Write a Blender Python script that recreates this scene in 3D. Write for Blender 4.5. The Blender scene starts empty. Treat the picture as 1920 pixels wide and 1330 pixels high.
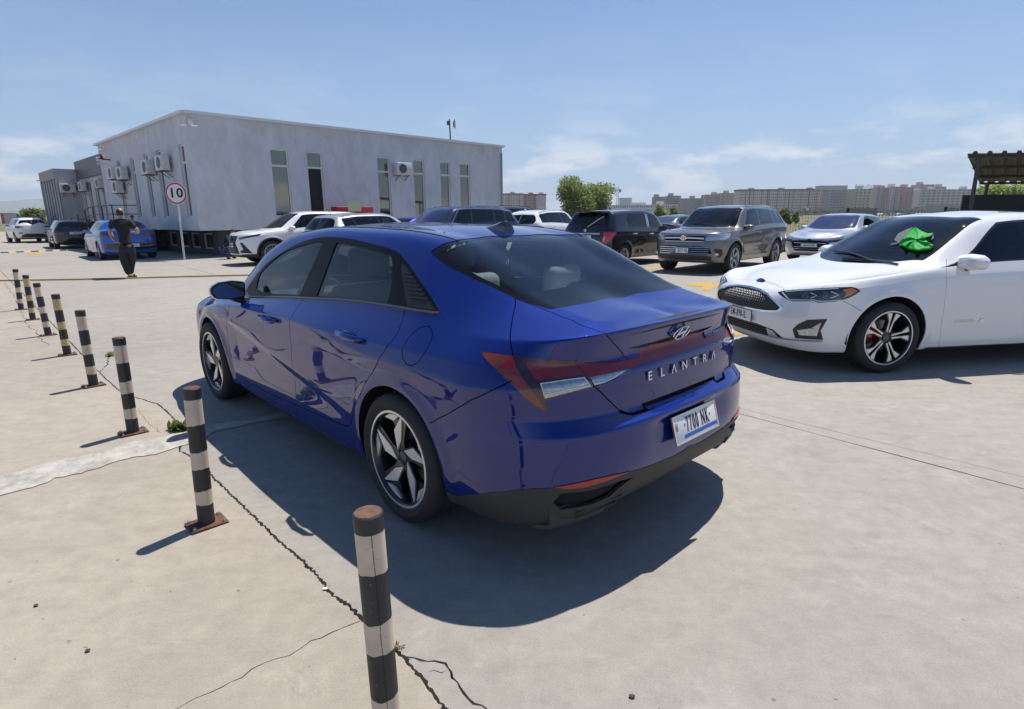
import bpy, bmesh, math, random
import numpy as np
from mathutils import Vector, Matrix, noise
from mathutils.bvhtree import BVHTree
from mathutils.geometry import delaunay_2d_cdt
random.seed(7); np.random.seed(7)
R = math.radians
SC = bpy.context.scene
COL = SC.collection

# ---------------------------------------------------------------- camera, sky, sun, exposure
CAM_F, CAM_P, CAM_H, CAM_R = 1088.83, .23394, 1.4384, -.008226
IMG_W, IMG_H = 1920, 1330
cd = bpy.data.cameras.new('camera'); cam = bpy.data.objects.new('camera', cd); COL.objects.link(cam)
cd.sensor_fit = 'HORIZONTAL'; cd.sensor_width = 36.0; cd.lens = CAM_F/IMG_W*36.0
cd.clip_start = .05; cd.clip_end = 30000
_cx = Vector((1, 0, 0)); _cd = Vector((0, math.cos(CAM_P), -math.sin(CAM_P))); _cu = Vector((0, math.sin(CAM_P), math.cos(CAM_P)))
_rx = _cx*math.cos(CAM_R) + _cu*math.sin(CAM_R); _ru = _cu*math.cos(CAM_R) - _cx*math.sin(CAM_R)
_m = Matrix((( _rx[0], _ru[0], -_cd[0], 0), (_rx[1], _ru[1], -_cd[1], 0), (_rx[2], _ru[2], -_cd[2], CAM_H), (0, 0, 0, 1)))
cam.matrix_world = _m
SC.camera = cam
SUN_EL, SUN_AZ = 67.0, 54.0          # azimuth counter-clockwise from world +x
world = bpy.data.worlds.new('World'); SC.world = world; world.use_nodes = True
wn = world.node_tree.nodes; wl = world.node_tree.links; wn.clear()
w_out = wn.new('ShaderNodeOutputWorld'); w_bg = wn.new('ShaderNodeBackground')
w_sky = wn.new('ShaderNodeTexSky'); w_sky.sky_type = 'NISHITA'; w_sky.sun_disc = False
w_sky.sun_elevation = R(SUN_EL); w_sky.sun_rotation = R(90-SUN_AZ)
w_sky.altitude = 450; w_sky.air_density = 1.0; w_sky.dust_density = .6; w_sky.ozone_density = 1.2
w_bg.inputs['Strength'].default_value = .068
# thin fair-weather clouds low in the sky, as part of the sky itself
w_tc = wn.new('ShaderNodeTexCoord'); w_sep = wn.new('ShaderNodeSeparateXYZ'); wl.new(w_tc.outputs['Generated'], w_sep.inputs[0])
w_map = wn.new('ShaderNodeMapping'); w_map.inputs['Scale'].default_value = (2.3, 2.3, 7.5); w_map.inputs['Location'].default_value = (3.35, 1.2, .35)
wl.new(w_tc.outputs['Generated'], w_map.inputs[0])
w_n = wn.new('ShaderNodeTexNoise'); w_n.inputs['Scale'].default_value = 2.6; w_n.inputs['Detail'].default_value = 9; w_n.inputs['Roughness'].default_value = .58
wl.new(w_map.outputs[0], w_n.inputs['Vector'])
w_cr = wn.new('ShaderNodeValToRGB'); w_cr.color_ramp.elements[0].position = .50; w_cr.color_ramp.elements[1].position = .61
wl.new(w_n.outputs['Fac'], w_cr.inputs[0])
w_h = wn.new('ShaderNodeValToRGB'); e = w_h.color_ramp.elements
e[0].position = 0.0; e[0].color = (.72, .72, .72, 1); e[1].position = .45; e[1].color = (0.0, 0.0, 0.0, 1)
q = e.new(.085); q.color = (.78, .78, .78, 1); q = e.new(.12); q.color = (.34, .34, .34, 1); q = e.new(.15); q.color = (.10, .10, .10, 1); q = e.new(.3); q.color = (.0, .0, .0, 1)
wl.new(w_sep.outputs['Z'], w_h.inputs[0])
w_mul = wn.new('ShaderNodeMath'); w_mul.operation = 'MULTIPLY'; wl.new(w_cr.outputs[0], w_mul.inputs[0]); wl.new(w_h.outputs[0], w_mul.inputs[1])
w_mix = wn.new('ShaderNodeMix'); w_mix.data_type = 'RGBA'
w_mix.inputs['B'].default_value = (10.5, 10.9, 11.6, 1)
w_hz = wn.new('ShaderNodeValToRGB'); e = w_hz.color_ramp.elements
e[0].position = 0.0; e[0].color = (.92,)*3+(1,); e[1].position = .55; e[1].color = (0, 0, 0, 1); q = e.new(.12); q.color = (.62,)*3+(1,); q = e.new(.28); q.color = (.30,)*3+(1,)
wl.new(w_sep.outputs['Z'], w_hz.inputs[0]); w_mx2 = wn.new('ShaderNodeMix'); w_mx2.data_type = 'RGBA'; w_mx2.inputs['B'].default_value = (5.2, 7.0, 9.6, 1)
w_tint = wn.new('ShaderNodeVectorMath'); w_tint.operation = 'MULTIPLY'; w_tint.inputs[1].default_value = (.78, 1.06, 1.42); wl.new(w_sky.outputs[0], w_tint.inputs[0])
wl.new(w_hz.outputs[0], w_mx2.inputs['Factor']); wl.new(w_tint.outputs[0], w_mx2.inputs['A'])
wl.new(w_mul.outputs[0], w_mix.inputs['Factor']); wl.new(w_mx2.outputs['Result'], w_mix.inputs['A'])
wl.new(w_mix.outputs['Result'], w_bg.inputs['Color']); wl.new(w_bg.outputs[0], w_out.inputs['Surface'])
sd = bpy.data.lights.new('sun', 'SUN'); sun = bpy.data.objects.new('sun', sd); COL.objects.link(sun)
sd.energy = 5.0; sd.angle = R(.53); sd.color = (1.0, .945, .86)
_s = Vector((math.cos(R(SUN_AZ))*math.cos(R(SUN_EL)), math.sin(R(SUN_AZ))*math.cos(R(SUN_EL)), math.sin(R(SUN_EL))))
sun.rotation_euler = (-_s).to_track_quat('-Z', 'Y').to_euler(); sun.location = _s*60
vs = SC.view_settings; vs.view_transform = 'Standard'; vs.look = 'None'; vs.exposure = 0.26; vs.gamma = 1.0; vs.use_curve_mapping = False

# ---------------------------------------------------------------- helpers
def ray_px(x, y):
    """world ray of a photograph pixel (camera position is (0,0,CAM_H))"""
    X = x-IMG_W/2; Y = y-IMG_H/2
    d = _cd + _rx*(X/CAM_F) - _ru*(Y/CAM_F)
    return d
def at(x, y, z=0.0):
    d = ray_px(x, y); t = (z-CAM_H)/d.z
    return Vector((d.x*t, d.y*t, z))
def at_d(x, y, dep):
    d = ray_px(x, y); t = dep/d.y
    return Vector((d.x*t, dep, CAM_H+d.z*t))

MATS = {}
def mat(name, col=None, rough=.5, metal=0.0, coat=0.0, coat_r=.03, spec=.5, bump=None, var=None, emit=None, sheen=0):
    """principled material; var=(scale, amount[,detail]) colour mottling, bump=(scale, distance)"""
    if name in MATS: return MATS[name]
    if col is None: raise KeyError('material used before it is defined: '+name)
    m = bpy.data.materials.new(name); m.use_nodes = True; MATS[name] = m
    nt = m.node_tree; b = nt.nodes['Principled BSDF']
    b.inputs['Base Color'].default_value = (*col, 1); b.inputs['Roughness'].default_value = rough
    b.inputs['Metallic'].default_value = metal; b.inputs['Coat Weight'].default_value = coat; b.inputs['Coat Roughness'].default_value = coat_r
    b.inputs['Specular IOR Level'].default_value = spec
    if emit: b.inputs['Emission Color'].default_value = (*emit[:3], 1); b.inputs['Emission Strength'].default_value = emit[3]
    tc = None
    if var or bump:
        tc = nt.nodes.new('ShaderNodeTexCoord')
    if var:
        n = nt.nodes.new('ShaderNodeTexNoise'); n.inputs['Scale'].default_value = var[0]; n.inputs['Detail'].default_value = 6; n.inputs['Roughness'].default_value = .6
        nt.links.new(tc.outputs['Object'], n.inputs['Vector'])
        mr = nt.nodes.new('ShaderNodeMapRange'); mr.inputs['From Min'].default_value = .3; mr.inputs['From Max'].default_value = .7
        mr.inputs['To Min'].default_value = 1-var[1]; mr.inputs['To Max'].default_value = 1+var[1]
        nt.links.new(n.outputs['Fac'], mr.inputs['Value'])
        mx = nt.nodes.new('ShaderNodeVectorMath'); mx.operation = 'SCALE'; mx.inputs[0].default_value = col
        nt.links.new(mr.outputs[0], mx.inputs['Scale']); nt.links.new(mx.outputs[0], b.inputs['Base Color'])
    if bump:
        n = nt.nodes.new('ShaderNodeTexNoise'); n.inputs['Scale'].default_value = bump[0]; n.inputs['Detail'].default_value = 5
        nt.links.new(tc.outputs['Object'], n.inputs['Vector'])
        bp = nt.nodes.new('ShaderNodeBump'); bp.inputs['Distance'].default_value = bump[1]; bp.inputs['Strength'].default_value = 1
        nt.links.new(n.outputs['Fac'], bp.inputs['Height']); nt.links.new(bp.outputs[0], b.inputs['Normal'])
    return m

def glass(name, tint=(.5, .55, .58), refl=1.0, base=0.0, basecol=(.02, .025, .03)):
    """window glass: tinted see-through film with a Fresnel reflection; base mixes in a darker body"""
    if name in MATS: return MATS[name]
    m = bpy.data.materials.new(name); m.use_nodes = True; MATS[name] = m
    nt = m.node_tree; N = nt.nodes; L = nt.links; N.clear()
    out = N.new('ShaderNodeOutputMaterial'); tr = N.new('ShaderNodeBsdfTransparent'); tr.inputs[0].default_value = (*tint, 1)
    gl = N.new('ShaderNodeBsdfGlossy'); gl.inputs['Roughness'].default_value = .015; gl.inputs['Color'].default_value = (refl, refl, refl, 1)
    fr = N.new('ShaderNodeFresnel'); fr.inputs['IOR'].default_value = 1.52
    df = N.new('ShaderNodeBsdfDiffuse'); df.inputs[0].default_value = (*basecol, 1)
    mb = N.new('ShaderNodeMixShader'); mb.inputs[0].default_value = base; L.new(tr.outputs[0], mb.inputs[1]); L.new(df.outputs[0], mb.inputs[2])
    mx = N.new('ShaderNodeMixShader'); L.new(fr.outputs[0], mx.inputs[0]); L.new(mb.outputs[0], mx.inputs[1]); L.new(gl.outputs[0], mx.inputs[2])
    L.new(mx.outputs[0], out.inputs['Surface'])
    return m

def tag(o, label=None, cat=None, group=None, kind=None):
    if label: o['label'] = label
    if cat: o['category'] = cat
    if group: o['group'] = group
    if kind: o['kind'] = kind
    return o
def empty(name, loc=(0, 0, 0), rz=0.0, label=None, cat=None, group=None, kind=None, parent=None, scale=1.0):
    o = bpy.data.objects.new(name, None); COL.objects.link(o); o.empty_display_size = .2
    o.location = loc; o.rotation_euler = (0, 0, rz); o.scale = (scale,)*3
    if parent: o.parent = parent
    return tag(o, label, cat, group, kind)
def link(name, me, m=None, parent=None, loc=None, rot=None):
    o = bpy.data.objects.new(name, me); COL.objects.link(o)
    if m is not None:
        ms = m if isinstance(m, (list, tuple)) else [m]
        if len(me.materials) == 0:
            for k in ms: me.materials.append(k)
    if parent: o.parent = parent
    if loc is not None: o.location = loc
    if rot is not None: o.rotation_euler = rot
    return o
def mesh(name, V, F, m=None, parent=None, smooth=False, sharp=None, mi=None, loc=None, rot=None):
    me = bpy.data.meshes.new(name)
    me.from_pydata([tuple(v) for v in V], [], [tuple(f) for f in F]); me.update()
    if smooth:
        me.polygons.foreach_set('use_smooth', [True]*len(me.polygons))
        if sharp: me.set_sharp_from_angle(angle=R(sharp))
    o = link(name, me, m, parent, loc, rot)
    if mi is not None: me.polygons.foreach_set('material_index', mi)
    return o

class MB:
    """collects simple shapes into one mesh"""
    def __init__(s): s.V = []; s.F = []; s.M = []; s.cur = 0
    def add(s, V, F):
        b = len(s.V); s.V += [tuple(v) for v in V]; s.F += [tuple(i+b for i in f) for f in F]; s.M += [s.cur]*len(F)
    def box(s, c, d, rz=0.0, M=None):
        x, y, z = d[0]/2, d[1]/2, d[2]/2
        P = [Vector(p) for p in ((-x,-y,-z),(x,-y,-z),(x,y,-z),(-x,y,-z),(-x,-y,z),(x,-y,z),(x,y,z),(-x,y,z))]
        if M is None: M = Matrix.Rotation(rz, 3, 'Z')
        P = [M @ p + Vector(c) for p in P]
        s.add(P, [(0,3,2,1),(4,5,6,7),(0,1,5,4),(1,2,6,5),(2,3,7,6),(3,0,4,7)])
    def bar(s, a, b, w, h=None, up=(0, 0, 1)):
        a, b = Vector(a), Vector(b); h = h or w; d = (b-a)
        if d.length < 1e-6: return
        x = d.normalized(); up = Vector(up)
        y = up.cross(x)
        if y.length < 1e-3: y = Vector((1, 0, 0)).cross(x)
        y.normalize(); z = x.cross(y)
        s.box((a+b)/2, (d.length, w, h), M=Matrix((x, y, z)).transposed())
    def tube(s, pts, r, n=8, cap=True):
        pts = [Vector(p) for p in pts]; rr = r if isinstance(r, (list, tuple)) else [r]*len(pts)
        V = []; F = []; prev = None
        for i, p in enumerate(pts):
            t = (pts[min(i+1, len(pts)-1)]-pts[max(i-1, 0)]).normalized()
            if prev is None:
                a = Vector((0, 0, 1)).cross(t)
                if a.length < .05: a = Vector((1, 0, 0)).cross(t)
            else: a = prev - t*prev.dot(t)
            a.normalize(); b = t.cross(a); prev = a
            V += [p + a*math.cos(k/n*2*math.pi)*rr[i] + b*math.sin(k/n*2*math.pi)*rr[i] for k in range(n)]
        for i in range(len(pts)-1):
            for k in range(n): F.append((i*n+k, i*n+(k+1) % n, (i+1)*n+(k+1) % n, (i+1)*n+k))
        if cap: F += [tuple(range(n))[::-1], tuple((len(pts)-1)*n+k for k in range(n))]
        s.add(V, F)
    def lathe(s, prof, n=24, axis='z', c=(0, 0, 0), close=False):
        V = []; F = []; m = len(prof)
        for k in range(n):
            a = k/n*2*math.pi
            for r, h in prof:
                if axis == 'z': V.append((c[0]+r*math.cos(a), c[1]+r*math.sin(a), c[2]+h))
                elif axis == 'y': V.append((c[0]+r*math.cos(a), c[1]+h, c[2]+r*math.sin(a)))
                else: V.append((c[0]+h, c[1]+r*math.cos(a), c[2]+r*math.sin(a)))
        for k in range(n):
            k2 = (k+1) % n
            for j in range(m-1 if not close else m):
                j2 = (j+1) % m
                f = (k*m+j, k*m+j2, k2*m+j2, k2*m+j)
                F.append(f if axis == 'y' else f[::-1])
        s.add(V, F)
    def prism(s, poly, z0, z1, M=None):
        n = len(poly); V = [Vector((p[0], p[1], z0)) for p in poly]+[Vector((p[0], p[1], z1)) for p in poly]
        if M is not None: V = [M @ v for v in V]
        s.add(V, [tuple(range(n))[::-1], tuple(range(n, 2*n))]+[(i, (i+1) % n, n+(i+1) % n, n+i) for i in range(n)])
    def build(s, name, m=None, parent=None, smooth=False, sharp=35, loc=None, rot=None, bevel=0, bseg=2):
        o = mesh(name, s.V, s.F, m, None, smooth, sharp, None)
        me = o.data
        if len(set(s.M)) > 1: me.polygons.foreach_set('material_index', s.M)
        if bevel:
            bm = bmesh.new(); bm.from_mesh(me)
            bmesh.ops.recalc_face_normals(bm, faces=bm.faces)
            es = [e for e in bm.edges if len(e.link_faces) == 2 and e.calc_face_angle(0) > R(30)]
            bmesh.ops.bevel(bm, geom=es, offset=bevel, segments=bseg, affect='EDGES', profile=.5)
            bm.to_mesh(me); bm.free()
            me.polygons.foreach_set('use_smooth', [True]*len(me.polygons)); me.set_sharp_from_angle(angle=R(50))
        if parent: o.parent = parent
        if loc is not None: o.location = loc
        if rot is not None: o.rotation_euler = rot
        return o
def copy_tree(o, parent=None):
    c = o.copy(); COL.objects.link(c); c.parent = parent
    for ch in list(o.children): copy_tree(ch, c)
    return c
def text_obj(name, s, size, m, parent=None, M=None, ext=.001, sx=1.0, spacing=1.0, bold=0.0):
    cu = bpy.data.curves.new('t', 'FONT'); cu.body = s; cu.size = size; cu.extrude = ext; cu.offset = bold
    cu.align_x = 'CENTER'; cu.align_y = 'CENTER'; cu.space_character = spacing; cu.resolution_u = 3
    t = bpy.data.objects.new('t', cu); COL.objects.link(t)
    dg = bpy.context.evaluated_depsgraph_get(); me = bpy.data.meshes.new_from_object(t.evaluated_get(dg)); 
    bpy.data.objects.remove(t); bpy.data.curves.remove(cu)
    me.name = name
    MM = (M if M is not None else Matrix.Identity(4)) @ Matrix.Diagonal((sx, 1, 1, 1))
    me.transform(MM)
    me.materials.clear()
    return link(name, me, m, parent)

for _n, _c, _r, _m in (('sign_red', (.42, .012, .02), .4, 0), ('sign_white', (.70, .70, .72), .4, 0), ('badge_chrome', (.62, .66, .72), .12, 1), ('badge_dark', (.05, .05, .06), .1, .8), ('roof_felt', (.12, .12, .12), .9, 0), ('guide_and_highlight_white', (.6, .66, .7), .2, 0)):
    mat(_n, _c, _r, _m)
# ---------------------------------------------------------------- car body library: a lofted body, cut along its real shut lines
def pch(kn, x):
    """monotone cubic through knots [(x, v)...] (descending or ascending x), vectorised"""
    kn = sorted(kn); kn = [k for i, k in enumerate(kn) if i == 0 or k[0]-kn[i-1][0] > .012]; X = np.array([k[0] for k in kn], float); Y = np.array([k[1] for k in kn], float)
    x = np.clip(np.asarray(x, float), X[0], X[-1])
    if len(X) == 1: return np.full_like(x, Y[0])
    hh = np.diff(X); d = np.diff(Y)/hh; m = np.zeros(len(X))
    for i in range(1, len(X)-1):
        if d[i-1]*d[i] > 0:
            w1 = 2*hh[i]+hh[i-1]; w2 = hh[i]+2*hh[i-1]; m[i] = (w1+w2)/(w1/d[i-1]+w2/d[i])
    m[0] = d[0]; m[-1] = d[-1]
    k = np.clip(np.searchsorted(X, x)-1, 0, len(hh)-1); t = (x-X[k])/hh[k]
    t2 = t*t; t3 = t2*t
    return (2*t3-3*t2+1)*Y[k]+(t3-2*t2+t)*hh[k]*m[k]+(-2*t3+3*t2)*Y[k+1]+(t3-t2)*hh[k]*m[k+1]

class Body:
    def __init__(s, sp, step=.03, nwrap=26, sub=5, smooth=3):
        s.sp = sp
        nx = max(8, int((sp['xf']-sp['xr'])/step)); xs = np.linspace(sp['xf'], sp['xr'], nx)
        ph = np.linspace(0, math.pi/2, nwrap+1)[:-1]
        U = [('f', p) for p in ph]+[('s', x) for x in xs]+[('r', p) for p in ph[::-1]]
        R_ = 13; C = np.zeros((R_, len(U), 3))
        nf = nwrap; kf = slice(0, nf); ks = slice(nf, nf+nx); kr = slice(nf+nx, len(U))
        s.nf, s.nx = nf, nx; s.xs = xs
        zc = lambda x: pch(sp['zc'], x); yr = lambda x: pch(sp['yr'], x); zr = lambda x: pch(sp['zr'], x); dxc = lambda x: pch(sp.get('dxc', [(0, 0)]), x)
        for k in range(9):
            C[k, ks, 0] = xs; C[k, ks, 1] = pch(sp['y'][k], xs); C[k, ks, 2] = pch(sp['z'][k], xs)
        xc = xs+dxc(xs)
        C[12, ks, 0] = xc; C[12, ks, 2] = zc(xc)
        C[10, ks, 0] = xs; C[10, ks, 1] = yr(xs); C[10, ks, 2] = zr(xs)
        for side, sl, phs in (('f', kf, ph), ('r', kr, ph[::-1])):
            xe = sp['xf'] if side == 'f' else sp['xr']; E = sp['N'] if side == 'f' else sp['T']; pe = sp['pf'] if side == 'f' else sp['pr']
            for k in range(9):
                p_ = pe[k] if isinstance(pe, (list, tuple)) else pe
                ye = float(pch(sp['y'][k], xe)); ze = float(pch(sp['z'][k], xe))
                pd = np.linspace(0, math.pi/2, 900); X_ = abs(E[k][0]-xe)*np.cos(pd)**p_; Y_ = ye*np.sin(pd)**p_; al = np.concatenate([[0], np.cumsum(np.hypot(np.diff(X_), np.diff(Y_)))]); al /= al[-1]
                pk = np.interp(phs/(math.pi/2), al, pd)
                c = np.cos(pk)**p_; n = np.sin(pk)**p_; w = np.sin(pk)**2
                C[k, sl, 0] = xe+(E[k][0]-xe)*c; C[k, sl, 1] = ye*n; C[k, sl, 2] = E[k][1]*(1-w)+ze*w
            t = (phs/(math.pi/2)); xend = xe+float(dxc(xe))
            q = sp.get('qc', 1.6)
            XC = E[8][0]+(xend-E[8][0])*t**q
            C[12, sl, 0] = XC; zcc = zc(XC); C[12, sl, 2] = zcc
            # at the very end the centre line starts on row 8
            b = np.clip(t*4, 0, 1); C[12, sl, 2] = C[8, sl, 2]*(1-b)+zcc*b if side == 'r' and not sp.get('hardlip') else zcc
            y8e = float(pch(sp['y'][8], xe)); rr = float(yr(xe))/y8e
            z8e = float(pch(sp['z'][8], xe)); zce = float(zc(xend)); L = lambda a, c_, f_: a+(c_-a)*f_
            f10 = sp.get('f10', .55); d = float(zr(xe))-L(z8e, zce, f10)
            C[10, sl, 1] = C[8, sl, 1]*rr
            fx = 1-np.clip(rr, 0, 1)
            C[10, sl, 0] = L(C[8, sl, 0], XC, f10*(1-t)+t*0+0) if False else L(C[8, sl, 0], XC, f10)
            C[10, sl, 2] = L(C[8, sl, 2], C[12, sl, 2], f10)+d*np.sin(phs)**2
            # keep x of row 10 continuous with the side
            C[10, sl, 0] = C[10, sl, 0]*(1-t**4)+xe*t**4
        C[9] = .5*(C[8]+C[10]); C[9, :, 1] += .018*np.clip((C[10, :, 2]-C[8, :, 2])/.3, 0, 1)
        C[11] = C[10]*.5+C[12]*.5; C[11, :, 2] += (C[12, :, 2]-C[10, :, 2])*.25
        C[11, :, 0] += (C[12, :, 0]-C[10, :, 0])*.22
        if 'fix' in sp: sp['fix'](C, nf, nx, xs)
        # vertical splines
        cre = {}
        for k_, w_ in sp.get('crease', {}).items():
            a_ = np.zeros((len(U), 1)); a_[kf] = w_[0]; a_[ks] = w_[1]; a_[kr] = w_[2]
            for _ in range(4): a_[1:-1] = (a_[:-2]+a_[1:-1]+a_[2:])/3
            cre[k_] = a_
        G = np.concatenate([C, C[11:12]*np.array([1, -1, 1])], 0)
        D = np.linalg.norm(np.diff(G, axis=0), axis=2)+1e-5            # R_ chords
        T = np.zeros((R_, len(U), 3)); S = np.diff(G, axis=0)/D[..., None]
        rows = []; s.rowj = []
        for k in range(R_-1):
            def tang(i, seg):
                if i == 0: return S[seg]
                a = D[i-1][:, None]; b_ = D[i][:, None]; t_ = (S[i-1]*b_+S[i]*a)/(a+b_)
                return t_ if i not in cre else t_*(1-cre[i])+S[seg]*cre[i]
            m0 = tang(k, k); m1 = tang(k+1, k); hh = D[k][:, None]
            s.rowj.append(len(rows))
            n = sub[k] if isinstance(sub, (list, tuple)) else sub
            for q in range(n):
                t = q/n; t2 = t*t; t3 = t2*t
                rows.append((2*t3-3*t2+1)*G[k]+(t3-2*t2+t)*hh*m0+(-2*t3+3*t2)*G[k+1]+(t3-t2)*hh*m1)
        s.rowj.append(len(rows)); rows.append(G[12])
        P = np.array(rows)                                              # [j][i]
        for _ in range(smooth):                                         # fair the body lengthways
            Q = P.copy(); Q[:, 1:-1] = .25*P[:, :-2]+.5*P[:, 1:-1]+.25*P[:, 2:]
            a0 = P[:, 1]*np.array([1, -1, 1]); Q[:, 0] = .25*a0+.5*P[:, 0]+.25*P[:, 1]
            a1 = P[:, -2]*np.array([1, -1, 1]); Q[:, -1] = .25*a1+.5*P[:, -1]+.25*P[:, -2]
            P = Q
        P[:, 0, 1] = 0; P[:, -1, 1] = 0; P[-1, :, 1] = 0
        if 'disp' in sp: P = sp['disp'](P)
        s.P = P; s.NV, s.NU = P.shape[:2]
        V = P.reshape(-1, 3); NU = s.NU
        F = [(j*NU+i, j*NU+i+1, (j+1)*NU+i+1, (j+1)*NU+i) for j in range(s.NV-1) for i in range(NU-1)]
        s.bvh = BVHTree.FromPolygons([Vector(v) for v in V], F)
        # normals
        dU = np.gradient(P, axis=1); dV = np.gradient(P, axis=0); N = np.cross(dV, dU)
        N /= (np.linalg.norm(N, axis=2)[..., None]+1e-9)
        if N[s.NV//3, nf+nx//2, 1] < 0: N = -N
        s.N = N
    def ij(s, o, d, near=False):
        h = s.bvh.ray_cast(Vector(o), Vector(d).normalized())
        if h[0] is None and near and abs(d[1]) > 1e-6:
            t = (.002-o[1])/d[1]; p = Vector(o)+Vector(d)*t
            h = s.bvh.find_nearest(p)
            if h[0] is None or h[3] > .12: return None
        if h[0] is None: return None
        f = h[2]; j, i = divmod(f, s.NU-1); p = np.array(h[0])
        A = s.P[j, i]; Bv = s.P[j, i+1]; Cv = s.P[j+1, i]; Dv = s.P[j+1, i+1]
        u = v = .5
        for _ in range(6):
            X = A*(1-u)*(1-v)+Bv*u*(1-v)+Cv*(1-u)*v+Dv*u*v-p
            Ju = (Bv-A)*(1-v)+(Dv-Cv)*v; Jv = (Cv-A)*(1-u)+(Dv-Bv)*u
            M = np.array([[Ju@Ju+1e-12, Ju@Jv], [Ju@Jv, Jv@Jv+1e-12]]); r = np.linalg.solve(M, -np.array([Ju@X, Jv@X]))
            u += r[0]; v += r[1]
        return (i+min(max(u, 0), 1), j+min(max(v, 0), 1))
    def side(s, x, z): 
        r = s.ij((x, 4, z), (0, -1, 0))
        return r if r else None
    def rear(s, y, z): return s.ij((-6, y, z), (1, 0, 0))
    def front(s, y, z): return s.ij((9, y, z), (-1, 0, 0))
    def top(s, x, y): return s.ij((x, y, 5), (0, 0, -1))
    def S(s, x, row):
        """parameter of the point at length x, row number (8 = belt, 10 = roof rail, 12 = centre)"""
        i = s.nf+np.interp(-x, -s.xs, np.arange(s.nx)); k = int(min(row, 11.999)); j = s.rowj[k]+(s.rowj[k+1]-s.rowj[k])*(row-k)
        return (float(i), float(j))
    def pt(s, ij):
        i = min(max(ij[0], 0), s.NU-1.001); j = min(max(ij[1], 0), s.NV-1.001); a = int(i); b = int(j); u = i-a; v = j-b
        P = s.P
        return P[b, a]*(1-u)*(1-v)+P[b, a+1]*u*(1-v)+P[b+1, a]*(1-u)*v+P[b+1, a+1]*u*v
    def nr(s, ij):
        i = min(max(ij[0], 0), s.NU-1.001); j = min(max(ij[1], 0), s.NV-1.001); return s.N[int(round(j)), int(round(i))]
    def ptv(s, I, J):
        I = np.clip(I, 0, s.NU-1.0001); J = np.clip(J, 0, s.NV-1.0001); a = I.astype(int); b = J.astype(int); u = (I-a)[:, None]; v = (J-b)[:, None]
        f = lambda G: G[b, a]*(1-u)*(1-v)+G[b, a+1]*u*(1-v)+G[b+1, a]*(1-u)*v+G[b+1, a+1]*u*v
        return f(s.P), f(s.N)
    def ribbon(s, pl, w, closed=False):
        """polyline in parameter space -> closed outline of real width w (several quads strung together)"""
        pl = s.dense(pl, .8, closed); n = len(pl); L = []; Rr = []
        for k in range(n):
            a = pl[(k-1) % n] if closed or k else pl[k]; b = pl[(k+1) % n] if closed or k < n-1 else pl[k]
            t = s.pt(b)-s.pt(a); nn = s.nr(pl[k]); w3 = np.cross(nn, t); w3 /= (np.linalg.norm(w3)+1e-9)
            i, j = pl[k]; i0 = min(max(i, .5), s.NU-1.5); j0 = min(max(j, .5), s.NV-1.5)
            Ju = s.pt((i0+.5, j0))-s.pt((i0-.5, j0)); Jv = s.pt((i0, j0+.5))-s.pt((i0, j0-.5))
            M = np.array([[Ju@Ju+1e-9, Ju@Jv], [Ju@Jv, Jv@Jv+1e-9]]); d = np.linalg.solve(M, np.array([Ju@w3, Jv@w3]))*w/2
            d = np.clip(d, -2.5, 2.5)
            L.append((i+d[0], j+d[1])); Rr.append((i-d[0], j-d[1]))
        if closed: return [L, Rr]
        return [L+Rr[::-1]]
    @staticmethod
    def dense(pl, mx=.8, closed=False):
        out = []; n = len(pl)
        for k in range(n if closed else n-1):
            a = pl[k]; b = pl[(k+1) % n]; L = math.hypot(b[0]-a[0], b[1]-a[1]); m = max(1, int(L/mx))
            for q in range(m): out.append((a[0]+(b[0]-a[0])*q/m, a[1]+(b[1]-a[1])*q/m))
        if not closed: out.append(pl[-1])
        return out

def inpoly(X, Y, poly):
    poly = np.asarray(poly); res = np.zeros(len(X), bool)
    x0, y0 = poly.min(0); x1, y1 = poly.max(0); m = np.where((X >= x0) & (X <= x1) & (Y >= y0) & (Y <= y1))[0]
    if not len(m): return res
    x = X[m]; y = Y[m]; c = np.zeros(len(m), bool); n = len(poly)
    for k in range(n):
        ax, ay = poly[k]; bx, by = poly[(k+1) % n]
        if ay == by: continue
        t = ((ay > y) != (by > y)) & (x < (bx-ax)*(y-ay)/(by-ay)+ax); c ^= t
    res[m] = c
    return res

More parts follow.
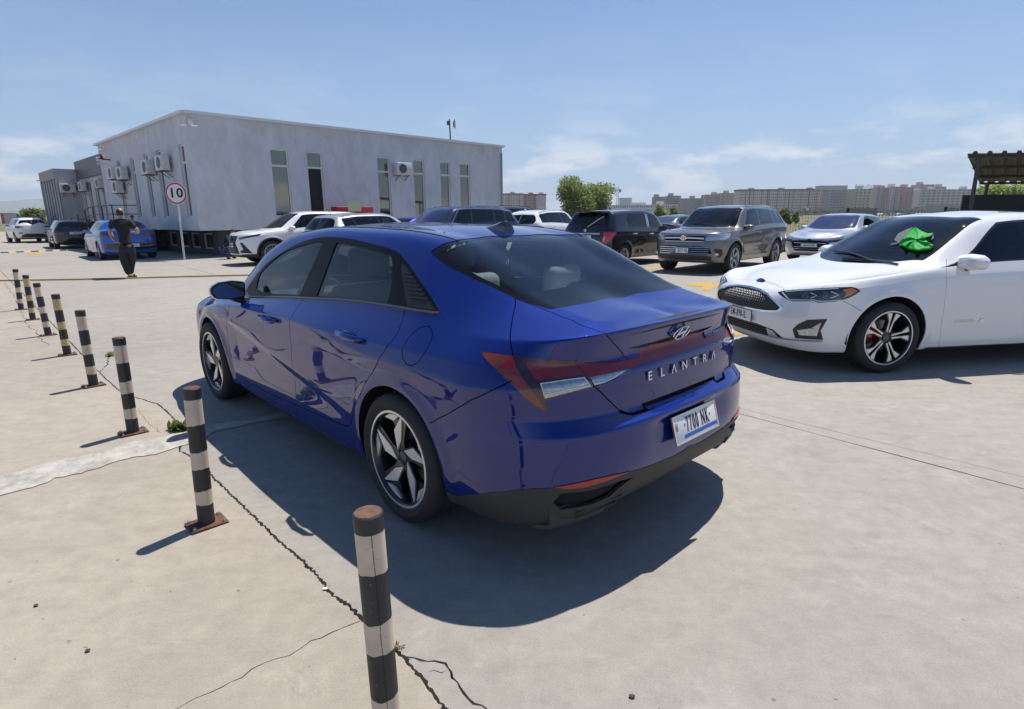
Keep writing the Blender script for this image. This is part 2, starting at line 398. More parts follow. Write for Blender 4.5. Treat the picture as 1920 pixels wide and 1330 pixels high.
def cut_body(B, regions, gaps, seeds=(), parent=None, base='body_panel', base_mat=None, rim=.012, gap_w=.005, thick=None):
    """regions: (name, material, polygon in (i,j), dict(sink=, rim=, mirror=, open=)); gaps: (polyline, width, closed)
    seeds: (name, (i,j)) name the body panels. Returns dict name -> [objects]"""
    NU, NV = B.NU, B.NV
    polys = []; lab = []
    for nm, m, pl, op in regions:
        pl = [p for p in pl if p is not None]
        if len(pl) < 3: continue
        polys.append((B.dense(pl, .9, True), 'r', (nm, m, op)))
    for g in gaps:
        pl = [p for p in g[0] if p is not None]; w = g[1] or gap_w
        if len(pl) < 2: continue
        rb = B.ribbon(pl, w, len(g) > 2 and g[2])
        if len(rb) == 1: polys.append((rb[0], 'g', None))
        else: polys.append((rb[0], 'ring', rb[1])); polys.append((rb[1], 'none', None))
    PV = []; ED = []
    for pl, kd, _ in polys:
        b = len(PV); n = len(pl); PV += pl; ED += [(b+k, b+(k+1) % n) for k in range(n)]
    PV = np.array(PV) if PV else np.zeros((0, 2))
    # grid points kept clear of the cut lines
    gi, gj = np.meshgrid(np.arange(NU), np.arange(NV)); GI = gi.ravel().astype(float); GJ = gj.ravel().astype(float)
    keep = np.ones(len(GI), bool)
    if len(PV):
        occ = {}
        ri = np.round(PV[:, 0]).astype(int); rj = np.round(PV[:, 1]).astype(int)
        for k in range(len(PV)):
            a, b = ri[k], rj[k]
            if 0 < a < NU-1 and 0 < b < NV-1 and abs(PV[k, 0]-a) < .33 and abs(PV[k, 1]-b) < .33: keep[b*NU+a] = False
    idx = np.where(keep)[0]; base_n = len(idx)
    pos = {int(q): k for k, q in enumerate(idx)}
    verts = [Vector((GI[q], GJ[q])) for q in idx]+[Vector((p[0], p[1])) for p in PV]
    brd = [a for a in range(NU)]+[b*NU+NU-1 for b in range(1, NV)]+[(NV-1)*NU+a for a in range(NU-2, -1, -1)]+[b*NU for b in range(NV-2, 0, -1)]
    edges = [(pos[brd[k]], pos[brd[(k+1) % len(brd)]]) for k in range(len(brd))]+[(a+base_n, b+base_n) for a, b in ED]
    r = delaunay_2d_cdt(verts, edges, [], 0, 1e-5, False)
    W = np.array([(v[0], v[1]) for v in r[0]]); T = np.array([t for t in r[2]])
    cen = W[T].mean(1); ok = (cen[:, 0] > 0) & (cen[:, 0] < NU-1) & (cen[:, 1] > 0) & (cen[:, 1] < NV-1)
    a2 = np.abs((W[T[:, 1], 0]-W[T[:, 0], 0])*(W[T[:, 2], 1]-W[T[:, 0], 1])-(W[T[:, 2], 0]-W[T[:, 0], 0])*(W[T[:, 1], 1]-W[T[:, 0], 1]))
    ok &= a2 > 1e-7
    T = T[ok]; cen = cen[ok]
    L = np.zeros(len(T), int)           # 0 body, -1 gap, k region
    infos = {0: (base, base_mat, {})}; q = 0
    for pl, kd, inf in polys:
        if kd == 'r':
            q += 1; infos[q] = inf; L[inpoly(cen[:, 0], cen[:, 1], pl)] = q
    for pl, kd, inf in polys:
        if kd == 'g': L[inpoly(cen[:, 0], cen[:, 1], pl) & ~np.isin(L, [k for k in infos if infos[k][2].get('over')])] = -1
        elif kd == 'ring':
            a = inpoly(cen[:, 0], cen[:, 1], pl); b = inpoly(cen[:, 0], cen[:, 1], inf); L[a ^ b] = -1
    P3, N3 = B.ptv(W[:, 0], W[:, 1])
    # components
    par = np.arange(len(T))
    def find(a):
        while par[a] != a: par[a] = par[par[a]]; a = par[a]
        return a
    em = {}
    for t in range(len(T)):
        if L[t] < 0 or infos[L[t]][2].get('open'): continue
        a, b, c = T[t]
        for e in ((a, b), (b, c), (c, a)):
            e = (e[0], e[1], L[t]) if e[0] < e[1] else (e[1], e[0], L[t])
            if e in em:
                x = find(em[e]); y = find(t)
                if x != y: par[x] = y
            else: em[e] = t
    comp = {}
    for t in range(len(T)):
        if L[t] < 0 or infos[L[t]][2].get('open'): continue
        comp.setdefault(find(t), []).append(t)
    seedc = {}
    for nm, ij in seeds:
        if ij is None: continue
        d = (cen[:, 0]-ij[0])**2+(cen[:, 1]-ij[1])**2; d[L != 0] = 1e9; seedc[find(int(d.argmin()))] = nm
    out = {}
    def make(nm, m, tris, op, centre):
        tr = T[tris]; used = np.unique(tr); mp = {int(u): k for k, u in enumerate(used)}
        V = P3[used].copy(); Nn = N3[used]
        sink = op.get('sink', 0.0)
        V = V-Nn*sink
        F = [(mp[int(a)], mp[int(b)], mp[int(c)]) for a, b, c in tr]
        # orient outward
        f0 = np.array(F); nn = np.cross(V[f0[:, 1]]-V[f0[:, 0]], V[f0[:, 2]]-V[f0[:, 0]]); dt = (nn*Nn[f0].mean(1)).sum()
        if dt < 0: F = [(a, c, b) for a, b, c in F]
        rd = op.get('rim', rim)
        objs = []
        def finish(V, F, Nn):
            nv = len(V); cnt = {}
            for f in F:
                for a, b in ((f[0], f[1]), (f[1], f[2]), (f[2], f[0])): cnt[(a, b)] = 1
            bd = [(a, b) for (a, b) in cnt if (b, a) not in cnt]
            if centre is False: pass
            V2 = list(map(tuple, V)); F2 = list(F); sm = [True]*len(F)
            if rd > 0:
                mp2 = {}
                for a, b in bd:
                    q4 = []
                    for k_, dp in ((b, 0), (a, 0), (a, 1), (b, 1)):
                        key = (k_, dp)
                        if key not in mp2: mp2[key] = len(V2); V2.append(tuple(V[k_]-Nn[k_]*rd*dp))
                        q4.append(mp2[key])
                    F2.append(tuple(q4)); sm.append(True)
            me = bpy.data.meshes.new(nm); me.from_pydata(V2, [], F2); me.polygons.foreach_set('use_smooth', sm); me.update()
            o = link(nm, me, m, parent); out.setdefault(nm, []).append(o); return o
        onc = np.abs(V[:, 1]) < 2e-4
        if centre:
            n = len(V); rem = {}
            V3 = [v for v in V]; N4 = [x for x in Nn]
            for k in range(n):
                if onc[k]: rem[k] = k; V3[k] = np.array([V[k][0], 0, V[k][2]]); N4[k] = N4[k]*np.array([1, 0, 1])
                else: rem[k] = len(V3); V3.append(V[k]*np.array([1, -1, 1])); N4.append(Nn[k]*np.array([1, -1, 1]))
            F3 = F+[(rem[a], rem[c], rem[b]) for a, b, c in F]
            finish(np.array(V3), F3, np.array(N4))
        else:
            finish(V, F, Nn)
            if not op.get('single'):
                finish(V*np.array([1, -1, 1]), [(a, c, b) for a, b, c in F], Nn*np.array([1, -1, 1]))
    for c, tris in comp.items():
        l = L[tris[0]]; nm, m, op = infos[l]
        if len(tris) < 4 and l == 0: continue
        if l == 0 and c in seedc: nm = seedc[c]
        pts = P3[np.unique(T[tris])]
        make(nm, m, np.array(tris), op, bool((np.abs(pts[:, 1]) < 2e-4).any()))
    # inner lining: everything that is not glass or an open wheel arch
    gl = [k for k in infos if infos[k][2].get('glass') or infos[k][2].get('open')]
    sel = np.where(~np.isin(L, gl))[0]
    tr = T[sel]; used = np.unique(tr); mp = {int(u): k for k, u in enumerate(used)}
    V = P3[used]-N3[used]*.03; n = len(V); F = [(mp[int(a)], mp[int(b)], mp[int(c)]) for a, b, c in tr]
    V2 = np.concatenate([V, V*np.array([1, -1, 1])]); F2 = F+[(a+n, c+n, b+n) for a, b, c in F]
    mesh('interior_lining', V2, F2, mat('lining_dark', (.018, .018, .02), .8), parent, True)
    return out

def arch_poly(B, cx, cz, r, n=26, sink=-1.2):
    pts = []
    for k in range(n+1):
        a = math.pi*(-.12)+ (math.pi*1.24)*k/n
        x = cx+r*math.cos(a); z = cz+r*math.sin(a)
        q = B.side(x, z)
        if q is not None and q[1] > .8: pts.append(q)
    if len(pts) < 4: return []
    i0 = B.S(cx+r, 1)[0]; 
    return [(pts[0][0], -1.5)]+pts+[(pts[-1][0], -1.5)]

def patch_on(B, name, polys, how, m, parent, off=.003, h=.004, mirror=False, single_side=1):
    """thin plate shapes laid on the body: polys in a view plane, projected, with thickness"""
    if mirror:
        patch_on(B, name, polys, how, m, parent, off, h, False, -1)
    mb = MB()
    for pl in polys:
        ok = []
        for p in pl:
            q = how(*p)
            if q is None: continue
            P = B.pt(q); N = B.nr(q); ok.append((P, N))
        if len(ok) < 3: continue
        n = len(ok)
        for s_ in (single_side if not mirror else 1,):
            K = np.array([1, s_, 1])
            V = [(P+N*(off+h))*K for P, N in ok]+[(P-N*.004)*K for P, N in ok]
            F = [tuple(range(n))]+[(i, n+i, n+(i+1) % n, (i+1) % n) for i in range(n)]
            mb.add(V, F)
    o = mb.build(name, m, parent)
    bm = bmesh.new(); bm.from_mesh(o.data); bmesh.ops.recalc_face_normals(bm, faces=bm.faces); bm.to_mesh(o.data); bm.free()
    return o

def strip_on(B, name, pl, w, h, m, parent, mirror=True, side=1, n=None, lift=0.0):
    """raised strip following the body along parameter polyline"""
    pl = [p for p in pl if p is not None]
    if len(pl) < 2: return
    if mirror: strip_on(B, name, pl, w, h, m, parent, False, -1, n, lift); side = 1
    pl = B.dense(pl, 1.5)
    mb = MB()
    for s_ in (side,):
        V = []; K = np.array([1, s_, 1])
        for k, q in enumerate(pl):
            a = pl[max(k-1, 0)]; b = pl[min(k+1, len(pl)-1)]
            t = B.pt(b)-B.pt(a); N = B.nr(q); sd_ = np.cross(N, t); sd_ /= np.linalg.norm(sd_)+1e-9; P = B.pt(q)+N*lift
            V += [(P-sd_*w/2-N*.003)*K, (P-sd_*w/2*.7+N*h)*K, (P+sd_*w/2*.7+N*h)*K, (P+sd_*w/2-N*.003)*K]
        F = [(4*k+a, 4*k+a+1, 4*k+a+5, 4*k+a+4) for k in range(len(pl)-1) for a in range(3)]
        F += [(0, 3, 2, 1), (4*len(pl)-4, 4*len(pl)-3, 4*len(pl)-2, 4*len(pl)-1)]
        if s_ == -1: F = [f[::-1] for f in F]
        mb.add(V, F)
    return mb.build(name, m, parent, smooth=True, sharp=30)

# ---------------------------------------------------------------- wheels
WHEELS = {}
def wheel_kit(style, rt, rr, w):
    key = (style, rt, rr, w)
    if key in WHEELS: return WHEELS[key]
    rub = mat('tyre_rubber', (.022, .022, .023), .78, bump=(90, .0006)); dark = mat('rim_black', (.012, .012, .013), .28, coat=.5)
    sil = mat('rim_machined', (.74, .73, .70), .30, metal=.45, coat=.6); sils = mat('rim_silver', (.42, .42, .43), .32, metal=.8)
    hub = mat('brake_metal', (.25, .25, .25), .4, metal=.9)
    t = MB(); hw = w/2; tr_ = rt
    prof = [(rr-.004, -hw*.86), (rr+.012, -hw*.95), (rr+.035, -hw*1.02), ((rr+rt)/2, -hw*1.07), (rt-.022, -hw*1.0), (rt-.006, -hw*.88), (rt, -hw*.72)]
    for g in (-.42, 0, .42):
        prof += [(rt, hw*g-.006), (rt-.006, hw*g-.004), (rt-.006, hw*g+.004), (rt, hw*g+.006)]
    prof += [(rt, hw*.72), (rt-.006, hw*.88), (rt-.022, hw*1.0), ((rr+rt)/2, hw*1.07), (rr+.035, hw*1.02), (rr+.012, hw*.95), (rr-.004, hw*.86)]
    t.lathe(prof, 56, 'y'); tyre = t.build('tyre', rub, smooth=True, sharp=40).data
    r = MB()
    r.lathe([(rr+.006, hw*.9), (rr+.006, hw*.95), (rr-.006, hw*.96), (rr-.012, hw*.9), (rr-.02, hw*.6), (rr-.03, 0), (rr-.03, -hw*.9)], 48, 'y')
    face = hw*.80
    spk = MB(); mac = MB()
    def pol(rad, deg): return (rad*math.cos(R(deg)), rad*math.sin(R(deg)))
    def pr(b, poly, y0, y1, dish=0.0):
        # prism in the wheel plane (x,z), thickness along y (outer = y1)
        n = len(poly); V = [(p[0], y1-dish*max(0, 1-math.hypot(*p)/rr)**1.3, p[1]) for p in poly]+[(p[0], y0-dish*max(0, 1-math.hypot(*p)/rr)**1.3, p[1]) for p in poly]
        ar = sum(poly[k][0]*poly[(k+1) % n][1]-poly[(k+1) % n][0]*poly[k][1] for k in range(n))
        F = [tuple(range(n))[::-1], tuple(range(n, 2*n))]+[(i, (i+1) % n, n+(i+1) % n, n+i) for i in range(n)]
        if ar < 0: F = [f[::-1] for f in F]
        b.add(V, F)
    ds = .014
    if style == 'pinwheel':
        for k in range(5):
            t0 = 98+72*k; sc = rr/.236
            P_ = lambda l: [pol(a*sc, t0-b_) for a, b_ in l]          # angles run clockwise seen from the left side
            pr(mac, P_([(.234, -1), (.14, 27), (.046, 54), (.092, 4)]), face-.01, face, ds)
            pr(mac, P_([(.236, 1), (.240, 16), (.240, 32), (.236, 47), (.187, 21)]), face-.014, face-.002, ds)
            pr(spk, P_([(.236, -9), (.236, 1), (.14, 29), (.05, 66), (.045, -20), (.09, -6)]), face-.034, face-.006, ds)
            pr(spk, P_([(.236, 0), (.236, 50), (.19, 34), (.13, 22), (.10, 22)]), face-.045, face-.018, ds)
        spk.lathe([(0, face-.028), (.062, face-.03), (.075, face-.05), (.075, face-.08)], 20, 'y')
    elif style == 'twin5':
        for k in range(5):
            t0 = 80+72*k
            for s_ in (-1, 1):
                P_ = lambda l: [pol(a, t0+b_*s_) for a, b_ in l]
                pr(mac, P_([(rr, 5), (rr, 19), (rr*.80, 14), (rr*.62, 9.5), (.06, 20), (.052, 6), (rr*.62, 5.5), (rr*.80, 4.5)]), face-.008, face, ds)
                pr(spk, P_([(rr, 3), (rr, 22), (rr*.78, 17), (rr*.6, 12), (.06, 34), (.05, 4)]), face-.045, face-.006, ds)
        spk.lathe([(0, face-.022), (.055, face-.024), (.07, face-.05), (.07, face-.08)], 20, 'y')
    else:
        n = {'five': 5, 'six': 6, 'seven': 7, 'ten': 10, 'mesh': 14}.get(style, 5); wd = {5: 17, 6: 13, 7: 10, 10: 6.5, 14: 4}[n]
        for k in range(n):
            t0 = 90+360/n*k
            P_ = lambda l: [pol(a, t0+b_) for a, b_ in l]
            pr(mac if style != 'ten' or True else spk, P_([(rr, -wd*.8), (rr, wd*.8), (rr*.6, wd*.62), (.06, wd*1.5), (.06, -wd*1.5), (rr*.6, -wd*.62)]), face-.03, face-.004, ds)
        mac.lathe([(0, face-.022), (.06, face-.024), (.08, face-.05), (.08, face-.08)], 20, 'y')
    kit = dict(tyre=tyre, rim=r.build('rim', sils if style not in ('pinwheel', 'twin5') else dark, smooth=True, sharp=30).data)
    rl = MB(); rl.lathe([(rr+.007, hw*.9), (rr+.007, hw*.957), (rr-.003, hw*.965), (rr-.006, hw*.93)], 48, 'y')
    kit['lip'] = rl.build('rim_edge', sil, smooth=True, sharp=30).data
    kit['face'] = mac.build('spoke_face', sil if style in ('pinwheel', 'twin5') else sils).data
    if spk.V: kit['spokes'] = spk.build('spokes', dark, smooth=False).data
    c = MB(); c.lathe([(0, face-.012), (.02, face-.012), (.031, face-.016), (.033, face-.03)], 20, 'y'); kit['cap'] = c.build('centre_cap', mat('cap_grey', (.09, .09, .1), .3, metal=.6), smooth=True, sharp=40).data
    ln = MB()
    for k in range(5): 
        a = R(90+36+72*k); ln.lathe([(0, face-.030), (.008, face-.031), (.010, face-.05)], 8, 'y', (.058*math.cos(a), 0, .058*math.sin(a)))
    kit['nuts'] = ln.build('wheel_nuts', hub, smooth=True, sharp=40).data
    bd = MB(); bd.lathe([(0, -hw*.1), (rr*.62, -hw*.1), (rr*.62, -hw*.3), (.05, -hw*.3)], 32, 'y'); kit['disc'] = bd.build('brake_disc', hub, smooth=True, sharp=40).data
    bk = MB(); bk.lathe([(0, -hw*.8), (rr-.02, -hw*.8)], 24, 'y'); kit['back'] = bk.build('wheel_backing', dark).data
    for n_ in ('tyre', 'rim', 'rim_edge', 'spoke_face', 'spokes', 'centre_cap', 'wheel_nuts', 'brake_disc', 'wheel_backing'):
        for o in [o for o in COL.objects if o.name == n_ or o.name.startswith(n_+'.')]:
            if o.parent is None: bpy.data.objects.remove(o)
    WHEELS[key] = kit
    return kit
def put_wheel(parent, kit, x, y, z, left=True, steer=0.0, caliper=None, spin=0.0):
    w = empty('wheel', (x, y, z), 0, parent=parent); w.rotation_euler = (0, spin if left else -spin, steer+(0 if left else math.pi))
    if spin: w.rotation_mode = 'XYZ'
    nm = dict(tyre='tyre', rim='rim', lip='rim_edge', face='spoke_face', spokes='spokes', cap='centre_cap', nuts='wheel_nuts', disc='brake_disc', back='wheel_backing')
    for k, me in kit.items():
        link(nm[k], me, None, w)
    if caliper:
        c = MB(); c.box((.12, -.0, .02), (.07, .06, .15)); c.build('brake_caliper', caliper, w, bevel=.012)
    return w

def rbox(name, c, d, m, parent, bev=.04, seg=3, rot=None):
    b = MB(); b.box((0, 0, 0), d); return b.build(name, m, parent, bevel=bev, bseg=seg, loc=c, rot=rot)

def seat_rows(parent, xs, zs, m, shelf=None):
    """front seats and rear bench with head restraints, as seen through the glass"""
    for k, (x, zk) in enumerate(zip(xs, zs)):
        ys = (.36, -.36) if k == 0 else (.33, -.33)
        for y in ys:
            b = MB()
            b.box((x+.05, y, zk+.02), (.5, .5 if k == 0 else .62, .16)); b.box((x-.24, y, zk+.34), (.14, .48 if k == 0 else .6, .62), M=Matrix.Rotation(R(-12), 3, 'Y'))
            b.build('seat', m, parent, bevel=.05, bseg=3)
        for y in ys:
            h = MB(); h.box((x-.33, y, zk+.78-(.06 if k else 0)), (.11, .27, .19), M=Matrix.Rotation(R(-8), 3, 'Y'))
            h.build('head_restraint', m, parent, bevel=.045, bseg=3)

def mirror_part(parent, x, y, z, cap, s, size=1.0, face=True):
    """door mirror: faceted shell tapering forward, stalk and glass. s = +1 left, -1 right"""
    out = [(-.005, .050), (.08, .064), (.165, .058), (.215, .030), (.225, -.005), (.20, -.048), (.10, -.062), (.0, -.052)]
    V = []; 
    for dx, k in ((-.035, 1.0), (.0, 1.04), (.045, .88), (.085, .55)): V += [(dx*size, s*(.11+(a-.11)*k)*size, b*k*size) for a, b in out]
    F = [tuple(range(8)), tuple(range(24, 32))]+[(r*8+i, r*8+(i+1) % 8, r*8+8+(i+1) % 8, r*8+8+i) for r in range(3) for i in range(8)]
    bm = bmesh.new(); vs_ = [bm.verts.new(v) for v in V]; [bm.faces.new([vs_[i] for i in f]) for f in F]; bmesh.ops.recalc_face_normals(bm, faces=bm.faces)
    bmesh.ops.bevel(bm, geom=[e for e in bm.edges if e.calc_face_angle(0) > R(30)], offset=.008*size, segments=2, affect='EDGES')
    me = bpy.data.meshes.new('mirror_shell'); bm.to_mesh(me); bm.free(); me.polygons.foreach_set('use_smooth', [True]*len(me.polygons)); me.set_sharp_from_angle(angle=R(60))
    o = link('door_mirror', me, cap, parent, (x, y, z+.03))
    b = MB(); b.tube([(x-.0, y-s*.03, z-.06), (x, y+s*.06, z-.035), (x, y+s*.10, z)], [.03, .022, .03], 8); b.build('mirror_stalk', mat('trim_black', (.015, .015, .016), .45), parent, smooth=True)
    V = [(0, s*(.11+(a-.11)*.88)*size, b*.86*size) for a, b in out]+[(.006, s*(.11+(a-.11)*.88)*size, b*.86*size) for a, b in out]
    g = MB(); g.add(V, [tuple(range(8))[::s], tuple(range(8, 16))[::-s]]+[(i, (i+1) % 8, 8+(i+1) % 8, 8+i) for i in range(8)]); g.build('mirror_glass', mat('mirror_glass', (.30, .33, .36), .03, metal=1), parent, loc=(x-.038*size, y, z+.03))
    return o
def handle_part(parent, B, x, z, m, s=(1, -1)):
    q = B.side(x, z)
    if q is None: return
    P = B.pt(q)
    for k in s:
        b = MB(); b.tube([(x+.125, (P[1]+.004)*k, z+.004), (x+.095, (P[1]+.024)*k, z+.006), (x, (P[1]+.036)*k, z+.002), (x-.095, (P[1]+.024)*k, z), (x-.125, (P[1]+.002)*k, z+.002)], [.009, .016, .018, .016, .009], 10)
        b.build('door_handle', m, parent, smooth=True)
        b = MB(); b.lathe([(0, .003), (.045, .002), (.055, -.003)], 20, 'y'); o = b.build('handle_recess', m, parent, smooth=True, loc=(x+.02, P[1]*k, z+.004)); o.scale = (1.2, k, .42)
# ---------------------------------------------------------------- the blue saloon in the foreground
M_glass = glass('car_glass', (.62, .71, .73)); M_glass_dark = glass('car_glass_dark', (.16, .19, .21))
M_black = mat('trim_black', (.015, .015, .016), .45); M_gloss = mat('trim_gloss_black', (.006, .006, .007), .06, coat=1)
M_cladding = mat('plastic_cladding', (.028, .028, .03), .6, bump=(300, .0002)); M_chrome = mat('chrome', (.75, .75, .76), .08, metal=1)
M_under = mat('underbody', (.02, .02, .02), .85); M_rubber = mat('rubber_seal', (.01, .01, .01), .6)
M_plate = mat('plate_white', (.72, .73, .74), .35, coat=.4); M_ink = mat('plate_ink', (.012, .012, .014), .5); M_eu = mat('plate_blue', (.01, .10, .42), .4)
M_red = mat('lamp_red', (.17, .003, .006), .12, coat=1, var=(18, .35)); M_redd = mat('lamp_red_dark', (.045, .003, .008), .08, coat=1)
M_orange = mat('lamp_orange_red', (.15, .026, .012), .12, coat=1, var=(30, .3)); M_clear = mat('lamp_clear', (.35, .38, .40), .08, metal=.75, coat=1, var=(60, .25))
M_refl = mat('reflector_red', (.38, .01, .008), .3, coat=.6, bump=(400, .0004))
M_seat = mat('seat_grey', (.33, .34, .34), .85, bump=(250, .0005)); M_seatd = mat('seat_dark', (.03, .03, .032), .8)
M_dash = mat('dash_dark', (.022, .022, .024), .7); M_lite = mat('trim_light_grey', (.42, .44, .43), .7)
def paint(name, col, metal=.0, rough=.4, coat=1.0):
    m = mat(name, col, rough, metal, coat, .012, .5)
    b = m.node_tree.nodes['Principled BSDF']; b.inputs['Coat IOR'].default_value = 1.62; b.inputs['Specular IOR Level'].default_value = .1
    return m
def to_local(root):
    inv = root.matrix_world.inverted()
    return inv
def pixcaster(B, X, Y, th, sc=1.0, side=1):
    c, s_ = math.cos(th), math.sin(th)
    def loc(v, w=0): 
        x = v[0]-X*w; y = v[1]-Y*w
        return ((c*x+s_*y)/sc, (-s_*x+c*y)/sc*side, v[2]/sc)
    o = loc((0, 0, CAM_H), 1)
    def f(px, py):
        d = ray_px(px, py); return B.ij(o, loc(d), True)
    return f
def plate_obj(parent, txt, M, w=.46, h=.11, eu=True, bottom=False, size=.085, sx=.62, frame=True, spacing=1.08):
    """number plate with its characters; M places the plate (x right, y up, z out of the face)"""
    b = MB(); b.box((0, 0, 0), (w, h, .004)); o = b.build('number_plate', M_plate, parent, bevel=.001)
    o.matrix_local = M
    if frame:
        f = MB(); t = .006
        f.box((0, h/2+t/2, 0), (w+2*t, t, .008)); f.box((0, -h/2-t/2, 0), (w+2*t, t, .008)); f.box((w/2+t/2, 0, 0), (t, h, .008)); f.box((-w/2-t/2, 0, 0), (t, h, .008))
        f.build('plate_frame', M_chrome if bottom else M_black, o)
    if eu:
        e_ = MB(); e_.box((-w/2+.018, 0, .0028), (.034, h-.006, .0012)); e_.build('plate_band', M_eu, o)
        text_obj('plate_code', 'GE', .03, mat('white_print', (.8, .8, .8), .5), o, Matrix.Translation((-w/2+.018, -h*.28, .004)), .0004, .8)
    if bottom:
        e_ = MB(); e_.box((.03, -h/2+.017, .0028), (w-.075, .016, .0012)); e_.build('plate_band', M_eu, o)
        text_obj('plate_code', 'GEO', .022, M_ink, o, Matrix.Translation((-w/2+.018, h*.12, .004)) @ Matrix.Rotation(math.pi/2, 4, 'Z'), .0004, .8)
    text_obj('plate_number', txt, size, M_ink, o, Matrix.Translation((.018 if eu else .012, .006 if bottom else 0, .0032)), .0006, sx, spacing, .0008)
    return o
def underbody(parent, sp, wb, zs, hw, nose, tail, rt):
    b = MB(); b.box(((nose+tail)/2, 0, zs+.07), (nose-tail-.5, 2*(hw-.27), .14)); b.box((wb/2, 0, zs+.06), (wb-2*rt-.12, 2*(hw-.06), .12))
    for x in (wb, 0): b.box((x, 0, rt+.10), (rt*2.4, 2*(hw-.32), .44))
    b.build('underbody', M_under, parent)
    for x in (wb, 0):
        for s_ in (1, -1):
            l = MB(); n = 18; r_ = rt+.075; V = []; F = []
            for k in range(n+1):
                a = math.pi*(-.04+1.08*k/n)
                for yy in (hw-.30, hw-.035): V.append((x+r_*math.cos(a), s_*yy, rt+r_*math.sin(a)))
            for k in range(n): F.append((2*k, 2*k+1, 2*k+3, 2*k+2))
            l.add(V, F)
            l.build('wheel_arch_liner', M_under, parent)

